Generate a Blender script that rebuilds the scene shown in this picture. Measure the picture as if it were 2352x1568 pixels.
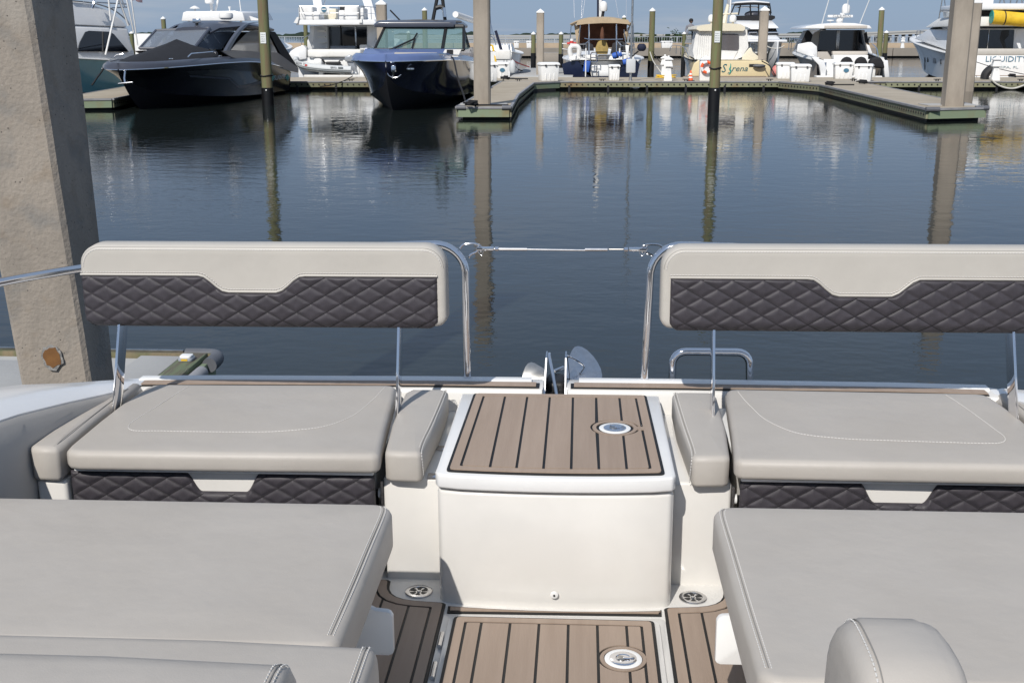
import bpy, bmesh, math, random
from mathutils import Vector, Matrix
random.seed(7)
R = math.radians
for o in list(bpy.data.objects): bpy.data.objects.remove(o)
S = bpy.context.scene
COL = S.collection
# ---------------------------------------------------------------- camera, sky, sun, exposure
HC = 2.4; TH = R(15.0); LENS = 40.0
cam_d = bpy.data.cameras.new('camera'); cam_d.lens = LENS; cam_d.sensor_width = 36
cam_d.clip_start = .05; cam_d.clip_end = 20000
cam = bpy.data.objects.new('camera', cam_d); COL.objects.link(cam)
cam.location = (0, 0, HC); cam.rotation_euler = (math.pi/2 - TH, 0, 0)
S.camera = cam
SUN = Vector((-.42, -1.05, 1.0)).normalized()          # towards the sun: behind the viewer, a little left
W = bpy.data.worlds.new('World'); S.world = W; W.use_nodes = True
wn = W.node_tree.nodes; wl = W.node_tree.links; wn.clear()
wo = wn.new('ShaderNodeOutputWorld'); wb = wn.new('ShaderNodeBackground'); wb.inputs[1].default_value = .085
sky = wn.new('ShaderNodeTexSky'); sky.sky_type = 'NISHITA'; sky.sun_disc = False
sky.sun_elevation = math.asin(SUN.z); sky.sun_rotation = math.atan2(SUN.x, SUN.y)
sky.air_density = 1.0; sky.dust_density = .35; sky.ozone_density = 4.0
tc = wn.new('ShaderNodeTexCoord'); mp = wn.new('ShaderNodeMapping'); mp.inputs['Scale'].default_value = (1.0, 1.0, 11.0)
nz = wn.new('ShaderNodeTexNoise'); nz.inputs['Scale'].default_value = 5.5; nz.inputs['Detail'].default_value = 9; nz.inputs['Roughness'].default_value = .6
rp = wn.new('ShaderNodeValToRGB'); rp.color_ramp.elements[0].position = .47; rp.color_ramp.elements[1].position = .74
rp.color_ramp.elements[0].color = (0, 0, 0, 1); rp.color_ramp.elements[1].color = (.6, .6, .6, 1)
tint = wn.new('ShaderNodeMix'); tint.data_type = 'RGBA'; tint.blend_type = 'MULTIPLY'; tint.inputs[0].default_value = 1
tint.inputs[7].default_value = (.70, .80, 1.0, 1)
veil = wn.new('ShaderNodeMix'); veil.data_type = 'RGBA'; veil.inputs[0].default_value = .84; veil.inputs[7].default_value = (2.75, 3.72, 5.3, 1)   # thin high haze
mx = wn.new('ShaderNodeMix'); mx.data_type = 'RGBA'; mx.inputs[7].default_value = (4.9, 5.3, 5.9, 1)
wl.new(tc.outputs['Generated'], mp.inputs[0]); wl.new(mp.outputs[0], nz.inputs[0]); wl.new(nz.outputs[0], rp.inputs[0])
wl.new(sky.outputs[0], tint.inputs[6]); wl.new(tint.outputs[2], veil.inputs[6]); wl.new(veil.outputs[2], mx.inputs[6]); wl.new(rp.outputs[0], mx.inputs[0])
wl.new(mx.outputs[2], wb.inputs[0]); wl.new(wb.outputs[0], wo.inputs[0])
sd = bpy.data.lights.new('sun', 'SUN'); sd.energy = 3.9; sd.angle = R(.6); sd.color = (1, .955, .89)
so = bpy.data.objects.new('sun', sd); COL.objects.link(so); so.location = SUN*50
so.rotation_euler = (-SUN).to_track_quat('-Z', 'Y').to_euler()
S.view_settings.view_transform = 'Standard'; S.view_settings.look = 'None'
S.view_settings.exposure = 0.17; S.view_settings.gamma = 1.0
S.render.engine = 'CYCLES'; S.cycles.max_bounces = 8; S.cycles.transparent_max_bounces = 12
# ---------------------------------------------------------------- pixel sight lines (full picture counted 2352 x 1568) to places in the marina
FP = 2352*LENS/36
def ray(u, v):
    x = (u-1176)/FP; y = (784-v)/FP
    return Vector((x, math.cos(TH)+y*math.sin(TH), -math.sin(TH)+y*math.cos(TH)))
def gz(u, v, z):
    d = ray(u, v); return Vector((0, 0, HC)) + d*((z-HC)/d.z)
def gy(u, v, Y):
    d = ray(u, v); return Vector((0, 0, HC)) + d*(Y/d.y)
class Frame:                                            # a thing's own axes: y away from the viewer, turned clockwise by yaw degrees
    def __init__(s, loc, yaw, heel=0): s.M = Matrix.Translation(loc) @ Matrix.Rotation(-R(yaw), 4, 'Z') @ Matrix.Rotation(heel, 4, 'Y'); s.I = s.M.inverted()
    def on(s, u, v, axis, val):                         # where the sight line meets the local plane axis = val
        o = s.I @ Vector((0, 0, HC)); d = (s.I.to_3x3() @ ray(u, v)); i = 'xyz'.index(axis)
        return o + d*((val-o[i])/d[i])
    def L(s, p): return s.I @ Vector(p)
def D2(x, y, ox, oy, sc): return ((ox+x/sc)*.574219, (oy+y/sc)*.574219)   # crop pixel to picture pixel
# ---------------------------------------------------------------- materials
MATS = {}
def mat(name, col, rough=.5, metal=0.0, var=0.0, vscale=6.0, bump=0.0, bscale=40.0, spec=.5, col2=None, stretch=(1, 1, 1), detail=5, lo=.35, hi=.65, coat=0.0, alpha=1.0, trans=0.0, ior=1.45, rvar=0.0, sag=0.0):
    m = bpy.data.materials.new(name); m.use_nodes = True; nt = m.node_tree; n = nt.nodes; l = nt.links
    b = n['Principled BSDF']; b.inputs['Roughness'].default_value = rough; b.inputs['Metallic'].default_value = metal
    b.inputs['Specular IOR Level'].default_value = spec; b.inputs['Coat Weight'].default_value = coat; b.inputs['Coat Roughness'].default_value = .05
    b.inputs['Transmission Weight'].default_value = trans; b.inputs['IOR'].default_value = ior; b.inputs['Alpha'].default_value = alpha
    b.inputs['Base Color'].default_value = (*col, 1)
    t = n.new('ShaderNodeTexCoord'); g = n.new('ShaderNodeMapping'); g.inputs['Scale'].default_value = stretch
    l.new(t.outputs['Object'], g.inputs[0])
    if var or col2:
        c2 = col2 or tuple(max(0, c*(1-var)) for c in col)
        q = n.new('ShaderNodeTexNoise'); q.inputs['Scale'].default_value = vscale; q.inputs['Detail'].default_value = detail; q.inputs['Roughness'].default_value = .62
        r = n.new('ShaderNodeValToRGB'); r.color_ramp.elements[0].position = lo; r.color_ramp.elements[1].position = hi
        r.color_ramp.elements[0].color = (*col, 1); r.color_ramp.elements[1].color = (*c2, 1)
        l.new(g.outputs[0], q.inputs[0]); l.new(q.outputs[0], r.inputs[0]); l.new(r.outputs[0], b.inputs['Base Color'])
        if rvar:
            mr = n.new('ShaderNodeMapRange'); mr.inputs[3].default_value = rough-rvar; mr.inputs[4].default_value = rough+rvar
            l.new(q.outputs[0], mr.inputs[0]); l.new(mr.outputs[0], b.inputs['Roughness'])
    if bump:
        q2 = n.new('ShaderNodeTexNoise'); q2.inputs['Scale'].default_value = bscale; q2.inputs['Detail'].default_value = 4
        bp = n.new('ShaderNodeBump'); bp.inputs['Strength'].default_value = bump; bp.inputs['Distance'].default_value = .01
        l.new(g.outputs[0], q2.inputs[0]); l.new(q2.outputs[0], bp.inputs['Height']); l.new(bp.outputs[0], b.inputs['Normal'])
        if sag:                                         # broad, shallow unevenness of stuffed cloth or moulded skin
            q3 = n.new('ShaderNodeTexNoise'); q3.inputs['Scale'].default_value = 6.5; q3.inputs['Detail'].default_value = 3
            b3 = n.new('ShaderNodeBump'); b3.inputs['Strength'].default_value = sag; b3.inputs['Distance'].default_value = .03
            l.new(g.outputs[0], q3.inputs[0]); l.new(q3.outputs[0], b3.inputs['Height']); l.new(b3.outputs[0], bp.inputs['Normal'])
    MATS[name] = m; return m
mat('gelcoat', (.70, .68, .645), .22, var=.07, vscale=3, coat=.4, bump=.02, bscale=3)
mat('gelcoat_lid', (.74, .735, .725), .3, var=.05, vscale=4, coat=.2)
mat('nonskid', (.70, .68, .645), .55, var=.08, vscale=9, bump=.25, bscale=160)
mat('vinyl', (.428, .398, .362), .5, var=.09, vscale=2.6, bump=.06, bscale=260, col2=(.402, .372, .336), spec=.4, sag=.16, rvar=.06)
mat('vinyl_back', (.47, .445, .405), .5, var=.07, vscale=3, bump=.06, bscale=260, spec=.4, sag=.14)
mat('vinyl_liner', (.46, .435, .405), .52, var=.07, vscale=3, bump=.06, bscale=260, spec=.35)  # side liner vinyl, its own warm tone slightly lighter than the cushions
mat('quilt', (.050, .045, .053), .5, var=.25, vscale=30, bump=.1, bscale=420, spec=.35)
mat('seam', (.24, .23, .215), .6)
mat('thread', (.62, .605, .58), .7)
mat('thread_dark', (.012, .011, .013), .7)
mat('teak', (.345, .268, .212), .62, col2=(.305, .234, .183), vscale=26, stretch=(1, .06, 1), bump=.12, bscale=300, spec=.3, detail=8)
mat('teak_wet', (.24, .185, .15), .5, col2=(.20, .15, .118), vscale=5, stretch=(1, .35, 1), bump=.12, bscale=300, spec=.35, detail=8)
mat('caulk', (.012, .012, .012), .55)
mat('chrome', (.80, .80, .82), .07, 1.0)
mat('steel', (.66, .66, .67), .2, 1.0, var=.15, vscale=40, rvar=.06)
mat('steel_dull', (.55, .54, .52), .34, 1.0, col2=(.36, .35, .33), vscale=12)
mat('black', (.012, .012, .013), .5)
mat('rubber', (.02, .02, .022), .6, var=.3, vscale=20)
mat('white', (.78, .78, .77), .35, var=.05, vscale=3)
mat('white_gloss', (.78, .785, .79), .16, var=.05, vscale=1.2, coat=.3)
mat('white_dirty', (.74, .73, .70), .45, col2=(.60, .58, .53), vscale=1.6, lo=.5, hi=.8)
mat('canvas_white', (.74, .735, .72), .75, var=.12, vscale=2.5, bump=.35, bscale=3.0)
mat('canvas_black', (.014, .014, .017), .8, var=.3, vscale=5, bump=.4, bscale=6)
mat('canvas_tan', (.46, .36, .24), .8, var=.12, vscale=3, bump=.3, bscale=4)
mat('canvas_rust', (.13, .055, .03), .85, var=.3, vscale=3)
mat('canvas_navy', (.012, .016, .04), .8)
mat('cream', (.70, .585, .36), .2, var=.06, vscale=2, coat=.4)
mat('cream_light', (.72, .66, .52), .3, var=.06, vscale=2)
mat('navy', (.010, .014, .036), .1, coat=.35, var=.2, vscale=1)
mat('blue_deck', (.115, .165, .34), .2, coat=.5, var=.06, vscale=2)
mat('charcoal_hull', (.0075, .0085, .014), .16, coat=.15, spec=.35, var=.2, vscale=1)
mat('charcoal_deck', (.06, .066, .088), .3, coat=.15, var=.08, vscale=2)
mat('teal_hull', (.16, .37, .43), .12, coat=.5, var=.08, vscale=1)
mat('bottom_paint', (.008, .008, .011), .6)
mat('glass_dark', (.008, .010, .014), .04, spec=.7, coat=.6)
mat('glass_smoke', (.02, .024, .03), .05, spec=.7)
def glass(name, col, a):
    m = mat(name, col, .03, spec=.6); nt = m.node_tree; n = nt.nodes; l = nt.links
    tr = n.new('ShaderNodeBsdfTransparent'); tr.inputs[0].default_value = (*[.45+.5*c for c in col], 1)
    ms = n.new('ShaderNodeMixShader'); ms.inputs[0].default_value = a
    l.new(tr.outputs[0], ms.inputs[1]); l.new(n['Principled BSDF'].outputs[0], ms.inputs[2]); l.new(ms.outputs[0], n['Material Output'].inputs[0])
glass('glass_green', (.34, .50, .50), .22)
glass('glass_clear', (.30, .34, .40), .45)
glass('vinyl_window', (.16, .15, .16), .62)
mat('dock_top', (.42, .365, .285), .8, col2=(.34, .29, .22), vscale=.8, bump=.2, bscale=30, detail=8)
mat('dock_grey', (.42, .415, .40), .8, var=.14, vscale=1.2, bump=.15, bscale=30)
mat('fascia', (.20, .205, .13), .8, col2=(.20, .115, .055), vscale=.55, bump=.3, bscale=9, lo=.5, hi=.72, detail=9)
mat('fascia_green', (.205, .255, .165), .75, col2=(.23, .19, .10), vscale=1.1, bump=.3, bscale=9, lo=.52, hi=.75, detail=9)
mat('bumper', (.30, .30, .31), .5, var=.25, vscale=3)
mat('bumper_dark', (.12, .125, .14), .5, var=.2, vscale=5)
mat('pile_wood', (.145, .165, .075), .85, col2=(.16, .115, .068), vscale=2.2, stretch=(3, 3, .28), bump=.8, bscale=14, lo=.4, hi=.66, detail=9)
mat('pile_base', (.20, .155, .095), .85, col2=(.10, .115, .055), vscale=2.2, stretch=(3, 3, .28), bump=.6, bscale=14)
mat('wrap', (.008, .008, .009), .42, var=.3, vscale=6, bump=.3, bscale=8)
mat('pile_concrete', (.36, .315, .262), .9, col2=(.24, .208, .172), vscale=1.5, stretch=(1, 1, .35), bump=.3, bscale=22, detail=9)
mat('breakwater', (.285, .255, .22), .9, col2=(.22, .2, .175), vscale=.35, bump=.2, bscale=6, detail=9)
mat('seawall', (.42, .335, .245), .9, col2=(.35, .28, .2), vscale=.3, detail=8)
mat('railing', (.33, .36, .40), .5)
mat('yellow', (.78, .50, .03), .6, col2=(.60, .38, .02), vscale=3)
mat('orange', (.85, .12, .03), .5)
mat('red', (.55, .06, .05), .5)
mat('pink', (.62, .22, .2), .5, var=.15, vscale=3)
mat('blue', (.03, .11, .45), .6, var=.15, vscale=4)
mat('rope_black', (.012, .012, .014), .8)
mat('rope_white', (.55, .53, .48), .8)
mat('letter_teal', (.03, .12, .14), .5)
mat('letter_blue', (.06, .16, .24), .5)
mat('letter_grey', (.30, .31, .32), .5)
mat('letter_pale', (.35, .42, .44), .4)
mat('shamrock', (.03, .30, .26), .5)
mat('grey_plastic', (.30, .32, .35), .35)
mat('outboard_grey', (.33, .35, .38), .25, .3)
mat('tube_grey', (.55, .57, .58), .6, var=.06, vscale=3)
mat('tube_stripe', (.16, .18, .19), .6)
mat('paper', (.72, .75, .74), .7)
mat('ink', (.18, .2, .21), .7)
mat('seatcover_yellow', (.36, .26, .09), .8, var=.2, vscale=6)
mat('tan_hull', (.36, .31, .255), .35)
mat('shore', (.035, .06, .045), .95, var=.5, vscale=.02)
mat('mangrove', (.03, .055, .02), .95, var=.4, vscale=.4)
mat('bridge_concrete', (.40, .40, .39), .9)
mat('fabric_dark', (.03, .03, .035), .8)
mat('skin', (.12, .07, .05), .6)
mat('hair', (.008, .007, .007), .7)
mat('shirt', (.20, .20, .22), .85)
mat('soffit', (.50, .46, .41), .5)
def piece_tone(name, amt):                               # alike pieces differ a little in tone
    nt = MATS[name].node_tree; n = nt.nodes; l = nt.links; b = n['Principled BSDF']; src = b.inputs['Base Color'].links[0].from_socket
    oi = n.new('ShaderNodeObjectInfo'); mr = n.new('ShaderNodeMapRange'); mr.inputs[3].default_value = 1-amt; mr.inputs[4].default_value = 1+amt
    x = n.new('ShaderNodeVectorMath'); x.operation = 'SCALE'; l.new(oi.outputs['Random'], mr.inputs[0]); l.new(src, x.inputs[0]); l.new(mr.outputs[0], x.inputs[3]); l.new(x.outputs[0], b.inputs['Base Color'])
for nm_, a_ in (('teak', .055), ('fascia', .18), ('dock_top', .07), ('breakwater', .07), ('seawall', .08), ('pile_wood', .14), ('pile_concrete', .08), ('white', .03)): piece_tone(nm_, a_)
mat('weathered_plank', (.145, .175, .10), .85, col2=(.12, .10, .075), vscale=9, stretch=(4, .4, 1), bump=.7, bscale=30, lo=.42, hi=.6)
# the spalled, shell-flecked concrete of the near pile
def near_concrete():
    m = mat('near_concrete', (.315, .275, .232), .92, col2=(.22, .195, .167), vscale=3.2, stretch=(1, 1, .45), bump=0, detail=10, lo=.42, hi=.66)
    nt = m.node_tree; n = nt.nodes; l = nt.links; b = n['Principled BSDF']
    base = b.inputs['Base Color'].links[0].from_socket
    t = [x for x in n if x.bl_idname == 'ShaderNodeTexCoord'][0]
    def noise(sc, det, p0, p1, c0, c1):
        q = n.new('ShaderNodeTexNoise'); q.inputs['Scale'].default_value = sc; q.inputs['Detail'].default_value = det
        r = n.new('ShaderNodeValToRGB'); r.color_ramp.elements[0].position = p0; r.color_ramp.elements[1].position = p1
        r.color_ramp.elements[0].color = (c0,)*3+(1,); r.color_ramp.elements[1].color = (c1,)*3+(1,)
        l.new(t.outputs['Object'], q.inputs[0]); l.new(q.outputs[0], r.inputs[0]); return r.outputs[0]
    def over(a, fac, col):
        x = n.new('ShaderNodeMix'); x.data_type = 'RGBA'; x.inputs[7].default_value = (*col, 1); l.new(fac, x.inputs[0]); l.new(a, x.inputs[6]); return x.outputs[2]
    grey = noise(4.6, 4, .53, .64, 0, .75); c = over(base, grey, (.215, .205, .19)); lt = noise(2.1, 6, .55, .7, 0, .5); c = over(c, lt, (.40, .375, .335)); strk = noise(9.0, 5, .56, .72, 0, .45); c = over(c, strk, (.25, .195, .14))
    patch = noise(1.7, 4, .52, .66, 0, 1)
    vo = n.new('ShaderNodeTexVoronoi'); vo.inputs['Scale'].default_value = 62
    r = n.new('ShaderNodeValToRGB'); r.color_ramp.elements[0].position = .2; r.color_ramp.elements[1].position = .27
    r.color_ramp.elements[0].color = (1, 1, 1, 1); r.color_ramp.elements[1].color = (0, 0, 0, 1)
    l.new(t.outputs['Object'], vo.inputs[0]); l.new(vo.outputs['Distance'], r.inputs[0])
    mm = n.new('ShaderNodeMath'); mm.operation = 'MULTIPLY'; l.new(r.outputs[0], mm.inputs[0]); l.new(patch, mm.inputs[1])
    c = over(c, mm.outputs[0], (.52, .485, .43))
    vp = n.new('ShaderNodeTexVoronoi'); vp.inputs['Scale'].default_value = 26
    r2 = n.new('ShaderNodeValToRGB'); r2.color_ramp.elements[0].position = .07; r2.color_ramp.elements[1].position = .1
    r2.color_ramp.elements[0].color = (.8, .8, .8, 1); r2.color_ramp.elements[1].color = (0, 0, 0, 1)
    l.new(t.outputs['Object'], vp.inputs[0]); l.new(vp.outputs['Distance'], r2.inputs[0])
    c = over(c, r2.outputs[0], (.06, .055, .05))
    l.new(c, b.inputs['Base Color'])
    q2 = n.new('ShaderNodeTexNoise'); q2.inputs['Scale'].default_value = 55; q2.inputs['Detail'].default_value = 8
    bp = n.new('ShaderNodeBump'); bp.inputs['Strength'].default_value = .55; bp.inputs['Distance'].default_value = .008
    l.new(t.outputs['Object'], q2.inputs[0]); l.new(q2.outputs[0], bp.inputs['Height']); l.new(bp.outputs[0], b.inputs['Normal'])
near_concrete()
def water_mat():
    m = mat('water', (.013, .0172, .016), .025, spec=.42, ior=1.333); nt = m.node_tree; n = nt.nodes; l = nt.links; b = n['Principled BSDF']; b.inputs['Specular Tint'].default_value = (1.0, .97, .87, 1)
    t = [x for x in n if x.bl_idname == 'ShaderNodeTexCoord'][0]
    def nz_(sc, det, st):
        g = n.new('ShaderNodeMapping'); g.inputs['Scale'].default_value = st; g.inputs['Rotation'].default_value = (0, 0, R(9))
        q = n.new('ShaderNodeTexNoise'); q.inputs['Scale'].default_value = sc; q.inputs['Detail'].default_value = det; q.inputs['Roughness'].default_value = .5
        l.new(t.outputs['Object'], g.inputs[0]); l.new(g.outputs[0], q.inputs[0]); return q.outputs[0]
    big = nz_(.16, 3, (1, 1, 1)); mr = n.new('ShaderNodeMapRange'); mr.inputs[1].default_value = .40; mr.inputs[2].default_value = .62; mr.inputs[3].default_value = .12; mr.inputs[4].default_value = 1.15
    l.new(big, mr.inputs[0])
    f1 = nz_(2.6, 2, (.7, 1, 1)); f2 = nz_(11.0, 3, (.7, 1, 1))
    def mul(a, k):
        x = n.new('ShaderNodeMath'); x.operation = 'MULTIPLY'; l.new(a, x.inputs[0])
        if isinstance(k, float): x.inputs[1].default_value = k
        else: l.new(k, x.inputs[1])
        return x.outputs[0]
    ad = n.new('ShaderNodeMath'); ad.operation = 'ADD'; l.new(mul(f1, .0050), ad.inputs[0]); l.new(mul(mul(f2, .0030), mr.outputs[0]), ad.inputs[1])
    bp = n.new('ShaderNodeBump'); bp.inputs['Strength'].default_value = 1; bp.inputs['Distance'].default_value = 1.0
    l.new(ad.outputs[0], bp.inputs['Height']); l.new(bp.outputs[0], b.inputs['Normal'])
water_mat()
# ---------------------------------------------------------------- mesh builders
from mathutils.bvhtree import BVHTree
def bvh(*objs):                                         # search tree over meshes that share one set of axes
    V = []; Fc = []
    for o in objs:
        k = len(V); V += [o.matrix_basis @ v.co for v in o.data.vertices]; Fc += [tuple(i+k for i in p.vertices) for p in o.data.polygons]
    return BVHTree.FromPolygons(V, Fc)
def drape(tree, pts, off):
    out = []
    for p in pts:
        h = tree.ray_cast(Vector((p[0], p[1], p[2]+.1)), Vector((0, 0, -1)))
        out.append(h[0]+Vector((0, 0, off)) if h[0] else Vector(p))
    return out
class MB:
    def __init__(s): s.v = []; s.f = []
    def add(s, vs, fs):
        k = len(s.v); s.v += [tuple(p) for p in vs]; s.f += [tuple(i+k for i in f) for f in fs]; return s
    def box(s, c, d, rz=0, M=None):
        x, y, z = d[0]/2, d[1]/2, d[2]/2; m = Matrix.Translation(c) @ (M or Matrix.Rotation(rz, 4, 'Z'))
        vs = [m @ Vector(p) for p in ((-x, -y, -z), (x, -y, -z), (x, y, -z), (-x, y, -z), (-x, -y, z), (x, -y, z), (x, y, z), (-x, y, z))]
        return s.add(vs, [(3, 2, 1, 0), (4, 5, 6, 7), (0, 1, 5, 4), (1, 2, 6, 5), (2, 3, 7, 6), (3, 0, 4, 7)])
    def bx(s, x0, x1, y0, y1, z0, z1): return s.box(((x0+x1)/2, (y0+y1)/2, (z0+z1)/2), (abs(x1-x0), abs(y1-y0), abs(z1-z0)))
    def loft(s, secs, closed=True, caps=True):
        n = len(secs[0]); k = len(s.v)
        for q in secs: s.v += [tuple(p) for p in q]
        m = n if closed else n-1
        for i in range(len(secs)-1):
            for j in range(m):
                a = k+i*n+j; b = k+i*n+(j+1) % n; s.f.append((a, b, b+n, a+n))
        if caps and closed:
            s.f.append(tuple(k+j for j in range(n))[::-1]); s.f.append(tuple(k+(len(secs)-1)*n+j for j in range(n)))
        return s
    def tube(s, pts, r, n=8, closed=False, caps=True):
        P = [Vector(p) for p in pts]; N = len(P); rr = r if isinstance(r, (list, tuple)) else [r]*N
        secs = []; up = None
        for i in range(N):
            if closed: t = P[(i+1) % N]-P[i-1]
            else: t = P[min(i+1, N-1)]-P[max(i-1, 0)]
            t.normalize()
            if up is None:
                up = Vector((0, 0, 1)) if abs(t.z) < .9 else Vector((1, 0, 0))
            a = t.cross(up); a.normalize(); b = a.cross(t); b.normalize(); up = b
            secs.append([P[i]+(a*math.cos(2*math.pi*j/n)+b*math.sin(2*math.pi*j/n))*rr[i] for j in range(n)])
        if closed: secs.append(secs[0]); return s.loft(secs, True, False)
        return s.loft(secs, True, caps)
    def lathe(s, prof, n=16, M=None):
        m = M or Matrix(); secs = [[m @ Vector((r*math.cos(2*math.pi*j/n), r*math.sin(2*math.pi*j/n), z)) for j in range(n)] for r, z in prof]
        return s.loft(secs, True, True)
    def cyl(s, a, b, r, n=10, r2=None): return s.tube([a, b], [r, r if r2 is None else r2], n)
    def ball(s, c, r, n=12, sc=(1, 1, 1)):
        secs = []
        for i in range(1, n//2+0):
            th = math.pi*i/(n//2)
            secs.append([(c[0]+r*sc[0]*math.sin(th)*math.cos(2*math.pi*j/n), c[1]+r*sc[1]*math.sin(th)*math.sin(2*math.pi*j/n), c[2]-r*sc[2]*math.cos(th)) for j in range(n)])
        return s.loft(secs)
    def prism(s, poly, vec):
        P = [Vector(p) for p in poly]; V = Vector(vec); n = len(P)
        s.add(P+[p+V for p in P], [tuple(range(n))[::-1], tuple(range(n, 2*n))]+[(i, (i+1) % n, (i+1) % n+n, i+n) for i in range(n)]); return s
    def panel(s, poly, t):                              # planar outline given thickness t along its normal
        P = [Vector(p) for p in poly]; nrm = Vector((0, 0, 0))
        for i in range(len(P)): nrm += P[i].cross(P[(i+1) % len(P)])
        nrm.normalize(); return s.prism([p - nrm*t/2 for p in P], nrm*t)
    def build(s, name, m, parent=None, bevel=0.0, seg=2, sharp=35, recalc=True):
        me = bpy.data.meshes.new(name); me.from_pydata(s.v, [], s.f)
        bm = bmesh.new(); bm.from_mesh(me)
        bmesh.ops.remove_doubles(bm, verts=bm.verts, dist=1e-6)
        if recalc: bmesh.ops.recalc_face_normals(bm, faces=bm.faces)
        if bevel:
            ed = [e for e in bm.edges if len(e.link_faces) == 2 and e.calc_face_angle(0) > R(30)]
            bmesh.ops.bevel(bm, geom=ed, offset=bevel, segments=seg, profile=.5, affect='EDGES', clamp_overlap=True)
        bm.to_mesh(me); bm.free()
        me.polygons.foreach_set('use_smooth', [True]*len(me.polygons)); me.set_sharp_from_angle(angle=R(sharp))
        me.materials.append(MATS[m]); return link(name, me, parent)
def link(name, data, parent=None):
    o = bpy.data.objects.new(name, data); COL.objects.link(o)
    if parent: o.parent = parent
    return o
def tag(o, label, cat, group=None):
    o['label'] = label; o['category'] = cat
    if group: o['group'] = group
    return o
def thing(name, label, cat, loc=(0, 0, 0), yaw=0, group=None):
    o = link(name, None); o.empty_display_size = .2; o.location = loc; o.rotation_euler = (0, 0, -R(yaw))
    return tag(o, label, cat, group)
def struct(o): o['kind'] = 'structure'; return o
def copy_tree(o, parent=None):
    c = o.copy(); COL.objects.link(c); c.parent = parent
    for ch in list(o.children): copy_tree(ch, c)
    return c
def rrect(x0, x1, y0, y1, r, n=5):                      # rounded rectangle outline, counter-clockwise; r one radius or four (bl, br, tr, tl)
    rs = r if isinstance(r, (list, tuple)) else [r]*4; out = []
    for (cx, cy, a, q) in ((x0+rs[0], y0+rs[0], 180, rs[0]), (x1-rs[1], y0+rs[1], 270, rs[1]), (x1-rs[2], y1-rs[2], 0, rs[2]), (x0+rs[3], y1-rs[3], 90, rs[3])):
        for i in range(n+1): t = R(a+90*i/n); out.append((cx+q*math.cos(t), cy+q*math.sin(t)))
    return out
def arc(c, r, a0, a1, n=8): return [(c[0]+r*math.cos(R(a0+(a1-a0)*i/n)), c[1]+r*math.sin(R(a0+(a1-a0)*i/n))) for i in range(n+1)]
def smooth_path(pts, n=6):                              # Catmull-Rom through the points
    P = [Vector(p) for p in pts]; out = []
    for i in range(len(P)-1):
        a = P[max(i-1, 0)]; b = P[i]; c = P[i+1]; d = P[min(i+2, len(P)-1)]
        for k in range(n):
            t = k/n; out.append(.5*((2*b)+(c-a)*t+(2*a-5*b+4*c-d)*t*t+(3*b-a-3*c+d)*t**3))
    return out+[P[-1]]
def inset(poly, d):
    n = len(poly); out = []; A = sum(poly[i][0]*poly[(i+1) % n][1]-poly[(i+1) % n][0]*poly[i][1] for i in range(n)); sg = 1 if A > 0 else -1
    for i in range(n):
        p = Vector(poly[i-1]).to_2d(); q = Vector(poly[i]).to_2d(); r = Vector(poly[(i+1) % n]).to_2d()
        e1 = (q-p); e2 = (r-q)
        if e1.length < 1e-7: e1 = e2
        if e2.length < 1e-7: e2 = e1
        e1 = e1.normalized(); e2 = e2.normalized(); n1 = Vector((-e1.y, e1.x))*sg; n2 = Vector((-e2.y, e2.x))*sg
        m = n1+n2; k = m.length
        m = n1 if k < 1e-6 else m/k; f = max(.4, m.dot(n1)); out.append((q.x+m.x*d/f, q.y+m.y*d/f))
    return out
def fillet(poly, r, n=4):                               # round every corner sharper than 25 degrees
    out = []; m = len(poly)
    for i in range(m):
        p = Vector(poly[i-1][:2]); q = Vector(poly[i][:2]); s_ = Vector(poly[(i+1) % m][:2]); a = (p-q); b = (s_-q)
        ang = math.pi-a.angle(b)
        if ang < R(25): out.append((q.x, q.y)); continue
        d = min(r*math.tan(ang/2), a.length*.45, b.length*.45); A = q+a.normalized()*d; B = q+b.normalized()*d
        for k in range(n+1):
            t = k/n; w = A*(1-t)**2+q*2*t*(1-t)+B*t*t; out.append((w.x, w.y))
    return out
def cushion(name, out, z0, z1, r, m, parent=None, crown=.012, rb=None, wob=.0015):
    rb = rb or r*.7; cx = sum(p[0] for p in out)/len(out); cy = sum(p[1] for p in out)/len(out); secs = []
    def ring(d, z): secs.append([(x, y, z) for x, y in inset(out, d)])
    for a in range(0, 91, 30): ring(rb*(1-math.sin(R(a))), z0+rb*(1-math.cos(R(a))))
    for a in range(0, 91, 18): ring(r*(1-math.cos(R(a))), z1-r+r*math.sin(R(a)))
    base = secs[-1]
    for k in range(1, 9):
        s_ = 1-k/8.6; secs.append([(cx+(x-cx)*s_, cy+(y-cy)*s_, z1+crown*(1-s_*s_)*1.0+(wob*math.sin(17*x+9*y+k) if k < 6 else 0)) for x, y, _ in base])
    mb = MB(); mb.loft(secs, True, True); return mb.build(name, m, parent, sharp=60)
def text(name, body, size, m, parent, M, shear=0.0, depth=.004, sx=1.0, bold=0.0):
    c = bpy.data.curves.new(name, 'FONT'); c.body = body; c.size = size; c.shear = shear; c.extrude = depth; c.align_x = 'CENTER'; c.align_y = 'CENTER'; c.resolution_u = 2; c.offset = bold
    t = bpy.data.objects.new('tmp', c); COL.objects.link(t); bpy.context.view_layer.update()
    me = bpy.data.meshes.new_from_object(t.evaluated_get(bpy.context.evaluated_depsgraph_get())); bpy.data.objects.remove(t); bpy.data.curves.remove(c)
    me.name = name; me.transform(M @ Matrix.Diagonal((sx, 1, 1, 1))); me.materials.clear(); me.materials.append(MATS[m]); return link(name, me, parent)
FACE = Matrix.Rotation(math.pi/2, 4, 'X')                # upright lettering that faces the viewer (-y)
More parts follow.
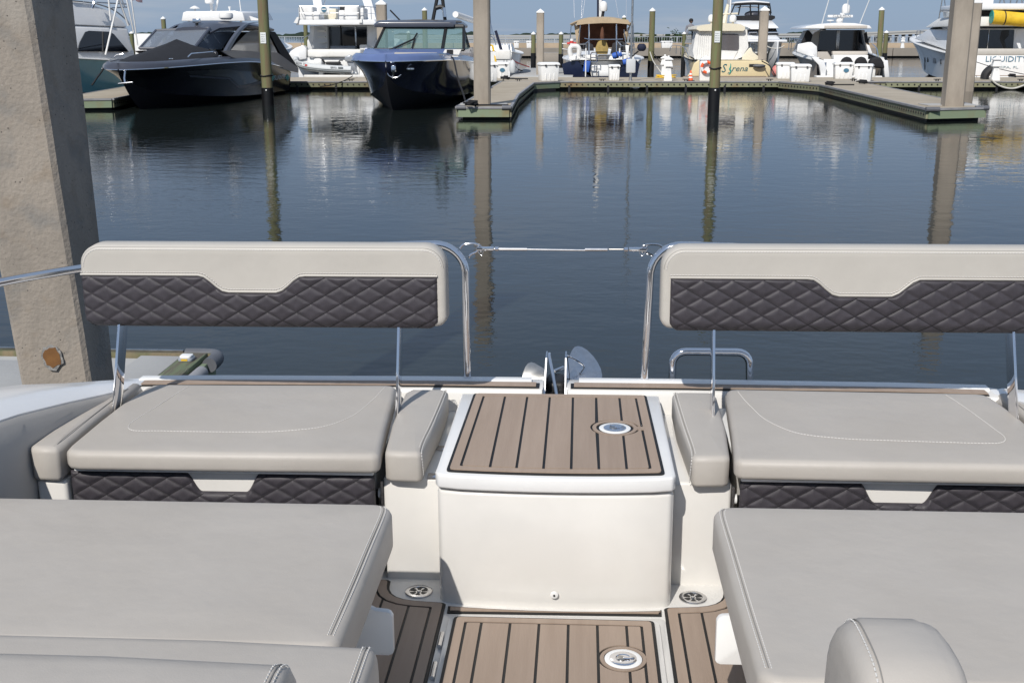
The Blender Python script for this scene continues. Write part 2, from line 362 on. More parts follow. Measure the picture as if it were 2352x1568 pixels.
def dashes(path, L=.006, gap=.004, r=.0014):
    mb = MB(); acc = 0; P = [Vector(p) for p in path]; on = True; rem = L; start = P[0]
    for i in range(len(P)-1):
        a = P[i]; seg = (P[i+1]-a).length; d = (P[i+1]-a)/max(seg, 1e-9); pos = 0
        while seg-pos > rem:
            pos += rem; q = a+d*pos
            if on: mb.tube([start, q], r, 4)
            on = not on; rem = L if on else gap; start = q
        rem -= seg-pos
        if on and i < len(P)-2: pass
    return mb
# ================================================================ the water
mb = MB(); mb.add([(-9000, -300, 0), (9000, -300, 0), (9000, 14000, 0), (-9000, 14000, 0)], [(0, 1, 2, 3)])
struct(mb.build('water', 'water'))
# ================================================================ the boat we stand on (own axes: x right, y to the bow, z above the sole)
ZS = .66; PSI = 3.4; HEEL = -.0065
BF = Frame(Matrix.Rotation(-R(PSI), 4, 'Z') @ Vector((-.06, 0, ZS)), PSI, HEEL)
BOAT = thing('open_bow_motorboat', 'white open bow boat with brown planked deck pads in the foreground', 'boat', BF.M.translation, PSI); BOAT.rotation_euler.y = HEEL
def bz(u, v, z): return BF.on(u, v, 'z', z)
def by(u, v, y): return BF.on(u, v, 'y', y)
def bthing(name, label, cat, base, group=None):
    o = thing(name, label, cat, BF.M @ Vector(base), PSI, group); o.rotation_euler.y = HEEL; return o
def into(parent, base, *objs):
    for o in objs: o.parent = parent; o.location = -Vector(base)
# hull shell
def hull_ring(z, k, yb):
    o = rrect(-2.02*k, 2.02*k, .2, yb, [.02, .02, .5, .5], 8); return [(x, y, z) for x, y in o]
MB().loft([hull_ring(-.95, .86, 3.7), hull_ring(-.5, .93, 4.0), hull_ring(0, .985, 4.2), hull_ring(.36, 1.0, 4.29)], True, False).build('hull', 'gelcoat', BOAT)
MB().add([(x, y, -.95) for x, y in rrect(-1.73, 1.73, .2, 3.7, [.02, .02, .45, .45], 8)], [tuple(range(36))]).build('hull_bottom', 'bottom_paint', BOAT)
SOLE = MB().bx(-1.85, 1.85, .5, 3.5, -.06, -.008).build('sole', 'nonskid', BOAT)
# centre box with its planked lid
def front_curve(x, y0=3.255, k=.022): return y0+k*(x/.37)**2
def box_out(hw, y0, y1, r=.03, n=10):
    pts = []
    for i in range(n+1):
        x = -hw+2*hw*i/n; y = front_curve(x, y0)
        if i in (0, n): y += r*.9
        pts.append((x, y))
    pts.insert(1, (-hw+.010, front_curve(-hw, y0)+.006)); pts.insert(len(pts)-1, (hw-.010, front_curve(hw, y0)+.006))
    return pts+[(hw, y1), (-hw, y1)]
def slab(name, out, z0, z1, m, parent, bev=0, seg=2): return MB().prism([(x, y, z0) for x, y in out], (0, 0, z1-z0)).build(name, m, parent, bev, seg)
box_b = slab('centre_box', box_out(.368, 3.262, 4.13), -.02, .378, 'gelcoat', BOAT, .012, 3)
LID = slab('box_lid', box_out(.372, 3.248, 4.10), .388, .436, 'gelcoat_lid', BOAT, .008, 3)
MB().lathe([(0, 0), (.0125, 0), (.0125, .003), (.009, .005), (0, .005)], 20, Matrix.Translation((0, 3.2535, .045)) @ Matrix.Rotation(math.pi/2, 4, 'X')).build('vent_plug', 'gelcoat_lid', box_b)
MB().lathe([(0, 0), (.0035, 0), (.0035, .002), (0, .002)], 12, Matrix.Translation((0, 3.248, .045)) @ Matrix.Rotation(math.pi/2, 4, 'X')).build('vent_hole', 'black', box_b)
def deck_pad(parent, outl, z, bw, gap, xs, latch=None, m='teak', black_t=.004, t=.0035, yfun=None, edge=.010, neck=.022, RL=.088, RI=.062, skew=0):
    """black mat, planked border ring, planks between, latch ring"""
    MB().prism([(x, y, z) for x, y in fillet(outl, .018)], (0, 0, black_t)).build('caulk_mat', 'caulk', parent)
    o1 = fillet(inset(outl, edge), .014); o2 = fillet(inset(outl, edge+bw), .009); n = len(o1); z0 = z+black_t+.0003; z1 = z0+t
    mbb = MB(); vs = [(x, y, z0) for x, y in o1]+[(x, y, z0) for x, y in o2]+[(x, y, z1) for x, y in o1]+[(x, y, z1) for x, y in o2]
    fs = []
    for i in range(n):
        j = (i+1) % n; fs += [(2*n+i, 2*n+j, 3*n+j, 3*n+i), (i, j, 2*n+j, 2*n+i), (n+j, n+i, 3*n+i, 3*n+j)]
    mbb.add(vs, fs).build('plank_border', m, parent)
    o3 = fillet(inset(outl, edge+bw+gap), .006)
    def clip(P, ax, v, keep):                           # keep the side of the line where keep*(coordinate - v) > 0
        out = []
        for i in range(len(P)):
            p, q = P[i], P[(i+1) % len(P)]; dp = keep*(p[ax]-v); dq = keep*(q[ax]-v)
            if dp >= 0: out.append(p)
            if dp*dq < 0: t = dp/(dp-dq); out.append((p[0]+(q[0]-p[0])*t, p[1]+(q[1]-p[1])*t))
        return out
    cuts = [-9]+list(xs)+[9]
    def plank(poly):
        if len(poly) > 2: MB().prism([(x, y, z0) for x, y in poly], (0, 0, t)).build('plank', m, parent)
    for i in range(len(cuts)-1):
        P = clip(clip(o3, 0, cuts[i]+gap/2, 1), 0, cuts[i+1]-gap/2, -1)
        if len(P) < 3: continue
        px0 = min(p[0] for p in P); px1 = max(p[0] for p in P)
        if latch and px1 > latch[0]-RL:
            cx, cy = latch
            if px0 < cx-RL:                             # the ring bites into the right side of this plank
                bite = [(min(px1, cx-math.sqrt(max(0, RL*RL-(y-cy)**2))), y) for y in [cy-RL+2*RL*k/20 for k in range(21)]]
                bite = [p for p in bite if p[0] < px1]; Q = []
                for k in range(len(P)):
                    p, q = P[k], P[(k+1) % len(P)]; Q.append(p)
                    if abs(p[0]-px1) < 1e-5 and abs(q[0]-px1) < 1e-5: Q += bite if q[1] > p[1] else bite[::-1]
                plank(Q)
            else:
                def h(x): dx = RL*RL-(x-cx)**2; return max(math.sqrt(dx) if dx > 0 else 0, neck if x > cx else .001)
                for sg in (1, -1):
                    Q = clip(P, 1, cy+sg*.0005, sg); ed = sorted([p for p in Q if abs(p[1]-cy-sg*.0005) < 1e-5])
                    if len(ed) < 2: continue
                    xa, xb = ed[0][0], ed[-1][0]; new = [(xa+(xb-xa)*k/14, cy+sg*h(xa+(xb-xa)*k/14)) for k in range(15)]; U = []
                    for k in range(len(Q)):
                        p, q = Q[k], Q[(k+1) % len(Q)]
                        if p in ed and q in ed: U += new if q[0] > p[0] else new[::-1]
                        elif p not in ed: U.append(p)
                    plank(U)
        else: plank(P)
    if latch:
        cx, cy = latch; r0 = RL-gap*.8; N = 40; ri = RI+.006; vs = []; fs = []
        ang = [2*math.pi*k/N for k in range(N)]
        for zz in (z0, z1):
            vs += [(cx+r0*math.cos(a), cy+r0*math.sin(a), zz) for a in ang]+[(cx+ri*math.cos(a), cy+ri*math.sin(a), zz) for a in ang]
        for k in range(N):
            j = (k+1) % N; fs += [(2*N+k, 2*N+j, 3*N+j, 3*N+k), (k, j, 2*N+j, 2*N+k), (N+j, N+k, 3*N+k, 3*N+j)]
        MB().add(vs, fs).build('plank_ring', m, parent)
        x_e = max(p[0] for p in o2)
        MB().bx(cx+r0-.004, x_e-.0004, cy-neck+gap*.9, cy+neck-gap*.9, z0, z1-.0002).build('plank_neck', m, parent)
        M = Matrix.Translation((cx, cy, z0))
        MB().lathe([(0, 0), (.054, 0), (.054, .002), (.052, .003), (.040, .003), (.040, .002), (0, .002)], 40, M).build('latch_plate', 'white', parent)
        MB().lathe([(0, .0022), (.039, .0022), (.039, .0035), (.036, .005), (.0225, .005), (.020, .003), (0, .003)], 36, M).build('latch', 'chrome', parent)
        MB().lathe([(0, 0), (.0125, 0), (.0125, .002), (.010, .003), (0, .003)], 20, M @ Matrix.Translation((-.006, 0, .0032))).build('latch_cup', 'steel_dull', parent)
        MB().box((.014, 0, .006), (.030, .010, .003)).build('latch_handle', 'chrome', parent, .0015).matrix_local = M
        MB().ball((.026, 0, .006), .0075, 10, (1, 1, .4)).build('latch_key', 'steel', parent).matrix_local = M
def lid_pad_out():
    f = [(-.338+.676*i/12, front_curve(-.338+.676*i/12, 3.268)+.004) for i in range(13)]
    return f+[(.324, 4.085), (-.324, 4.085)]
deck_pad(LID, lid_pad_out(), .437, .028, .0085, (-.203, -.120, -.036, .050, .136, .222), (.196, 3.705), RL=.084, RI=.058)
# mouldings either side of the box, bench bases, coaming
for s in (-1, 1):
    MB().bx(s*.372, s*.565, 3.445, 4.15, -.02, .352).build('bench_moulding', 'gelcoat', BOAT, .012, 3)
    mb = MB(); mb.bx(s*.60, s*1.66, 3.52, 4.15, -.02, .345); mb.build('bench_base', 'gelcoat', BOAT, .006)
    MB().bx(s*1.600, s*1.702, 3.385, 3.52, -.02, .348).build('bench_end', 'gelcoat', BOAT, .014, 3)
    for k, (yy, zz) in enumerate(((3.72, .354), (3.40+.06, .354))):
        q = MB(); q.bx(s*.378, s*.420, yy-.02, yy+.02, zz, zz+.003); q.build('hinge_leaf', 'chrome', BOAT, .001) if s < 0 else None
    # hinge of the folding backrest under the bench
    M = Matrix.Translation((s*.572, 3.478, .285)) @ Matrix.Rotation(math.pi/2*s, 4, 'Y')
    MB().lathe([(0, 0), (.017, 0), (.017, .014), (.012, .016), (0, .016)], 18, M).build('pivot_cap', 'white', BOAT)
    MB().bx(s*.568, s*.576, 3.455, 3.475, .21, .335).build('pivot_plate', 'steel', BOAT)
    # coaming across the bow: two rounded halves with a slot for the anchor
    prof = [(4.12, .20), (4.14, .418), (4.152, .436), (4.165, .4405), (4.275, .4405), (4.29, .43), (4.30, .30), (4.30, .20)]
    secs = []
    for x, dy, kz in ((.040+.018, .02, .0), (.040+.006, .008, 0), (.05, 0, 0), (.30, 0, 0), (.9, -.01, 0), (1.3, -.03, .004), (1.62, -.075, .012), (1.72, -.16, .02)):
        xx = s*x - .02
        q = [(xx, y+dy, z+kz) for y, z in prof]
        secs.append(q)
    secs[0] = [(secs[0][i][0]-s*.0, 4.14+(p[1]-4.14)*.9+.008, p[2]-.012 if p[2] > .4 else p[2]) for i, p in enumerate(secs[0])]
    secs[0] = [(s*.044-.02, p[1], p[2]) for p in secs[0]]
    MB().loft(secs, True, True).build('coaming', 'gelcoat', BOAT)
    lip = []
    for x, dy, kz in ((.092, 0, 0), (.5, 0, 0), (.9, -.01, 0), (1.3, -.03, .004), (1.62, -.075, .012)):
        lip.append([(s*x-.02, y+dy, z+kz) for y, z in ((4.222, .4410), (4.222, .4475), (4.228, .4505), (4.272, .4505), (4.277, .4475), (4.277, .4410))])
    MB().loft(lip).build('rub_moulding', 'white', BOAT)
    st = [(s*x-.02, 4.155+dy, .4412+kz) for x, dy, kz in ((.060, 0, 0), (.5, 0, 0), (.9, -.01, 0), (1.3, -.03, .004), (1.60, -.07, .011))]
    def strip(a, b, z0, z1): return [[(p[0], p[1]+a, p[2]+z0), (p[0], p[1]+b, p[2]+z0), (p[0], p[1]+b, p[2]+z1), (p[0], p[1]+a, p[2]+z1)] for p in st]
    MB().loft(strip(.003, .062, 0, .003)).build('caulk_mat', 'caulk', BOAT)
    st[0] = (s*.073-.02, st[0][1], st[0][2])
    MB().loft(strip(.013, .062, .0033, .0065)).build('coaming_plank', 'teak', BOAT)
    # bow flange outside the coaming
    o = [(s*1.04, 4.30), (s*1.08, 4.345), (s*1.5, 4.30), (s*1.75, 4.17), (s*1.86, 4.02), (s*1.7, 4.0), (s*1.5, 4.20)]
    MB().prism([(x, y, .34) for x, y in o], (0, 0, .088)).build('bow_flange', 'white_gloss', BOAT, .012, 2)
    # gunwale cap and padded liner
    G = [(4.16, 1.60, 1.67, .452, .455), (4.02, 1.625, 1.74, .472, .49), (3.85, 1.66, 1.84, .50, .53), (3.65, 1.70, 1.92, .535, .585), (3.4, 1.745, 1.99, .575, .635), (3.0, 1.79, 2.05, .625, .69), (2.4, 1.83, 2.09, .66, .73), (1.2, 1.86, 2.12, .68, .75)]
    sec = []
    for y, xi, xo, zi, zo in G:
        w = xo-xi; sec.append([(s*xi, y, zi-.02), (s*(xi-.002), y, zi-.006), (s*(xi+.012), y, zi+.004), (s*(xi+.35*w), y, zi+(zo-zi)*.62), (s*(xi+.7*w), y, zo+.006), (s*(xo-.015), y, zo-.006), (s*xo, y, zo-.04), (s*(xo+.01), y, .28), (s*(xo-.05), y, .28)])
    MB().loft(sec).build('gunwale', 'white_gloss', BOAT, sharp=50)
    sec = []
    for y, xi, xo, zi, zo in G:
        a = max(0, min(1, (4.1-y)/.8)); x2 = 1.60+.105*a
        sec.append([(s*(xi+.03), y, zi-.03), (s*(xi-.004), y, zi-.012), (s*(xi-.02), y, zi-.03), (s*(xi*.45+x2*.55), y, zi*.62+.12), (s*(x2+.01), y, .34), (s*(x2+.03), y, .02), (s*(x2+.12), y, .02)])
    MB().loft(sec).build('side_liner', 'vinyl_liner', BOAT, sharp=60)
# sole pads: strip before the box, floor hatch, side pads with a bite for the drain
zf = -.007
def strip_out(): return [(-.335, 3.212)]+[(.335, 3.224)]+[(.337, 3.262)]+[(.33-.66*i/10, front_curve(.33-.66*i/10, 3.236)+.001) for i in range(11)]+[(-.337, 3.255)]
so_ = strip_out(); MB().prism([(x, y, zf) for x, y in so_], (0, 0, .004)).build('caulk_mat', 'caulk', SOLE)
MB().prism([(x, y, zf+.0043) for x, y in inset(so_, .009)], (0, 0, .0035)).build('plank', 'teak', SOLE)
HATCH = MB().prism([(x, y, -.012) for x, y in rrect(-.325, .325, 2.52, 3.185, .03)], (0, 0, .017)).build('floor_hatch', 'gelcoat', BOAT, .004)
MB().prism([(x, y, -.0075) for x, y in rrect(-.345, .345, 2.50, 3.205, .02)], (0, 0, .004)).build('hatch_frame', 'gelcoat', BOAT, .0015)
deck_pad(HATCH, [(-.308, 2.54), (.308, 2.54), (.308, 3.168), (-.308, 3.168)], .0055, .026, .0085, (-.219, -.131, -.043, .046, .134, .222), (.206, 2.938), RL=.074, RI=.05)
for yy in (3.03, 2.86): MB().cyl((-.333, yy-.04, .0045), (-.333, yy+.04, .0045), .0075, 10).build('hatch_hinge', 'steel', BOAT)
for s in (-1, 1):
    pts = [(.346, 2.45), (.346, 3.272), (.42, 3.279), (.455, 3.283), (.485, 3.291), (.51, 3.305), (.528, 3.325), (.539, 3.35), (.545, 3.38), (.548, 3.421), (.80, 3.424), (.80, 2.45)]
    o = [(s*x, y) for x, y in pts];  o = o if s < 0 else o[::-1]
    PAD = MB().prism([(x, y, -.0075) for x, y in o], (0, 0, .002)).build('side_deck_pad', 'caulk', BOAT)
    deck_pad(PAD, o, -.005, .030, .0085, tuple(sorted((s*.46, s*.55, s*.64, s*.72))), None, 'teak', edge=.009)
    # drain: rim with six slots round a screw
    DR = MB().lathe([(0, 0), (.0445, 0), (.0445, .003), (.041, .005), (.031, .005), (.030, .002), (0, .002)], 36, Matrix.Translation((s*.444, 3.352, -.0072))).build('drain', 'steel', BOAT)
    mb = MB()
    for k in range(6):
        a0 = 60*k+11; a1 = 60*k+49
        poly = [(s*.444+r_*math.cos(R(a)), 3.352+r_*math.sin(R(a))) for r_, aa in ((.029, (a0, (a0+a1)/2, a1)), (.0115, (a1, a0))) for a in aa]
        mb.prism([(x, y, -.0050) for x, y in poly], (0, 0, .0008))
    mb.build('drain_slots', 'black', DR)
    MB().lathe([(0, 0), (.006, 0), (.005, .0025), (0, .003)], 12, Matrix.Translation((s*.444, 3.352, -.0045))).build('drain_screw', 'steel', DR)
# bow rails, gate wire, grab rail
def rail_left():
    p = [(-.365, 4.262, .436), (-.365, 4.262, .87)]
    p += [(-.365-.115*(1-math.cos(R(a))), 4.262, .862+.115*math.sin(R(a))) for a in range(10, 91, 10)]
    p += smooth_path([(-.56, 4.262, .975), (-1.1, 4.25, .955), (-1.5, 4.20, .935), (-1.76, 4.03, .925), (-1.96, 3.70, .93), (-2.06, 3.2, .95), (-2.1, 2.4, .96), (-2.1, 1.9, .90), (-2.09, 1.65, .72)], 5); return p
RL_ = MB().tube(rail_left(), .0155, 14).build('bow_rail', 'chrome', BOAT)
def rail_right():
    p = [(.325, 4.262, .436), (.338, 4.262, .87)]
    p += [(.338+.115*(1-math.cos(R(a))), 4.262, .862+.115*math.sin(R(a))) for a in range(10, 91, 10)]
    p += smooth_path([(.54, 4.262, .975), (1.1, 4.25, .955), (1.5, 4.20, .935), (1.76, 4.03, .925), (1.96, 3.70, .93), (2.06, 3.2, .95), (2.1, 2.4, .96), (2.1, 1.9, .90), (2.09, 1.65, .72)], 5); return p
RR_ = MB().tube(rail_right(), .0155, 14).build('bow_rail', 'chrome', BOAT)
for s, ro in ((-1, RL_), (1, RR_)):
    MB().cyl((s*2.055, 2.95, .66), (s*2.07, 2.95, .952), .0125, 10).build('rail_stanchion', 'chrome', ro)
    x = s*.36
    MB().tube(smooth_path([(s*.385-.0, 4.262, .962), (s*.37, 4.262, .978), (s*.325, 4.262, .980), (s*.312, 4.262, .968), (s*.322, 4.262, .950), (s*.345, 4.262, .938), (s*.352, 4.262, .925)], 4), .004, 7).build('rail_eye', 'chrome', ro)
GATE = thing('gate_wire', 'thin stainless wire gate hooked between the two bow rails', 'wire', BF.M @ Vector((0, 4.262, .96)), PSI); GATE.rotation_euler.y = HEEL
gp = lambda x, dz=0: (x, 0, dz)
MB().tube([gp(-.19), gp(.10, -.003)], .0038, 8).build('wire', 'steel', GATE)
for s in (-1, 1):
    mb = MB(); mb.tube([gp(s*.205-.03), gp(s*.11-.02)], .0062, 8); mb.build('swage_sleeve', 'steel', GATE)
    MB().tube([gp(s*.245-.01, .001), gp(s*.20-.02, .001)], .0036, 8).build('threaded_stud', 'steel_dull', GATE)
    MB().tube([gp(s*.252, .001), gp(s*.238, .001)], .0085, 6).build('lock_nut', 'chrome', GATE)
    MB().box(gp(s*.288, .002), (.066, .013, .015)).build('pelican_hook', 'chrome', GATE, .003)
    MB().tube(smooth_path([gp(s*.30, .006), gp(s*.312, .018), gp(s*.325, .010), gp(s*.316, -.012), gp(s*.303, -.024), gp(s*.296, -.006)], 4), .0016, 6).build('pin_ring', 'steel', GATE)
    MB().tube([gp(s*.308, .012), gp(s*.308, -.012)], .006, 8).build('clevis_pin', 'chrome', GATE)
g0 = .435; q = [(.440, 4.345, .40), (.440, 4.345, g0+.055)]+[(.440+.05*(1-math.cos(R(a))), 4.345, g0+.055+.05*math.sin(R(a))) for a in range(15, 91, 15)]
q += [(.69, 4.345, g0+.105)]+[(.69+.05*math.sin(R(a)), 4.345, g0+.055+.05*math.cos(R(a))) for a in range(15, 91, 15)]+[(.745, 4.345, .40)]
MB().tube(q, .0155, 12).build('grab_rail', 'chrome', BOAT)
# ---- anchor on its roller in the bow slot
yA = 4.42
AN = thing('bow_anchor', 'polished steel plough anchor stowed on the bow roller between two cheek plates', 'anchor', BF.M @ Vector((-.02, 4.2, .36)), PSI); AN.rotation_euler.y = HEEL
def ap(u, v, y=yA): return by(u, v, y) - Vector((-.02, 4.2, .36))
def cr(x, y, yy=yA): return ap(*D2(x, y, 2050, 1350, 5.88), yy)
fl = [cr(*p, 4.42+(1000-p[1])/800*.14) for p in ((1270, 960), (1275, 560), (1340, 430), (1400, 300), (1460, 225), (1540, 203), (1640, 225), (1760, 300), (1900, 440), (2000, 580), (2080, 740), (2110, 880), (2110, 1010), (1700, 1100))]
MB().panel(fl, .006).build('fluke', 'steel', AN, .0015)
fr = [cr(*p, 4.42+(1000-p[1])/800*.10) for p in ((215, 980), (240, 830), (300, 690), (360, 610), (440, 578), (520, 600), (640, 670), (790, 755), (800, 1000))]
MB().panel(fr, .006).build('fluke', 'steel_dull', AN, .0015)
for pts, yy, nm in (([(745, 1330), (770, 1330), (818, 365), (795, 365)], 4.33, 'roller_cheek'), ([(1240, 1330), (1256, 1330), (1270, 365), (1250, 365)], 4.33, 'roller_cheek')):
    a = [cr(*p, yy) for p in pts]; xs_ = sum(p.x for p in a[:2])/2, sum(p.x for p in a[2:])/2
    MB().loft([[(xs_[0]-.003, -.05, -.02), (xs_[0]+.003, -.05, -.02), (xs_[0]+.003, .25, -.02), (xs_[0]-.003, .25, -.02)], [(xs_[1]-.003, .06, a[2].z), (xs_[1]+.003, .06, a[2].z), (xs_[1]+.003, .16, a[2].z), (xs_[1]-.003, .16, a[2].z)]]).build(nm, 'steel', AN)
a = cr(1060, 1330, 4.18); b = cr(862, 390, 4.46)
MB().loft([[(a.x-.007, a.y, a.z-.02), (a.x+.007, a.y, a.z-.02), (a.x+.007, a.y+.05, a.z-.02), (a.x-.007, a.y+.05, a.z-.02)], [(b.x-.005, b.y-.02, b.z), (b.x+.005, b.y-.02, b.z), (b.x+.005, b.y+.03, b.z), (b.x-.005, b.y+.03, b.z)]]).build('shank', 'chrome', AN, .002)
MB().tube(smooth_path([cr(1240, 412, 4.40), cr(1300, 430, 4.40), cr(1480, 510, 4.42), cr(1650, 625, 4.44), cr(1685, 670, 4.44), cr(1660, 740, 4.44), cr(1595, 820, 4.44)], 5), .0042, 9).build('retaining_pin', 'chrome', AN)
MB().tube([cr(985, 790, 4.42), cr(1200, 700, 4.45)], .007, 9).build('roll_bar', 'chrome', AN)
MB().tube(smooth_path([cr(1290, 470, 4.39), cr(1320, 700, 4.37), cr(1355, 1100, 4.3), cr(1362, 1300, 4.25)], 4), .0014, 5).build('lanyard', 'rope_black', AN)
MB().tube(smooth_path([cr(1590, 820, 4.44), cr(1570, 870, 4.44), cr(1590, 910, 4.43), cr(1600, 860, 4.44), cr(1590, 910, 4.43), cr(1605, 965, 4.42)], 3), .0016, 5).build('pin_chain', 'steel', AN)
MB().box((.0, .16, .02), (.075, .14, .09)).build('roller', 'black', AN, .02, 3)
MB().box((-.032, .0, -.02), (.05, .18, .10)).build('windlass_block', 'black', AN, .006)
MB().box((.028, .02, -.02), (.045, .16, .10)).build('windlass_plate', 'steel', AN, .004)
for x in (-.03, .028): MB().lathe([(0, 0), (.009, 0), (.009, .004), (0, .005)], 12, Matrix.Translation((x, -.02, .031))).build('bolt_head', 'steel', AN)
MB().tube([(.05, .08, .03), (.075, .08, .03)], .008, 10).build('roller_axle', 'steel', AN)
# ---- upholstery
def seam_line(parent, base, pts, double=True, off=(.006, 0, 0), dark=True, nm='stitching'):
    P = smooth_path(pts, 6)
    if dark: o = MB().tube(P, .0013, 5).build('seam', 'seam', parent); o.location = -Vector(base)
    d = Vector(off)
    for k in ((-1, 1) if double else (0,)):
        o = dashes([p+d*k for p in P]).build(nm, 'thread', parent); o.location = -Vector(base)
def quilt(parent, base, x0, x1, zbf, ztf, yfn, name='quilted_panel', nx=380, nz=66, H=.0052, edge=.014, ph=(0, 0), back=.02):
    vs = []; fs = []
    for i in range(nx+1):
        x = x0+(x1-x0)*i/nx; zb = zbf(x); zt = ztf(x)
        for j in range(nz+1):
            z = zb+(zt-zb)*j/nz
            a = (x+ph[0])/.104+(z+ph[1])/.0615; b = (x+ph[0])/.104-(z+ph[1])/.0615
            mm_ = min(abs(a-round(a)), abs(b-round(b))); h = H*(1-(1-min(mm_/.34, 1))**2.2)
            d = min(x-x0, x1-x, (z-zb), (zt-z)); k = max(0, min(1, d/edge)); k = math.sqrt(max(0, 1-(1-k)**2))
            vs.append((x, yfn(x, z)-(h+.012)*k+.004, z))
    w = nz+1
    for i in range(nx):
        for j in range(nz): a = i*w+j; fs.append((a, a+w, a+w+1, a+1))
    o = MB().add(vs, fs).build(name, 'quilt', parent, sharp=180, recalc=False); o.location = -Vector(base)
    lines = MB()
    for fam in (1, -1):
        n0 = int(math.floor(min((x0+ph[0])/.104, (x1+ph[0])/.104)-8)); n1 = int(math.ceil((x1+ph[0])/.104+8))
        for k in range(n0*1, n1+1):
            run = []
            for i in range(nx*2+1):
                x = x0+(x1-x0)*i/(nx*2); z = fam*(k-(x+ph[0])/.104)*.0615-ph[1]
                if zbf(x)+.004 < z < ztf(x)-.004: run.append((x, z))
                else:
                    if len(run) > 3: flush(lines, run, x0, x1, zbf, ztf, yfn, edge)
                    run = []
            if len(run) > 3: flush(lines, run, x0, x1, zbf, ztf, yfn, edge)
    s_ = lines.build('stitching', 'thread_dark', parent); s_.location = -Vector(base)
    return o
def flush(lines, run, x0, x1, zbf, ztf, yfn, edge):
    pts = []
    for x, z in run[::3]+[run[-1]]:
        d = min(x-x0, x1-x, z-zbf(x), ztf(x)-z); k = max(0, min(1, d/edge)); k = math.sqrt(max(0, 1-(1-k)**2))
        pts.append((x, yfn(x, z)-.0125*k+.0035, z))
    if len(pts) > 1: lines.tube(pts, .0013, 4)
GR = 'grey vinyl '
for s, side in ((-1, 'left'), (1, 'right')):
    nb = 'beside the concrete pile' if s < 0 else 'beside the low grab rail'
    # bench seat cushion
    base = (s*1.05, 3.75, .35)
    C_ = bthing('bench_cushion', 'grey vinyl bench seat cushion with curved stitching ' + ('nearer the concrete pile' if s < 0 else 'under the right backrest'), 'cushion', base)
    o = [(.560, 3.385), (.566, 3.365), (.585, 3.355), (1.0, 3.349), (1.53, 3.345), (1.565, 3.353), (1.583, 3.375), (1.588, 3.415), (1.592, 3.65), (1.590, 3.85), (1.575, 4.04), (1.560, 4.075), (1.53, 4.09), (1.1, 4.10), (.66, 4.112), (.632, 4.105), (.616, 4.08), (.602, 3.9), (.584, 3.65), (.566, 3.45)]
    o = [(s*x, y) for x, y in o]
    if s < 0: o = o[::-1]
    o = o[::-1] if False else o
    p = cushion('pad', o, .398, .464, .022, 'vinyl', C_, crown=.006); p.location = -Vector(base)
    pts = [(s*.66, 4.07, .471), (s*.68, 3.9, .471), (s*.72, 3.72, .470), (s*.80, 3.60, .470), (s*.93, 3.552, .470), (s*1.1, 3.54, .471), (s*1.35, 3.535, .470), (s*1.43, 3.545, .470), (s*1.462, 3.60, .470), (s*1.455, 3.7, .470), (s*1.43, 3.9, .469), (s*1.41, 4.06, .468)]
    bpy.context.view_layer.update(); tr_ = BVHTree.FromPolygons([v.co for v in p.data.vertices], [tuple(q.vertices) for q in p.data.polygons])
    P_ = drape(tr_, smooth_path(pts, 10), .0010)
    dashes(P_, .007, .004, .0013).build('stitching', 'thread', C_).location = -Vector(base)
    MB().bx(s*.585, s*1.57, 3.385, 4.08, .381, .3965).build('cushion_board', 'white', C_, .004).location = -Vector(base)
    # narrow arm cushion next to the centre box
    base = (s*.49, 3.75, .355)
    C_ = bthing('arm_cushion', 'narrow grey vinyl cushion on the ' + side + ' of the planked centre box', 'cushion', base)
    o = [(s*.43, 3.43), (s*.432, 3.405), (s*.445, 3.395), (s*.53, 3.40), (s*.548, 3.41), (s*.553, 3.44), (s*.572, 3.70), (s*.58, 4.04), (s*.562, 4.085), (s*.44, 4.085), (s*.418, 4.06), (s*.415, 3.8)]
    if s > 0: o = o[::-1]
    p = cushion('pad', o, .354, .458, .02, 'vinyl', C_, crown=.006, wob=0); p.location = -Vector(base)
    seam_line(C_, base, [(s*.4325, 3.425, .362), (s*.4325, 3.41, .40), (s*.4355, 3.412, .44), (s*.438, 3.46, .4585), (s*.432, 3.7, .4595), (s*.428, 4.03, .4595), (s*.434, 4.075, .452)], True, (.0055, 0, .001))
    # bolster along the side liner
    base = (s*1.62, 3.6, .355)
    C_ = bthing('side_bolster', 'slim grey vinyl bolster between bench seat and ' + side + ' side liner', 'cushion', base)
    o = [(s*1.604, 3.375), (s*1.614, 3.36), (s*1.69, 3.365), (s*1.708, 3.385), (s*1.706, 3.6), (s*1.685, 3.9), (s*1.645, 4.08), (s*1.61, 4.09), (s*1.606, 3.9), (s*1.606, 3.6)]
    if s > 0: o = o[::-1]
    p = cushion('pad', o, .352, .47, .022, 'vinyl', C_, crown=.004, wob=0); p.location = -Vector(base)
    o_ = MB().tube(smooth_path([(s*1.614, 3.366, .36), (s*1.616, 3.366, .43), (s*1.621, 3.40, .470), (s*1.624, 3.7, .4715), (s*1.624, 4.0, .4715)], 5), .0013, 5).build('seam', 'seam', C_); o_.location = -Vector(base)
    # quilted panel below the bench, with a white grip opening at its top
    base = (s*1.05, 3.5, .0)
    C_ = bthing('quilted_seat_front', 'dark diamond quilted panel with white grip opening below the ' + side + ' bench seat', 'seat panel', base)
    cx = by(517, 1110, 3.42).x if s < 0 else by(2062, 1130, 3.42).x
    def ztf(x, cx=cx):
        d = abs(x-cx)
        return .376 if d > .125 else (.310 if d < .072 else .310+.066*(.5-.5*math.cos(math.pi*(d-.072)/.053)))
    MB().bx(s*.592, s*1.575, 3.409, 3.50, .05, .29).build('backing', 'black', C_).location = -Vector(base)
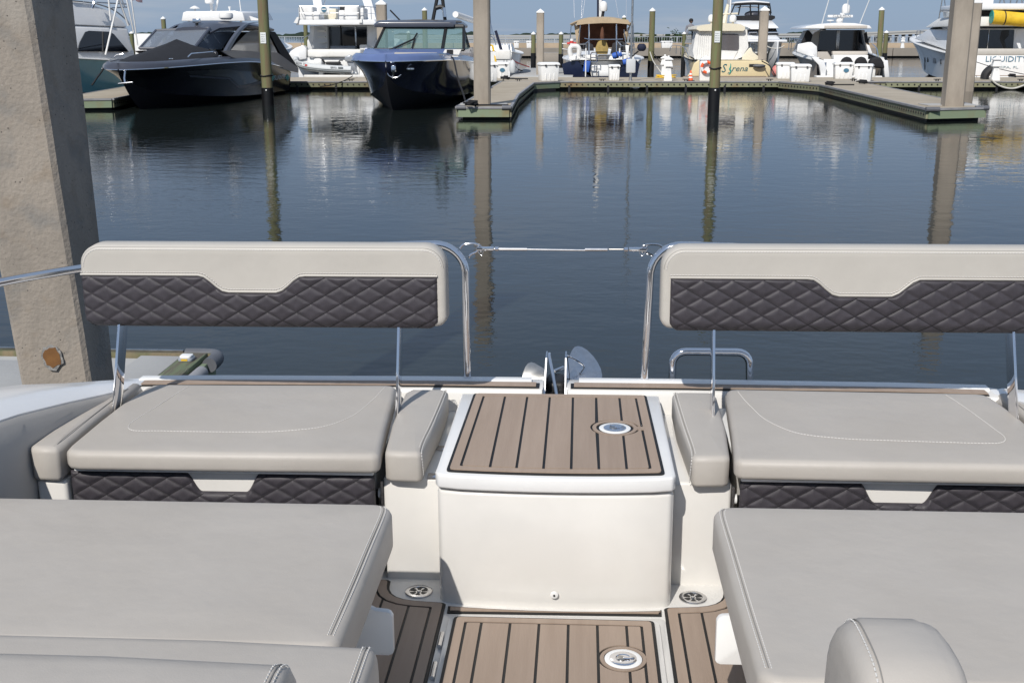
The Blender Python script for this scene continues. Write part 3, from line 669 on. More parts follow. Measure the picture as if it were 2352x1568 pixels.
    quilt(C_, base, min(s*.585, s*1.592), max(s*.585, s*1.592), lambda x: .04, ztf, lambda x, z: 3.405, nz=84, H=.006, edge=.024, ph=(.02, .01))
    g = [(cx-.16, .3745), (cx+.16, .3745), (cx+.12, .275), (cx-.12, .275)]
    MB().prism([(x, 3.4095, z) for x, z in g], (0, .02, 0)).build('grip_plate', 'gelcoat', C_).location = -Vector(base)
    # flip-over backrest on two flat steel posts
    xa, xb = (-1.685, -.392) if s < 0 else (.352, 1.70)
    zb, zt = .752, 1.046; yF = 3.835; T = .105
    base = ((xa+xb)/2, 3.86, .40)
    K = bthing('flip_backrest', 'beige and black quilted backrest on steel posts ' + ('beside the concrete pile' if s < 0 else 'in front of the low grab rail'), 'backrest', base)
    def ring(y, d, zd=0): return [(x, y, z) for x, z in inset(rrect(xa, xb, zb+.010, zt, [.035, .035, .075, .075], 8), d)]
    secs = [ring(yF+.001, .034), ring(yF, .02), ring(yF+.002, .008), ring(yF+.012, .0), ring(yF+.045, -.002), ring(yF+T-.03, -.002), ring(yF+T-.01, .008), ring(yF+T, .03)]
    MB().loft(secs).build('pad', 'vinyl_back', K, sharp=60).location = -Vector(base)
    cxn = (xa+xb)/2 - s*.0 + (-.035 if s < 0 else .03)
    if s < 0: cxn = -1.075
    else: cxn = 1.035
    def zt2(x, c=cxn):
        d = abs(x-c); top = .9395
        return top if d > .185 else (.8805 if d < .085 else .8805+.059*(.5-.5*math.cos(math.pi*(d-.085)/.10)))
    xq0, xq1 = (xa+.002, xb-.028) if s < 0 else (xa+.028, xb-.002)
    def zbq(x):
        d = min(x-xq0, xq1-x); return zb-.003+.035*max(0, 1-d/.035)**2
    quilt(K, base, xq0, xq1, zbq, zt2, lambda x, z: yF+.002+.022*max(0, (zb+.04-z)/.04)**2, nx=440, nz=72, ph=(.035 if s < 0 else -.02, .018))
    X = [xq0+(xq1-xq0)*i/60 for i in range(61)]
    o_ = MB().tube([(x, yF-.003, zt2(x)+.0035) for x in X], .0042, 6).build('piping', 'vinyl_back', K); o_.location = -Vector(base)
    o_ = dashes([(x, yF-.0012, zt2(x)+.0115) for x in X]).build('stitching', 'thread', K); o_.location = -Vector(base)
    e = rrect(xa, xb, zb, zt, [.035, .035, .075, .075], 8)
    for d, yy in ((.0145, yF-.0005), (.002, yF+.0115)):
        pa = [(x, yy, z) for x, z in inset(e, d) if z > .94]; pa.sort(key=lambda p: p[0]); 
        pa = [p for p in pa]
        lft = sorted([p for p in pa if p[0] < xa+.08], key=lambda p: (p[0], p[2])); rgt = sorted([p for p in pa if p[0] > xb-.08], key=lambda p: (p[0], -p[2]))
        o_ = dashes(lft+rgt).build('stitching', 'thread', K); o_.location = -Vector(base)
    pa = [(x, yF+.0035, z) for x, z in inset(e, .0075) if z > .93]
    lft = sorted([p for p in pa if p[0] < xa+.08], key=lambda p: (p[0], p[2])); rgt = sorted([p for p in pa if p[0] > xb-.08], key=lambda p: (p[0], -p[2]))
    o_ = MB().tube(lft+rgt, .0014, 5).build('seam', 'seam', K); o_.location = -Vector(base)
    for xt, xb_ in (((-1.565, -1.615), (-.562, -.577)) if s < 0 else ((.536, .543), (1.545, 1.59))):
        w = .0045; dy = .078
        MB().loft([[(xb_-w, 3.77, .30), (xb_+w, 3.77, .30), (xb_+w, 3.77+dy, .30), (xb_-w, 3.77+dy, .30)], [(xt-w, 3.845, .78), (xt+w, 3.845, .78), (xt+w, 3.845+dy, .78), (xt-w, 3.845+dy, .78)]]).build('post', 'chrome', K, .001).location = -Vector(base)
    # lounge in the foreground: seat, back, head pad
    base = (s*1.05, 2.55, 0)
    yb_, yf_ = (2.19, 2.985) if s < 0 else (2.10, 3.01)
    MB().bx(s*.66, s*1.66, yb_-.5, yf_-.12, -.02, .335).build('lounge_base', 'gelcoat', BOAT, .02, 3)
    C_ = bthing('lounge_cushion', 'wide flat grey vinyl lounge cushion in the lower ' + side + ' of the bow', 'cushion', base)
    o = rrect(s*.448 if s > 0 else -1.70, 1.70 if s > 0 else -.448, yb_, yf_, [.05, .05, .06, .06], 6)
    p = cushion('pad', o, .335, .462, .024, 'vinyl', C_, crown=.004, rb=.02, wob=.001); p.location = -Vector(base)
    seam_line(C_, base, [(s*.473, yb_+.05, .4625), (s*.470, yb_+.3, .4635), (s*.470, yf_-.3, .4635), (s*.470, yf_-.08, .4625), (s*.479, yf_-.03, .4615), (s*.488, yf_-.010, .452)], True, (.0065, 0, -.0006))
    q_ = by(905, 1505, 2.64) if s < 0 else by(1642, 1525, 2.64)
    q2 = by(905, 1405, 2.64) if s < 0 else by(1642, 1415, 2.64)
    xe = q_.x; z0, z1 = q_.z, q2.z
    out = [(xe, z0+.012), (xe, z1-.014), (xe-(-s)*.006*1, z1-.004), (xe+s*.014, z1), (xe+s*.045, z1+.003), (xe+s*.058, z1+.010), (xe+s*.066, z1+.03), (xe+s*.07, z1+.09), (xe+s*.26, z1+.09), (xe+s*.26, z0), (xe+s*.014, z0), (xe+s*.004, z0+.004)]
    MB().prism([(x, 2.64, z) for x, z in out], (0, .02, 0)).build('side_bracket', 'gelcoat_lid', BOAT, .003)
    def seam_arch(x, y0, y1, z1, r, zlo, e=.0012):
        q = [(x, y1+e, zlo)]+[(x, y1-r+(r+e)*math.cos(R(a)), z1-r+(r+e)*math.sin(R(a))) for a in (0, 22, 45, 68, 90)]
        return q+[(x, y0+r+(r+e)*math.cos(R(a)), z1-r+(r+e)*math.sin(R(a))) for a in (90, 112, 135, 158, 180)]+[(x, y0-e, zlo)]
    base = (s*1.0, 1.8, .3)
    Bk = bthing('back_cushion', 'rounded grey vinyl lounge back at the bottom ' + side + ' edge of the picture', 'cushion', base)
    def arch(x, y0, y1, z0, z1, r, lean=.0, n=6):
        q = [(y0, z0)]
        for a in range(180, 89, -90//n): q.append((y0+r+r*math.cos(R(a)), z1-r+r*math.sin(R(a))))
        for a in range(90, -1, -90//n): q.append((y1-r+r*math.cos(R(a)), z1-r+r*math.sin(R(a))))
        q.append((y1, z0)); return [(x, y+lean*(z-z0), z) for y, z in q]
    def bolster(nm, xs0, xs1, y0, y1, z0, z1, r, m, rr=.02, crown=.006):
        secs = []
        d = 1 if xs1 > xs0 else -1
        for t in (0, .15, .4, .7, 1): 
            k = rr*(1-math.sin(math.acos(max(0, 1-t)))) if t < 1 else 0
            secs.append(arch(xs0+d*rr*t, y0+k, y1-k, z0, z1-k, r*.97))
        for t in (.25, .5, .75): secs.append(arch(xs0+(xs1-xs0)*t, y0-crown, y1+crown, z0, z1+crown, r))
        for t in (1, .7, .4, .15, 0):
            k = rr*(1-math.sin(math.acos(max(0, 1-t)))) if t < 1 else 0
            secs.append(arch(xs1-d*rr*t, y0+k, y1-k, z0, z1-k, r*.97))
        return MB().loft(secs).build(nm, m, Bk, sharp=60)
    ybk = (1.86, 2.03) if s < 0 else (1.78, 1.93)
    xin = by(862, 1520, 1.98).x if s < 0 else by(1672, 1565, 1.88).x
    bolster('pad', xin, s*1.7, ybk[0]-.12, ybk[1], .32, .575, .05, 'vinyl').location = -Vector(base)
    seam_line(Bk, base, seam_arch(xin+s*.021, ybk[0]-.12, ybk[1], .575, .0485, .40), True, (.0065, 0, 0))
    base = (s*.9, 1.65, .5)
    if s < 0:
        Bk = bthing('head_pad', 'grey vinyl head pad with white double stitching at the lower left corner', 'cushion', base)
        x1 = by(682, 1530, 1.72).x
        bolster('pad', x1, -1.7, 1.42, 1.74, .42, .725, .09, 'vinyl').location = -Vector(base)
        seam_line(Bk, base, seam_arch(x1-.021, 1.42, 1.74, .725, .0873, .5), True, (.007, 0, 0))
    else:
        Bk = bthing('head_pad', 'tall rounded grey vinyl head pad standing at the lower right edge', 'cushion', base)
        x0 = by(1912, 1520, 1.72).x; x1 = by(2168, 1540, 1.70).x
        bolster('pad', x0, x1, 1.50, 1.80, .42, .812, .115, 'vinyl', rr=.035, crown=.004).location = -Vector(base)
        seam_line(Bk, base, seam_arch(x0+.036, 1.50, 1.80, .812, .1116, .5), True, (.0075, 0, 0))
# ================================================================ near dock finger and the big concrete pile on the left
Yp = 6.2; zd = .48
NP = thing('concrete_pile', 'huge weathered concrete pile with a rusty hole, close on the left', 'pile', gy(130, 880, 5.0), 3.4)
def npv(u, v, Y): return NP.matrix_basis.inverted() @ gy(u, v, Y)
bpy.context.view_layer.update()
NPI = Frame(NP.location, 3.4)
def lowhigh(Y, e0, e1, z0=-.6, z1=5.2):                 # two sighted points of an edge at depth Y, run on to z0 and z1
    a = NPI.L(gy(*e0, Y)); b = NPI.L(gy(*e1, Y)); out = []
    for z in (z0-NP.location.z, z1-NP.location.z):
        t = (z-a.z)/(b.z-a.z); out.append(a+(b-a)*t)
    return out
fl_ = lowhigh(4.97, (47, 886), (4, 664)); fr_ = lowhigh(5.03, (207, 874), (66, 0)); br_ = lowhigh(5.35, (265, 870), (172, 0))
bl_ = [br_[i]+(fl_[i]-fr_[i]) for i in (0, 1)]
secs = []
for k in range(25):
    t = k/24; c4 = [a[0]+(a[1]-a[0])*t for a in (fl_, fr_, br_, bl_)]
    q = []
    for i in range(4):
        p0, p1 = c4[i], c4[(i+1) % 4]; w = .018/(p1-p0).length
        for f in (w, .25, .5, .75, 1-w):
            p = p0+(p1-p0)*f; q.append(p+Vector((random.uniform(-1, 1), random.uniform(-1, 1), 0))*.0016)
    secs.append(q)
PB = MB().loft(secs).build('shaft', 'near_concrete', NP, sharp=22)
ev = (fl_[1]-fl_[0]).normalized(); eh = (fr_[0]-fl_[0]).normalized(); en = eh.cross(ev).normalized()
hc = NPI.on(121, 819, 'y', NPI.L(gy(121, 819, 5.0)).y); hc = hc + en*.004
def blob(c, rx, rz, n, seed, k=.16):
    rnd = random.Random(seed); return [c+eh*math.cos(2*math.pi*i/n)*rx*(1+rnd.uniform(-k, k))+ev*math.sin(2*math.pi*i/n)*rz*(1+rnd.uniform(-k, k)) for i in range(n)]
mat('rust_hole', (.22, .105, .035), .9, col2=(.14, .065, .025), vscale=12)
mat('spall', (.34, .33, .315), .95, var=.4, vscale=40, bump=.8, bscale=60)
MB().prism(blob(hc, .045, .058, 22, 3), en*.006).build('spalled_rim', 'spall', NP)
MB().prism(blob(hc+en*.005, .036, .049, 18, 4), en*.003).build('rusty_hole', 'rust_hole', NP)
ND = thing('near_dock', 'weathered floating dock end with grey rubber corner bumper beside the big pile', 'dock', (-2.9, 6.9, 0), 3.4)
NF = Frame(ND.location, 3.4)
def nd(u, v, z): p = NF.on(u, v, 'z', z); return p
E_ = nd(483, 806, .44); xR, yF_ = E_.x, E_.y            # far right corner of the finger
x_l = -2.3; y_n = -2.25
MB().bx(x_l, xR-.02, y_n, yF_-.06, .36, .40).build('deck', 'dock_grey', ND)
MB().bx(x_l, xR-.005, y_n, yF_-.03, .06, .355).build('frame', 'fascia', ND)
MB().bx(xR, xR+.04, y_n, yF_-.03, .10, .41).build('side_board', 'fascia_green', ND, .006)
MB().bx(xR-.145, xR-.004, y_n, yF_-.04, .402, .44).build('edge_plank', 'weathered_plank', ND, .006)
MB().bx(x_l, xR+.02, yF_-.05, yF_-.005, .12, .43).build('end_board', 'pile_base', ND, .006)
MB().bx(x_l, xR-.01, y_n, yF_-.06, -.35, .05).build('float', 'rubber', ND)
MB().bx(xR-.42, xR-.155, y_n, yF_-.10, .4015, .432).build('access_panel', 'dock_grey', ND, .004)
MB().bx(x_l+.1, xR-.80, y_n, yF_-.25, .4015, .432).build('access_panel', 'dock_grey', ND, .004)
MB().bx(xR-.79, xR-.70, y_n, yF_-.10, .402, .47).build('cross_beam', 'pile_base', ND, .006)
for k in range(3):
    ya = y_n+k*.72; yb2 = min(ya+.71, yF_-.20)
    if yb2 > ya: MB().tube([(xR+.05, ya, .395), (xR+.05, yb2, .395)], .042, 14).build('side_bumper', 'bumper', ND)
MB().tube(smooth_path([(xR+.052, yF_-.19, .40), (xR+.052, yF_-.06, .40), (xR+.03, yF_+.01, .40), (xR-.03, yF_+.03, .40), (xR-.17, yF_+.03, .40)], 6), .047, 14).build('corner_bumper', 'bumper_dark', ND)
MB().bx(x_l, xR-.18, yF_, yF_+.025, .37, .44).build('end_rail', 'steel_dull', ND)
sl = nd(443, 820, .46)
SL = thing('dock_light', 'small clear solar dock light on the green plank by the corner bumper', 'light', NF.M @ Vector((xR-.08, sl.y, .441)), 3.4)
MB().prism([(x, y, 0) for x, y in rrect(-.045, .045, -.045, .045, .02, 3)], (0, 0, .018)).build('housing', 'grey_plastic', SL, .004)
MB().prism([(x, y, .018) for x, y in rrect(-.037, .037, -.037, .037, .017, 3)], (0, 0, .016)).build('lens', 'white', SL, .006)
MB().bx(-.02, .02, -.047, -.043, .006, .018).build('reflector', 'yellow', SL)
# ================================================================ the docks across the basin
DZ = .38
YD = 54.0; YB = 59.6
def board(parent, a, b, z0, z1, t, m, nm='fascia_board', step=6.0):
    a = Vector(a); b = Vector(b); d = b-a; L = d.length; n = max(1, round(L/step)); u = d/L; k = Vector((u.y, -u.x, 0))
    for i in range(n):
        p = a+u*(L*i/n+.006); q = a+u*(L*(i+1)/n-.006)
        MB().prism([(p.x, p.y, z0), (q.x, q.y, z0), (q.x+k.x*t, q.y+k.y*t, z0), (p.x+k.x*t, p.y+k.y*t, z0)], (0, 0, z1-z0)).build(nm, m, parent)
def holes(parent, a, b, z, r, step, off, m='black'):
    a = Vector(a); b = Vector(b); L = (b-a).length; u = (b-a)/L; k = Vector((u.y, -u.x, 0)); mb = MB()
    for i in range(int(L/step)):
        p = a+u*(step*(i+.5))+k*off; mb.tube([(p.x, p.y, z), (p.x+k.x*.03, p.y+k.y*.03, z)], r, 8)
    o = mb.build('bolt_row', m, parent); o['kind'] = 'stuff'
MD = thing('main_dock', 'long floating dock with green fascia and bolt row across the far side of the basin', 'dock', (0, YD, 0))
def md(x, y): return (x, y-YD, 0)
for i in range(11):
    x0 = -30+i*7.4; MB().bx(x0, x0+7.36, .03, YB-YD, .30, DZ).build('deck_panel', 'dock_top', MD)
board(MD, (-30, 0, 0), (52, 0, 0), .13, .335, .06, 'fascia')
board(MD, (-30, 0, 0), (52, 0, 0), .338, .392, .09, 'bumper', 'edge_bumper', 4)
board(MD, (52, YB-YD, 0), (-30, YB-YD, 0), .13, .335, .06, 'fascia')
holes(MD, (-30, 0, 0), (52, 0, 0), .245, .035, .265, .058)
for i in range(9): MB().bx(-29.5+i*9, -21.5+i*9, .25, YB-YD-.2, -.5, .16).build('float', 'rubber', MD)
mb = MB()
for i in range(44): mb.bx(-28+i*1.8, -27.9+i*1.8, -.075, -.02, -.25, .20)
mb.build('float_strap', 'rubber', MD)['kind'] = 'stuff'
for i in range(20):
    x = -27+i*3.9; q = MB(); q.bx(x-.16, x+.16, .30, .36, DZ+.07, DZ+.105); q.bx(x-.07, x-.03, .30, .36, DZ+.001, DZ+.07); q.bx(x+.03, x+.07, .30, .36, DZ+.001, DZ+.07); q.build('cleat', 'rubber', MD)
def finger(label, pts, endface, group='finger docks'):
    o = thing('finger_dock', label, 'dock', (pts[0].x, pts[0].y, 0), 0, group); b0 = Vector((pts[0].x, pts[0].y, 0))
    P = [Vector((p.x, p.y, 0))-b0 for p in pts]
    MB().prism([(p.x, p.y, .28) for p in P], (0, 0, DZ-.275)).build('deck', 'dock_top', o)
    fl = [Vector((p.x, p.y, 0)) for p in P]; c = sum(fl, Vector())/len(fl)
    MB().prism([(c.x+(p.x-c.x)*.93, c.y+(p.y-c.y)*.97, -.5) for p in fl], (0, 0, .6)).build('float', 'rubber', o)
    for i in range(len(P)):
        a, b = P[i], P[(i+1) % len(P)]
        if (i, (i+1) % len(P)) in endface.get('skip', ()): continue
        end = i in endface.get('end', ())
        board(o, a, b, .09, .33, .06, 'fascia_green' if end else 'fascia', 'fascia_board', 6)
        board(o, a, b, .333, .395, .085, 'bumper', 'edge_bumper', 3)
        if not end: holes(o, a, b, .22, .035, .28, .055)
    return o, b0
LF = [gz(1052, 246, DZ), gz(1170, 246, DZ), gz(1187, 218, DZ), gz(1224, 190.5, DZ), gz(1284, 188.3, DZ)]
LF[3].y = min(LF[3].y, YD-.6); LF[4].y = YD-.1
LF += [Vector((LF[0].x+1.15, YD-.1, DZ)), ]
FL, fb = finger('concrete decked finger dock ending at the tall bare concrete pile in the centre', LF, {'end': (0, 3), 'skip': ((4, 5),)})
for u in (1052, 1170):
    p = gz(u, 246, DZ)-fb; MB().tube([(p.x-.22 if u > 1100 else p.x-.05, p.y-.05, .365), (p.x+.05 if u > 1100 else p.x+.22, p.y-.05, .365)], .07, 10).build('corner_bumper', 'bumper_dark', FL)
q = gz(1110, 243, DZ)-fb; MB().bx(q.x-.72, q.x+.72, q.y+.05, q.y+.95, DZ+.008, DZ+.03).build('pile_plate', 'dock_grey', FL)
RFp = [gz(2133, 250, DZ), gz(2262, 247, DZ), gz(2003, 192, DZ), gz(1795, 188.3, DZ), gz(1885, 195, DZ)]
RFp[2].y = YD-.1; RFp[3].y = YD-.1
RFp = [RFp[0], RFp[1], RFp[2], RFp[3], RFp[4]]
FR, fb2 = finger('long finger dock running out to the round-edged concrete pile on the right', RFp, {'end': (0,), 'skip': ((2, 3),)})
for u, v in ((2133, 250), (2262, 247)):
    p = gz(u, v, DZ)-fb2; MB().tube([(p.x-.1, p.y-.05, .365), (p.x+.3, p.y-.05, .365)] if u < 2200 else [(p.x-.3, p.y-.05, .365), (p.x+.1, p.y-.05, .365)], .07, 10).build('corner_bumper', 'bumper_dark', FR)
q = gz(2190, 244, DZ)-fb2; MB().bx(q.x-.75, q.x+.75, q.y+.02, q.y+.9, DZ+.008, DZ+.03).build('pile_plate', 'dock_grey', FR)
SFp = [gz(120, 229, DZ), gz(256, 227, DZ), Vector((-14.6, YD-.1, DZ)), Vector((-16.5, YD-.1, DZ))]
FS, fb3 = finger('finger dock half hidden behind the bow of the black cruiser', SFp, {'end': (0,), 'skip': ((2, 3),)})
# breakwater with seawall, railing and lamps
YW = 137.0
BW = thing('breakwater', 'long concrete breakwater with a seawall and pale railing behind the boats', 'breakwater', (0, YW, 0))
for i in range(22):
    x0 = -110+i*10.3; MB().bx(x0, x0+10.2, 0, 4, .18, 1.05).build('wall_panel', 'breakwater', BW)
    MB().bx(x0, x0+10.2, 4.2, 6, .5, 1.62).build('seawall_panel', 'seawall', BW)
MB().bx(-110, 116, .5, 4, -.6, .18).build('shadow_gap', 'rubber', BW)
MB().bx(-110, 116, 4.6, 4.68, 2.30, 2.38).build('top_rail', 'railing', BW)
MB().bx(-110, 116, 4.6, 4.66, 1.66, 1.72).build('bottom_rail', 'railing', BW)
mb = MB()
for i in range(760): mb.bx(-110+i*.295, -109.966+i*.295, 4.61, 4.65, 1.7, 2.31)
mb.build('balusters', 'railing', BW)['kind'] = 'stuff'
for i in range(76): MB().bx(-110+i*2.95, -109.87+i*2.95, 4.59, 4.68, 1.62, 2.36).build('rail_post', 'railing', BW)
BB = thing('breakwater_stub', 'low grey concrete float with a service box beside the capped concrete pile', 'float', gz(1306, 140, .0))
p = gy(1306, 130, 93)
BB.location = (p.x, 93, 0); MB().bx(-2.4, 2.3, 0, 6, .05, 1.12).build('float_body', 'breakwater', BB, .03)
MB().bx(-1.9, -.1, -.06, 0, .25, .9).build('access_door', 'breakwater', BB, .02); MB().bx(.9, 1.9, .5, 1.0, 1.12, 1.2).build('cleat', 'white', BB); MB().bx(.95, 1.85, .6, .9, 1.2, 1.5).build('fender_board', 'white', BB, .05)
# far shore, trees and bridge
mb = MB(); rnd = random.Random(5); n = 260; up = []; 
for i in range(n+1): up.append((-1500+2300*i/n, 6+5*math.sin(i*.31)*math.sin(i*.07)+rnd.uniform(0, 5)))
vs = [(x, 0, -1) for x, h in up]+[(x, 0, h) for x, h in up]+[(x, 60, h*.9) for x, h in up]; fs = []
for i in range(n): fs += [(i, i+1, n+2+i, n+1+i), (n+1+i, n+2+i, 2*n+3+i, 2*n+2+i)]
o = mb.add(vs, fs).build('far_shore', 'shore'); o.location = (0, 3200, 0); struct(o)
BR = thing('causeway_bridge', 'long low concrete causeway bridge on the horizon rising to the right', 'bridge', (0, 900, 0))
bp = [(gy(u, v, 900).x, gy(u, v, 900).z) for u, v in ((800, 82.3), (1200, 82), (1420, 80.5), (1700, 79.5), (1900, 78), (2010, 74.5), (2130, 69.5), (2360, 62), (2700, 52))]
secs = [[(x, -5, z-2.6), (x, 5, z-2.6), (x, 5, z), (x, -5, z)] for x, z in bp]
MB().loft(secs).build('deck', 'bridge_concrete', BR); MB().loft([[(x, -5.4, z-1.0), (x, -5.05, z-1.0), (x, -5.05, z+.35), (x, -5.4, z+.35)] for x, z in bp]).build('parapet', 'bridge_concrete', BR)
mb = MB(); x = bp[3][0]
k = 0
while x < bp[-1][0]:
    for i in range(len(bp)-1):
        if bp[i][0] <= x <= bp[i+1][0]: z = bp[i][1]+(bp[i+1][1]-bp[i][1])*(x-bp[i][0])/(bp[i+1][0]-bp[i][0])
    q = MB().bx(x-.55, x+.55, -3, 3, -1, z-2.6); q.build('pier', 'bridge_concrete', BR); x += 5.2
MV = MB(); rnd = random.Random(9)
for i in range(900):
    x = rnd.uniform(-1, 1); h = (1-abs(x)**2)*.9+.2; c = Vector((x*16, rnd.uniform(-2, 2), rnd.uniform(0, 1)*h*1.15)); r_ = rnd.uniform(.25, .55)
    a = Vector((rnd.uniform(-1, 1), rnd.uniform(-1, 1), rnd.uniform(-1, 1))).normalized(); b = a.orthogonal().normalized(); d = a.cross(b)
    MV.add([c+b*r_, c+d*r_, c-b*r_, c-d*r_], [(0, 1, 2, 3)])
for u, lab in ((1575, 'low green mangrove clump on the breakwater behind the cream boat'),):
    p = gy(u, 84, 175); T_ = thing('mangrove', lab, 'shrub', (p.x, 175, 1.2)); o = MV.build('crown', 'mangrove', T_, recalc=False)
    for dx in (-7, 0, 6): MB().cyl((dx, 0, -1.5), (dx+.4, 0, 1.5), .18, 6).build('trunk', 'pile_base', T_)
PT = MB(); rnd = random.Random(11)
for i in range(220):
    c = Vector((rnd.gauss(0, 1.5), rnd.gauss(0, 1.2), 3.4+rnd.gauss(0, .9))); a = Vector((rnd.uniform(-1, 1), rnd.uniform(-1, 1), rnd.uniform(-.6, .6))).normalized(); b = a.orthogonal().normalized(); r_ = rnd.uniform(.3, .7)
    PT.add([c+a*r_, c+b*.22, c-a*r_, c-b*.22], [(0, 1, 2, 3)])
p = gy(1556, 84, 178); T_ = thing('small_tree', 'small ragged green tree on the breakwater left of the cream boat', 'tree', (p.x, 178, 1.0)); T_.scale = (.42, .42, .4); PT.build('crown', 'mangrove', T_, recalc=False); MB().tube([(0, 0, -1), (.2, 0, 1.5), (-.1, 0, 3.4)], [.2, .14, .05], 7).build('trunk', 'pile_base', T_)
# ================================================================ piles
def wood_pile(label, u, Y, vtop, wpx, wrap_v=None, cap=True, wrap=True, utop=None, base_v=None, notice=None):
    p = gy(u, base_v or 200, Y); zt = gy(u, vtop, Y).z; r = wpx/2*(Y*.966)/FP; o = thing('wooden_pile', label, 'pile', (p.x, Y, 0), 0, 'wooden piles')
    dx = 0
    if utop is not None: dx = gy(utop, vtop, Y).x-p.x
    zc = r*1.25 if cap else 0; zw = gy(u, wrap_v, Y).z if wrap_v else .9; h = zt-zc
    n = 14; rnd = random.Random(int(u)); secs = []
    ang = [1+rnd.uniform(-.03, .03) for _ in range(n)]
    for k in range(13):
        t = k/12; z = zw+(h-zw)*t; rr = r*(1.04-.06*t); secs.append([(dx*z/h+rr*ang[j]*math.cos(2*math.pi*j/n), rr*ang[j]*math.sin(2*math.pi*j/n), z) for j in range(n)])
    MB().loft(secs).build('shaft', 'pile_wood', o)
    rr = r*1.14; MB().tube([(0, 0, -2.5), (dx*zw/h, 0, zw+.02)], rr, 16).build('black_wrap', 'wrap', o)
    if cap: MB().lathe([(0, zt-zc), (r*1.16, zt-zc), (r*1.16, zt-zc*.75), (r*.12, zt-.01), (0, zt)], 18, Matrix.Translation((dx, 0, 0))).build('cone_cap', 'white', o)
    return o, r
def conc_pile(label, u, Y, vtop, wpx, cap=True, yaw=3.5, zbase=-2.0, chamfer=.05):
    p = gy(u, 150, Y); zt = gy(u, max(vtop, -400), Y).z if vtop is not None else 7.0; w = wpx*(Y*.966)/FP; o = thing('square_concrete_pile', label, 'pile', (p.x, Y, 0), yaw, 'square concrete piles')
    zc = w*.55 if cap else 0; c = chamfer
    out = [(-w/2+c, -w/2), (w/2-c, -w/2), (w/2, -w/2+c), (w/2, w/2-c), (w/2-c, w/2), (-w/2+c, w/2), (-w/2, w/2-c), (-w/2, -w/2+c)]
    MB().prism([(x, y, zbase) for x, y in out], (0, 0, zt-zc-zbase)).build('shaft', 'pile_concrete', o)
    if cap:
        a = w/2*1.06; MB().add([(-a, -a, zt-zc), (a, -a, zt-zc), (a, a, zt-zc), (-a, a, zt-zc), (-a, -a, zt-zc*.75), (a, -a, zt-zc*.75), (a, a, zt-zc*.75), (-a, a, zt-zc*.75), (0, 0, zt)], [(3, 2, 1, 0), (0, 1, 5, 4), (1, 2, 6, 5), (2, 3, 7, 6), (3, 0, 4, 7), (4, 5, 8), (5, 6, 8), (6, 7, 8), (7, 4, 8)]).build('pyramid_cap', 'white', o)
    return o
conc_pile('tall bare concrete pile at the end of the centre finger dock', 1107.5, 35.0, None, 37, cap=False)
conc_pile('tall bare concrete pile at the end of the right finger dock', 2196, 34.7, None, 43, cap=False, yaw=4)
conc_pile('tall capped concrete pile between the blue cruiser and the sailboat', 1240.5, 62.5, 20.5, 17)
conc_pile('capped concrete pile standing in front of the white catamaran', 1749, 61.5, 14.5, 19.5)
conc_pile('concrete pile with white cap rising behind the blue cruiser', 880, 57.5, -1, 22)
conc_pile('concrete pile just behind the tall right one, beside the lettered yacht', 2229, 52.5, -4, 21)
wp, r1 = wood_pile('uncapped wooden pile with black wrap and a notice before the black cruiser', 616, 41.7, -260, 24.5, 203, False, base_v=240)
wq, r2 = wood_pile('uncapped wooden pile with black wrap and a notice before the cream boat', 1638.5, 38.0, -260, 24, 203, False, base_v=255)
for o, r_, v0, v1, Y, rope_v in ((wp, r1, 75, 100, 41.7, 174), (wq, r2, 72, 98, 38.0, 157)):
    z0 = gy(600, v1, Y).z; z1 = gy(600, v0, Y).z; N_ = thing('pile_notice', 'small white printed notice fixed to the wooden pile in front of the ' + ('black cruiser' if o is wp else 'cream boat'), 'notice', (o.location.x-.01, Y-r_*.97, z0))
    MB().bx(-r_*.52, r_*.52, -.02, .0, 0, z1-z0).build('board', 'paper', N_)
    mb = MB()
    for k in range(4):
        for j in range(5): mb.bx(-r_*.4+j*r_*.16, -r_*.4+j*r_*.16+r_*random.uniform(.06, .13), -.024, -.02, (z1-z0)*(.16+.2*k), (z1-z0)*(.21+.2*k+random.uniform(0, .03)))
    o_ = mb.build('print', 'ink', N_)
    zr = gy(600, rope_v, Y).z
    MB().tube([(r_*1.12*math.cos(2*math.pi*i/16), r_*1.12*math.sin(2*math.pi*i/16), zr+.02*math.sin(i)) for i in range(16)], .022, 6, closed=True).build('rope_loop', 'rope_black', o)
    MB().lathe([(0, 0), (.03, 0), (.02, .02), (0, .022)], 8, Matrix.Translation((0, -r_*1.15, gy(600, 207, Y).z)) @ Matrix.Rotation(math.pi/2, 4, 'X')).build('wrap_nail', 'white', o)
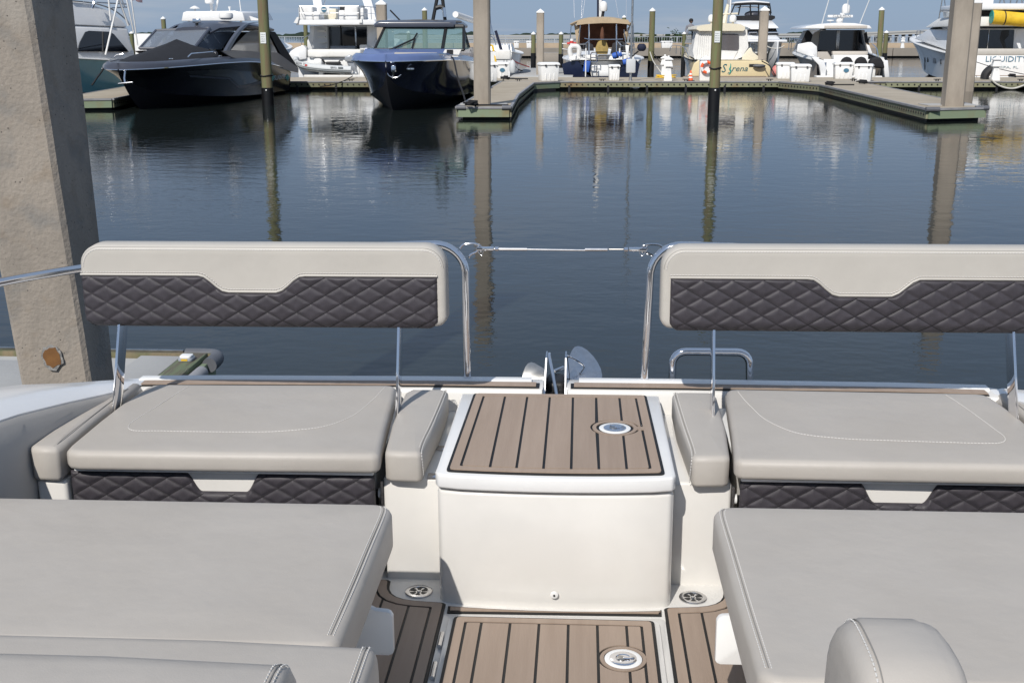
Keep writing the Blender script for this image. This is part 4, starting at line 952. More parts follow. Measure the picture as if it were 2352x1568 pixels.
for a in ((1225, 80, 73, 10.5, 123, 'capped wooden pile left of the tall capped concrete pile'), (1288, 82, 73, 10, 125, 'capped wooden pile beside the concrete float'),
          (1495, 63, 18, 13.2, 141, 'tall capped wooden pile right of the sailboat with a rope around it'), (1431, 84, 35, 9.5, None, 'capped wooden pile behind the tan sailboat canopy'),
          (2018, 64, 16, 12.5, None, 'tall leaning capped wooden pile right of the outboard cruiser'), (2030, 88, 70, 10, 123, 'short capped wooden pile right of the leaning tall pile'),
          (1973, 88, 71, 9.5, None, 'short capped wooden pile left of the leaning tall pile'), (383, 78, 38, 10.5, None, 'capped wooden pile above the black cruiser roof'),
          (977.5, 66, 17.5, 11.5, None, 'capped wooden pile rising behind the blue cruiser roof'), (705.5, 66, 40, 9.5, None, 'wooden pile beside the flybridge yacht stairs'),
          (940, 92, 71, 8.5, None, 'capped wooden pile seen through the blue cruiser windscreen, right one'), (903, 92, 71, 8.5, None, 'capped wooden pile seen through the blue cruiser windscreen, left one'),
          (308, 86, 72, 9, None, 'wooden pile beside the sportfishing yacht stern'), (1569, 88, 73, 9, None, 'short capped wooden pile behind the cream boat bow')):
    wood_pile(a[5], a[0], a[1], a[2], a[3], a[4], True, utop=(2026 if a[0] == 2018 else None), base_v=150)
# ================================================================ boats: shared builders (own axes: y away from the viewer, z above the water)
YAW = 3.5
def boat(name, label, cat, u, Y, yaw=YAW):
    p = gy(u, 200, Y); o = thing(name, label, cat, (p.x, Y, 0), yaw); f = Frame((p.x, Y, 0), yaw); return o, f
def hull(o, sts, mt, mbm='bottom_paint', deck='white', camber=.04, transom=True, sub=4, flare=.25, rail=None, railr=.03, deckdrop=0.0):
    S_ = [tuple(q) for q in smooth_path_n(sts, sub)]
    for s in (-1, 1):
        secs = []
        for y, hs, zs, hc, zc, zk in S_:
            col = []
            for t in (0, .33, .66, 1):
                x = hs+(hc-hs)*t; x -= flare*(hs-hc)*math.sin(math.pi*t)*.5; col.append((s*x, y, zs+(zc-zs)*t))
            secs.append(col)
        MB().loft(secs, False, False).build('hull_side', mt, o, sharp=60)
    MB().loft([[(-hc, y, zc), (0, y, zk), (hc, y, zc)] for y, hs, zs, hc, zc, zk in S_], False, False).build('hull_bottom', mbm, o)
    if deck: MB().loft([[(-hs, y, zs-deckdrop), (-hs*.5, y, zs+camber*.8-deckdrop), (0, y, zs+camber-deckdrop), (hs*.5, y, zs+camber*.8-deckdrop), (hs, y, zs-deckdrop)] for y, hs, zs, hc, zc, zk in S_], False, False).build('deck', deck, o)
    if transom:
        y, hs, zs, hc, zc, zk = S_[0]; MB().panel([(-hs, y, zs), (hs, y, zs), (hc, y, zc), (0, y, zk), (-hc, y, zc)], .03).build('transom', mt, o)
    if rail:
        for s in (-1, 1): MB().tube([(s*(hs+railr*.5), y, zs) for y, hs, zs, hc, zc, zk in S_], railr, 6).build('rub_rail', rail, o)
    return S_
def smooth_path_n(P, n):
    out = []; m = len(P[0])
    for i in range(len(P)-1):
        a = P[max(i-1, 0)]; b = P[i]; c = P[i+1]; d = P[min(i+2, len(P)-1)]
        for k in range(n):
            t = k/n; out.append([.5*((2*b[j])+(c[j]-a[j])*t+(2*a[j]-5*b[j]+4*c[j]-d[j])*t*t+(3*b[j]-a[j]-3*c[j]+d[j])*t**3) for j in range(m)])
    return out+[list(P[-1])]
def hits(f, tree, px, off=.012):                        # where sight lines meet a hull side
    o_ = f.I @ Vector((0, 0, HC)); out = []; last = None
    for u, v in px:
        d = (f.I.to_3x3() @ ray(u, v)).normalized(); h = tree.ray_cast(o_, d)
        p = h[0]-d*off*1.5 if h[0] else None
        out.append(p)
    good = [p for p in out if p]
    return [p or min(good, key=lambda g: 0) for p in out] if good else []
def hull_patch(o, f, nm, tree, top, bot, m, n=16, t=.02):
    def res(P):
        L = [0]
        for i in range(len(P)-1): L.append(L[-1]+math.dist(P[i], P[i+1]))
        out = []
        for k in range(n+1):
            s_ = L[-1]*k/n; i = max(j for j in range(len(P)-1) if L[j] <= s_+1e-9); w = (s_-L[i])/max(L[i+1]-L[i], 1e-9); out.append((P[i][0]+(P[i+1][0]-P[i][0])*w, P[i][1]+(P[i+1][1]-P[i][1])*w))
        return out
    a = res(top); b = res(bot); rows = []
    for k in range(5): rows.append(hits(f, tree, [(p[0]+(q[0]-p[0])*k/4, p[1]+(q[1]-p[1])*k/4) for p, q in zip(a, b)]))
    if not all(rows): return None
    vs = [p for r_ in rows for p in r_]; w = n+1; fs = [(i*w+j, i*w+j+1, i*w+w+j+1, i*w+w+j) for i in range(4) for j in range(n)]
    return MB().add(vs, fs).build(nm, m, o, recalc=False, sharp=60)
def hull_tree(o): return bvh(*[c_ for c_ in o.children if c_.name.startswith('hull_side')])
def cabin(o, nm, prof, h0, h1, m, bevel=.05, seg=3):      # side profile (y, z) given width, h0 at the foot to h1 at the top
    z0 = min(z for y, z in prof); z1 = max(z for y, z in prof); hw = lambda z: h0+(h1-h0)*(z-z0)/max(z1-z0, 1e-6)
    n = len(prof); vs = [(-hw(z), y, z) for y, z in prof]+[(hw(z), y, z) for y, z in prof]
    return MB().add(vs, [tuple(range(n)), tuple(range(n, 2*n))[::-1]]+[(i, (i+1) % n, (i+1) % n+n, i+n) for i in range(n)]).build(nm, m, o, bevel, seg)
def pan(o, nm, pts, t, m, parent=None, bevel=0): return MB().panel(pts, t).build(nm, m, parent or o, bevel)
def tub(o, nm, pts, r, m, n=7, sm=0): return MB().tube(smooth_path(pts, sm) if sm else pts, r, n).build(nm, m, o)
def bxx(o, nm, x0, x1, y0, y1, z0, z1, m, bev=.02, seg=2): return MB().bx(x0, x1, y0, y1, z0, z1).build(nm, m, o, bev, seg)
def rail(o, pts, h, r=.018, m='steel', mid=True, every=1, nm='rail'):
    P = [Vector(p) for p in pts]; up = Vector((0, 0, h)); k = tub(o, nm, [p+up for p in P], r, m)
    if mid: tub(k, 'mid_rail', [p+up*.5 for p in P], r*.7, m)
    for p in P[::every]: tub(k, 'stanchion', [p, p+up], r*.9, m)
    return k
def dome(o, nm, c, r, h, m='white'): return MB().lathe([(0, 0), (r*.85, 0), (r, h*.12), (r, h*.55), (r*.88, h*.78), (r*.55, h*.95), (0, h)], 18, Matrix.Translation(c)).build(nm, m, o)
def side_text(o, body, size, m, x, y, z, sx=1, nm='lettering', **k):   # reads on the port side of a boat that points at the viewer
    return text(nm, body, size, m, o, Matrix(((0, 0, 1, x), (1, 0, 0, y), (0, 1, 0, z), (0, 0, 0, 1))), sx=sx, **k)
def back_text(o, body, size, m, x, y, z, sx=1, nm='lettering', **k): return text(nm, body, size, m, o, Matrix.Translation((x, y, z)) @ FACE, sx=sx, **k)
# ---------------------------------------------------------------- sportfishing yacht at far left
o, f = boat('sportfishing_yacht', 'white sportfishing yacht with teal hull and leaning outrigger poles at far left', 'yacht', 290, 49.0, 30)
o.location.x -= 1.9; o.location.y += 1.0; f = Frame(o.location, 30); HW = 2.15
c = lambda x, y, X=HW: f.on(*D2(x, y, 300, 0, 5.808), 'x', X)
zs = c(190, 1400).z
hull(o, [(6.5, 2.1, zs-.35, 1.95, .05, -.5), (3, 2.2, zs-.2, 2.0, .08, -.6), (-1, 2.2, zs, 1.95, .15, -.7), (-5, 1.95, zs+.25, 1.4, .4, -.6), (-8, 1.2, zs+.5, .5, .8, -.1), (-9.8, .15, zs+.7, .03, 1.5, 1.1)], 'teal_hull', deck='white', rail='white')
pr = [c(-300, 1400), c(-300, 1000), c(-60, 720), c(0, 585), c(1320, 640), c(1340, 900), c(1420, 1220), c(1420, 1400)]
cabin(o, 'house', [(p.y, p.z) for p in pr], 2.13, 1.95, 'white_gloss', .12, 4)
w = [c(*q, 2.13) for q in ((60, 1200), (140, 985), (290, 745), (370, 722), (840, 745), (940, 800), (1240, 1205))]
for s in (-1, 1): pan(o, 'window', [(s*(2.12-.16*(p.z-w[0].z)), p.y, p.z) for p in w], .06, 'glass_dark')
pr = [c(-150, 575), c(-100, 40), c(0, 20), c(450, 80), c(900, 250), c(1180, 470), c(1270, 600), c(1270, 640)]
cabin(o, 'flybridge', [(p.y, p.z) for p in pr], 1.97, 1.8, 'white_gloss', .15, 4)
tub(o, 'bridge_rail', [c(-100, 20, 1.85), c(450, 85, 1.85), c(900, 240, 1.85), c(1200, 480, 1.85), c(1260, 590, 1.85)], .03, 'steel_dull', sm=4)
for a, b, r_ in (((710, 1280), (1010, -60), .04), ((830, 480), (780, 0), .035), ((1360, 760), (1190, -60), .035), ((1240, 600), (1010, -50), .045), ((1450, 1060), (1300, -60), .035), ((1160, 180), (1080, -20), .03)):
    tub(o, 'outrigger_pole', [c(*a, 2.25), c(*b, 2.3)], r_, 'white')
tub(o, 'grab_handle', [c(430, -40, 2.0), c(440, 90, 2.1), (c(400, 200, 2.05))], .05, 'chrome')
tub(o, 'rod_holder', [c(500, 60, 1.4), c(1200, 100, 1.4)], .03, 'steel'); tub(o, 'rod_holder', [c(840, 190, 1.4), c(1200, 170, 1.4)], .03, 'steel')
fg = [c(*q, 1.2) for q in ((1325, -40), (1535, -20), (1525, 70), (1460, 55), (1390, 38), (1325, 25))]
F_ = thing('striped_flag', 'red and white striped flag at the top left of the picture', 'flag', o.matrix_basis @ fg[0]); fi = Frame(F_.location, 0)
for k in range(6):
    row = [[fi.L(f.M @ (fg[0]+(fg[1]-fg[0])*t+(fg[5]-fg[0])*((k+e)/6)+Vector((0, .1*math.sin(7*t), .05*math.sin(5*t))))) for t in (0, .2, .4, .6, .8, 1)] for e in (0, 1)]
    MB().loft([[a, b, b+Vector((0, .012, 0)), a+Vector((0, .012, 0))] for a, b in zip(*row)]).build('stripe', 'red' if k % 2 == 0 else 'white', F_)
# ---------------------------------------------------------------- white hardtop cruiser behind the black one
o, f = boat('hardtop_yacht', 'white hardtop yacht with radar dome showing above the black cruiser roof', 'yacht', 500, 62)
c = lambda x, y, Y=0: f.on(*D2(x, y, 0, 0, 2.297), 'y', Y)
hull(o, [(0, 2.0, 1.3, 1.9, .05, -.4), (4, 2.2, 1.5, 2.0, .1, -.6), (9, 1.9, 1.8, 1.3, .4, -.5), (13, .1, 2.1, .05, 1.3, 1)], 'white_gloss')
a = c(1650, 195); b = c(2340, 190); zt = c(1690, 105).z
cabin(o, 'house', [(1.2, 1.3), (1.2, a.z-.9), (7, a.z-.9), (9.5, 1.5)], 1.9, 1.7, 'white_gloss')
pan(o, 'window', [(-1.5, 1.15, 1.6), (1.5, 1.15, 1.6), (1.4, 1.15, a.z-1.1), (-1.4, 1.15, a.z-1.1)], .05, 'glass_dark')
x0 = c(1665, 180).x; x1 = c(2250, 190).x
MB().loft([[(x0, 0, a.z), (x1, 0, a.z), (x1-.1, 0, zt-.06), (x1-.5, 0, zt), (x0+.3, 0, zt), (x0+.12, 0, zt-.06)], [(x0-.2, 5, a.z+.1), (x1+.2, 5, a.z+.1), (x1, 5, zt), (x1-.4, 5, zt+.1), (x0+.2, 5, zt+.1), (x0, 5, zt)]]).build('hardtop', 'white_gloss', o, .04)
for x in (x0+.3, x1-.3): tub(o, 'hardtop_leg', [(x, .3, a.z), (x*.95, .6, a.z-1)], .06, 'white'); tub(o, 'hardtop_leg', [(x, 4, a.z), (x*.95, 4, a.z-1)], .06, 'white')
pan(o, 'side_wing', [c(2200, 190, 1), c(2210, 110, 1), c(2270, 140, 1), c(2420, 190, 1)], .1, 'white_gloss')
tub(o, 'radar_mast', [c(1950, 110, 2), c(1940, 40, 2), c(1960, -60, 2)], .09, 'white'); tub(o, 'radar_mast', [c(1980, 110, 2), c(2010, -30, 2)], .06, 'white')
q = c(1940, 20, 2); dome(o, 'satellite_dome', (q.x, q.y-.3, q.z-.1), .24, .4)
q = c(1790, 85, 1); MB().lathe([(0, -.16), (.03, -.16), (.03, 0), (.28, .02), (.2, .09), (.05, .16), (0, .17)], 14, Matrix.Translation(q)).build('antenna_mushroom', 'white', o)
q = c(2110, 85, 1); MB().lathe([(0, -.12), (.02, -.12), (.05, 0), (.08, .12), (0, .13)], 10, Matrix.Translation(q)).build('antenna_mushroom', 'white', o)
tub(o, 'whip_antenna', [c(2215, 115, 1), c(2195, -40, 1)], .025, 'white')
# ---------------------------------------------------------------- black cruiser
p = gz(331, 249, 0)
DB = thing('black_cruiser', 'long black hulled cruiser with dark grey roof and black bow cover', 'boat', (p.x, p.y, 0), 6.2); f = Frame((p.x, p.y, 0), 6.2); o = DB
c = lambda x, y, ax='x', X=1.45: f.on(*D2(x, y, 400, 60, 2.767), ax, X)
st = [(12.2, 1.55, .84, 1.45, .1, -.4), (10, 1.7, 1.17, 1.55, .1, -.5), (7, 1.76, 1.40, 1.55, .12, -.6), (4, 1.72, 1.44, 1.35, .22, -.6), (1.5, 1.52, 1.41, .9, .38, -.45), (0, 1.25, 1.38, .5, .55, -.15), (-.9, .95, 1.36, .2, .8, .35), (-1.45, .6, 1.345, .06, 1.05, .85), (-1.68, .25, 1.335, .02, 1.2, 1.1), (-1.74, .012, 1.33, .006, 1.25, 1.2)]
S_ = hull(o, st, 'charcoal_hull', deck=None, rail='chrome', railr=.022, flare=.35)
def top_band(o, S_, h, inw, m, nm='gunwale'):
    for s in (-1, 1): MB().loft([[(s*hs, y, zs+.01), (s*(hs-inw*.25), y, zs+h*.6), (s*(max(hs-inw, .02)), y, zs+h), (s*(max(hs-inw*1.8, .01)), y, zs+h*.98)] for y, hs, zs, hc, zc, zk in S_], False, False).build(nm, m, o, sharp=60)
top_band(o, S_, .22, .16, 'charcoal_deck')
MB().loft([[(-max(hs-.25, .01), y, zs+.2), (0, y, zs+.22), (max(hs-.25, .01), y, zs+.2)] for y, hs, zs, hc, zc, zk in S_], False, False).build('deck', 'charcoal_deck', o)
TL = c(620, 175, 'y', 5.0); TR = c(1212, 150, 'y', 5.0); BL = c(440, 372, 'y', 3.3); BRr = c(1040, 372, 'y', 3.3)
pan(o, 'windscreen', [BL, BRr, TR, TL], .025, 'glass_clear')
for a, b in ((BL, TL), (BRr, TR), (TL, TR), (BL, BRr)): tub(o, 'windscreen_frame', [a, b], .06, 'charcoal_deck')
s1 = c(1340, 385, 'x', BRr.x+.05); s2 = c(1500, 155, 'x', TR.x+.08)
pan(o, 'side_screen', [BRr, s1, s2, TR], .025, 'glass_clear')
for s in (1, -1):
    A0 = c(1395, 400, 'x', 1.5); A1 = c(1490, 240, 'x', 1.46); A2 = c(1610, 110, 'x', 1.38); A3 = c(1760, 80, 'x', 1.35)
    P = smooth_path([A0, A1, A2, A3], 5); MB().loft([[(s*p.x-.06, p.y-.16, p.z), (s*p.x+.06, p.y-.16, p.z), (s*p.x+.06, p.y+.22, p.z), (s*p.x-.06, p.y+.22, p.z)] for p in P]).build('roof_arch', 'charcoal_deck', o)
    W_ = [c(*q, 'x', 1.46) for q in ((1440, 392), (1530, 290), (1620, 200), (1720, 165), (1800, 170), (1880, 260), (1960, 420))]
    pan(o, 'side_window', [(s*p.x, p.y, p.z) for p in W_], .04, 'glass_smoke')
    C4 = [c(*q, 'x', 1.42) for q in ((1860, 180), (1935, 190), (2190, 590), (2010, 470))]
    pan(o, 'aft_canvas', [(s*p.x, p.y, p.z) for p in C4], .04, 'canvas_black')
    H0 = [c(*q, 'x', 1.66) for q in ((1340, 400), (1440, 395), (1960, 420), (2190, 590), (2190, 640), (1450, 470))]
    pan(o, 'cabin_side', [(s*p.x, p.y, p.z) for p in H0], .06, 'charcoal_deck')
C4 = [c(1935, 190, 'x', 1.4), c(2190, 590, 'x', 1.4)]
MB().loft([[(-1.4, p.y, p.z), (1.4, p.y, p.z), (1.4, p.y+.03, p.z), (-1.4, p.y+.03, p.z)] for p in C4]).build('aft_canvas', 'canvas_black', o)
RZ = [(4.85, TL.z-.02, TR.x+.08), (5.6, TL.z+.14, TR.x+.16), (7, TL.z+.24, 1.42), (9, TL.z+.2, 1.42), (c(1940, 150).y, c(1940, 150).z, 1.38)]
MB().loft([[(-h, y, z-.12), (h, y, z-.12), (h*1.02, y, z-.04), (h*.8, y, z+.1), (h*.4, y, z+.15), (0, y, z+.16), (-h*.4, y, z+.15), (-h*.8, y, z+.1), (-h*1.02, y, z-.04)] for y, z, h in RZ]).build('roof', 'charcoal_deck', o, sharp=50)
# black bow cover with a tent peak
SC = []
for y, hh, zz, pk in ((-1.2, .35, 1.50, .06), (-.3, .85, 1.55, .14), (1.0, 1.2, 1.60, .30), (2.2, 1.35, 1.64, .42), (3.3, 1.42, 1.70, .60), (3.9, 1.42, 1.74, .45)):
    SC.append([(-hh, y, zz-.05), (-hh*.66, y, zz+pk*.45), (-hh*.3, y, zz+pk*.72), (0, y, zz+pk), (hh*.3, y, zz+pk*.72), (hh*.66, y, zz+pk*.45), (hh, y, zz-.05)])
MB().loft(SC, False, False).build('bow_cover', 'canvas_black', o)
q = c(1070, 70, 'y', 5.2); bxx(o, 'spotlight', q.x-.14, q.x+.14, q.y-.1, q.y+.12, q.z-.08, q.z+.09, 'chrome', .03); MB().cyl((q.x, q.y, q.z-.2), (q.x, q.y, q.z-.05), .06, 8).build('spotlight_base', 'black', o)
q = c(1395, 20, 'y', 7); MB().lathe([(0, -.12), (.17, -.12), (.27, -.05), (.28, .05), (.25, .13), (0, .15)], 20, Matrix.Translation(q)).build('radar_dome', 'white', o)
for a, b in (((160, 465), (160, 440)), ((270, 462), (265, 435))): pass
tub(o, 'bow_handrail', [c(150, 465, 'y', -.9), c(185, 440, 'y', -.9), c(260, 432, 'y', -.9), c(272, 460, 'y', -.9)], .018, 'steel')
tub(o, 'side_handrail', [c(970, 468, 'x', 1.35), c(1010, 430, 'x', 1.35), c(1280, 405, 'x', 1.35), c(1300, 430, 'x', 1.35)], .022, 'chrome'); 
for x, y in ((235, 520), (385, 515), (785, 488), (1330, 455)):
    q = c(x, y, 'x', 1.5) if x > 500 else c(x, y, 'y', -.3); MB().box(q, (.06, .22, .04)).build('cleat', 'chrome', o, .01)
q = c(270, 700, 'y', -1.85); tub(o, 'anchor', [q+Vector((0, .1, .22)), q, q+Vector((.02, -.02, -.18))], .03, 'chrome'); tub(o, 'anchor', [q+Vector((-.2, -.05, -.18)), q+Vector((0, -.05, -.16)), q+Vector((.28, -.03, -.13))], .03, 'steel')
TR_ = hull_tree(o); dq_ = lambda P: [D2(x, y, 400, 60, 2.767) for x, y in P]
hull_patch(o, f, 'hull_window', TR_, dq_([(950, 622), (1400, 600), (1770, 640), (1800, 690)]), dq_([(1000, 660), (1440, 690), (1540, 785), (1700, 750), (1800, 715)]), 'glass_dark', 24)
hull_patch(o, f, 'hull_accent', TR_, dq_([(985, 665), (1440, 697), (1540, 792), (1700, 757), (1800, 722)]), dq_([(1000, 690), (1430, 715), (1535, 815), (1700, 790), (1800, 755)]), 'charcoal_deck', 24)
q, q0, q1 = hits(f, TR_, dq_([(1985, 693), (1905, 693), (2070, 693)]), .03)
side_text(o, 'SLAINTE', .26, 'letter_pale', q.x+.03, q.y, q.z, sx=(q1.y-q0.y)*.72/1.05)
for qq in (q0, q1):
    mb = MB()
    for k in range(4): mb.tube([(qq.x, qq.y+.16*math.cos(R(90*k)), qq.z+.07*math.sin(R(90*k))), (qq.x+.03, qq.y+.16*math.cos(R(90*k)), qq.z+.07*math.sin(R(90*k)))], .075, 8)
    mb.build('shamrock', 'shamrock', o)
mats = [('mooring_line', [c(40, 590, 'y', -1.5), c(10, 640, 'y', -1.6), c(-35, 700, 'y', -2.0), c(-90, 780, 'y', -2.2)])]
L_ = thing('mooring_line', 'black mooring line hanging from the black cruiser bow to the dock', 'rope', f.M @ mats[0][1][0]); fi = Frame(L_.location, 0); MB().tube(smooth_path([fi.L(f.M @ p) for p in mats[0][1]], 5), .03, 6).build('rope', 'rope_black', L_)
# ---------------------------------------------------------------- flybridge yacht with dinghy
o, f = boat('flybridge_yacht', 'white flybridge yacht seen from astern with a dinghy on its platform', 'yacht', 772, 61)
c = lambda x, y, Y=0: f.on(*D2(x, y, 1140, 0, 4.238), 'y', Y)
hull(o, [(.9, 2.25, c(300, 980, .9).z, 2.15, .1, -.5), (5, 2.4, 1.75, 2.2, .15, -.7), (10, 2.1, 2.1, 1.4, .5, -.6), (14, .1, 2.5, .05, 1.5, 1.2)], 'white_gloss', deck=None)
zp = c(700, 1290).z
bxx(o, 'swim_platform', c(255, 0).x, c(1420, 0).x, 0, 1.2, zp-.12, zp+.05, 'white_dirty', .03)
bxx(o, 'transom_wall', c(372, 0, .8).x, c(1215, 0, .8).x, .8, 1.0, zp+.04, c(0, 985, .8).z, 'white', .03)
bxx(o, 'transom_gate', c(1222, 0, .78).x, c(1345, 0, .78).x, .78, .95, c(0, 1270, .8).z, c(0, 975, .8).z, 'white', .03)
bxx(o, 'cockpit_seat', c(360, 0, .85).x, c(1270, 0, .85).x, .6, 1.7, c(0, 980, .85).z+.02, c(0, 840, .85).z, 'white_dirty', .08, 3)
for pts in ([(75, 930), (110, 870), (200, 810), (330, 770), (380, 820), (380, 1000), (150, 1040)], [(1380, 880), (1490, 850), (1500, 1300), (1290, 1310), (1345, 1000)]):
    pan(o, 'quarter', [c(*q, 1.0) for q in pts], .5, 'white_gloss', bevel=.05)
bxx(o, 'cockpit_floor', -2.1, 2.1, 1.0, 3.6, zp+.2, zp+.3, 'white_dirty')
bxx(o, 'saloon_wall', c(400, 0, 3.5).x, c(1560, 0, 3.5).x, 3.5, 9, zp+.3, c(0, 440, 3.5).z, 'white_gloss', .05)
G_ = pan(o, 'saloon_door', [c(*q, 3.46) for q in ((690, 830), (1390, 830), (1385, 465), (690, 465))], .05, 'glass_dark')
for x in (930, 1180): bxx(G_, 'door_stile', c(x-12, 0, 3.43).x, c(x+12, 0, 3.43).x, 3.38, 3.42, c(0, 830, 3.43).z, c(0, 440, 3.43).z, 'steel' if x > 1000 else 'black', .004)
bxx(o, 'stair_back', c(395, 0, 2.9).x, c(690, 0, 2.9).x, 2.9, 3.45, zp+.3, c(0, 440, 3.2).z, 'white_gloss', .03)
for k, yy in enumerate((520, 620, 715, 815)):
    z = c(0, yy, 2.6).z; bxx(o, 'stair_step', c(535, 0, 2.6).x, c(660, 0, 2.6).x, 2.5, 2.95, z-.06, z, 'white_dirty', .01)
pan(o, 'stair_wing', [c(*q, 2.4) for q in ((385, 840), (380, 700), (430, 560), (440, 440), (500, 440), (490, 680), (460, 730), (470, 840))], .12, 'white_gloss', bevel=.02)
pan(o, 'saloon_wing', [c(*q, 2.4) for q in ((1400, 440), (1560, 430), (1565, 560), (1520, 700), (1530, 860), (1390, 880), (1400, 700))], .14, 'white_gloss', bevel=.02)
zf = c(0, 430, .6).z; zf1 = c(0, 340, .6).z
MB().loft([[(c(160, 0, .6).x, .6, zf), (c(1560, 0, .6).x, .6, zf), (c(1500, 0, .6).x, .6, zf1), (c(215, 0, .6).x, .6, zf1)], [(-2.4, 5, zf+.05), (2.4, 5, zf+.05), (2.35, 5, zf1+.1), (-2.35, 5, zf1+.1)], [(-1.6, 10, zf), (1.6, 10, zf), (1.4, 10, zf1), (-1.4, 10, zf1)]]).build('flybridge_deck', 'white_gloss', o, .05, 3)
pan(o, 'flybridge_cheek', [c(*q, .55) for q in ((1255, 350), (1305, 300), (1310, 390), (1255, 390))], .1, 'white'); pan(o, 'flybridge_cheek', [c(*q, .55) for q in ((150, 390), (205, 295), (240, 290), (215, 400))], .1, 'white')
zr = c(0, 110, .7).z
rail(o, [(c(x, 0, .7).x, .7, zf1) for x in (235, 570, 900, 1250)], zr-zf1, .024)
rail(o, [(c(1250, 0, .7).x, .7, zf1), (c(1310, 0, .9).x, 1.2, zf1), (c(1430, 0, 2).x, 2.4, zf1), (c(1500, 0, 3).x, 3.6, zf1)], zr-zf1, .024)
rail(o, [(c(235, 0, .7).x, .7, zf1), (c(215, 0, .7).x, 2.2, zf1)], zr-zf1, .024)
for x0, x1, y0 in ((245, 490, 120), (920, 1030, 180), (1025, 1250, 120), (1290, 1360, 140), (490, 600, 200)): bxx(o, 'covered_seat', c(x0, 0, 1.6).x, c(x1, 0, 1.6).x, 1.2, 2.3, zf1, c(0, y0, 1.6).z, 'canvas_white', .09, 3)
bxx(o, 'helm_console', c(640, 0, 4).x, c(860, 0, 4).x, 4, 5, zf1, c(0, 150, 4).z, 'cream_light', .06); bxx(o, 'helm_screen', c(920, 0, 5).x, c(1040, 0, 5).x, 5, 5.1, zf1+.5, c(0, 120, 5).z, 'black')
SG = pan(o, 'sign_board', [c(*q, .62) for q in ((568, 250), (752, 250), (750, 107), (566, 107))], .02, 'white'); q = c(660, 165, .6); MB().cyl((q.x, q.y, q.z), (q.x, q.y-.015, q.z), .14, 20).build('emblem', 'letter_blue', SG); MB().box((q.x, q.y-.02, q.z+.01), (.22, .01, .05)).build('emblem_wave', 'white', SG); MB().box((q.x, q.y-.008, c(0, 225, .6).z), (.42, .01, .03)).build('print_line', 'letter_grey', SG)
for a, b in (((575, 110), (530, -80)), ((1500, 200), (1360, -80))): 
    P0 = c(*a, 3.2); P1 = c(*b, 3.6); MB().loft([[(P0.x-.22, P0.y, P0.z-.6), (P0.x+.22, P0.y, P0.z-.6), (P0.x+.22, P0.y+.3, P0.z-.6), (P0.x-.22, P0.y+.3, P0.z-.6)], [(P1.x-.25, P1.y, P1.z), (P1.x+.25, P1.y, P1.z), (P1.x+.25, P1.y+.3, P1.z), (P1.x-.25, P1.y+.3, P1.z)]]).build('radar_arch', 'white_gloss', o, .03)
tub(o, 'canopy_pole', [c(655, 100, 3), c(690, -20, 3)], .03, 'steel')
pan(o, 'wind_screen', [c(*q, 6) for q in ((1290, 180), (1560, 180), (1560, 95), (1290, 95))], .03, 'glass_clear')
tub(o, 'boarding_rail', [c(280, 780, 2.2), c(275, 690, 2.2), c(360, 620, 2.2), c(420, 590, 2.2)], .02, 'steel')
bxx(o, 'deck_table', c(740, 0, 2).x, c(1160, 0, 2).x, 1.9, 2.6, c(0, 840, 2).z, c(0, 780, 2).z, 'glass_clear', .03); bxx(o, 'covered_seat', c(1250, 0, 2.2).x, c(1385, 0, 2.2).x, 1.9, 2.8, c(0, 900, 2.2).z, c(0, 760, 2.2).z, 'canvas_white', .08)
# dinghy
dq = c(690, 1100, -.15)
DG = thing('inflatable_dinghy', 'grey inflatable dinghy with silver outboard lying on the yacht swim platform', 'dinghy', f.M @ Vector((dq.x, .1, zp+.05)), YAW); fi = Frame(DG.location, YAW)
dc = lambda x, y, Y=.1: fi.L(f.M @ c(x, y, Y))
P = smooth_path([dc(190, 1040), dc(240, 1090), dc(400, 1135), dc(700, 1170), dc(1125, 1190)], 5); R_ = [.10+.10*min(1, i/8) for i in range(len(P))]
MB().tube(P, R_, 12).build('side_tube', 'tube_grey', DG)
P2 = [p+Vector((0, .95, .06)) for p in P]; MB().tube(P2, R_, 12).build('side_tube', 'tube_grey', DG)
MB().tube(smooth_path([P[0], P[0]+Vector((-.14, .45, .12)), P2[0]], 5), .12, 10).build('bow_tube', 'tube_grey', DG)
for dz in (-.02, -.09): MB().tube([p+Vector((0, -r_*.98, dz)) for p, r_ in zip(P, R_)], .018, 6).build('rubbing_strake', 'tube_stripe', DG)
a = dc(260, 1200); b = dc(1110, 1240); MB().loft([[(a.x, .2, a.z+.25), (a.x, .6, a.z+.05), (a.x, .95, a.z+.25)], [(a.x+.6, .0, a.z+.05), (a.x+.6, .5, a.z-.12), (a.x+.6, .98, a.z+.05)], [(b.x, .0, b.z+.05), (b.x, .5, b.z-.08), (b.x, .98, b.z+.05)]], False, False).build('rigid_bottom', 'grey_plastic', DG)
text('registration', 'FL 3076 TA', .17, 'letter_grey', DG, Matrix.Translation(dc(255, 1065)+Vector((0, -.19, 0))) @ Matrix.Rotation(R(17), 4, 'Y') @ FACE, depth=.01)
text('maker_mark', 'BRIG', .15, 'letter_grey', DG, Matrix.Translation(dc(835, 1143)+Vector((0, -.215, 0))) @ FACE, depth=.01)
q = dc(372, 1107); bxxd = MB().box(q+Vector((0, -.2, 0)), (.12, .02, .09)).build('sticker', 'red', DG)
q = dc(955, 1150); MB().box(q+Vector((0, -.21, 0)), (.26, .03, .09)).build('handle_patch', 'tube_stripe', DG, .03)
MB().box(dc(570, 1050, .5), (.42, .4, .32)).build('console', 'white', DG, .06); MB().tube([dc(600, 990, .4), dc(640, 1020, .4), dc(680, 1080, .4)], .05, 7).build('steering_wheel', 'black', DG)
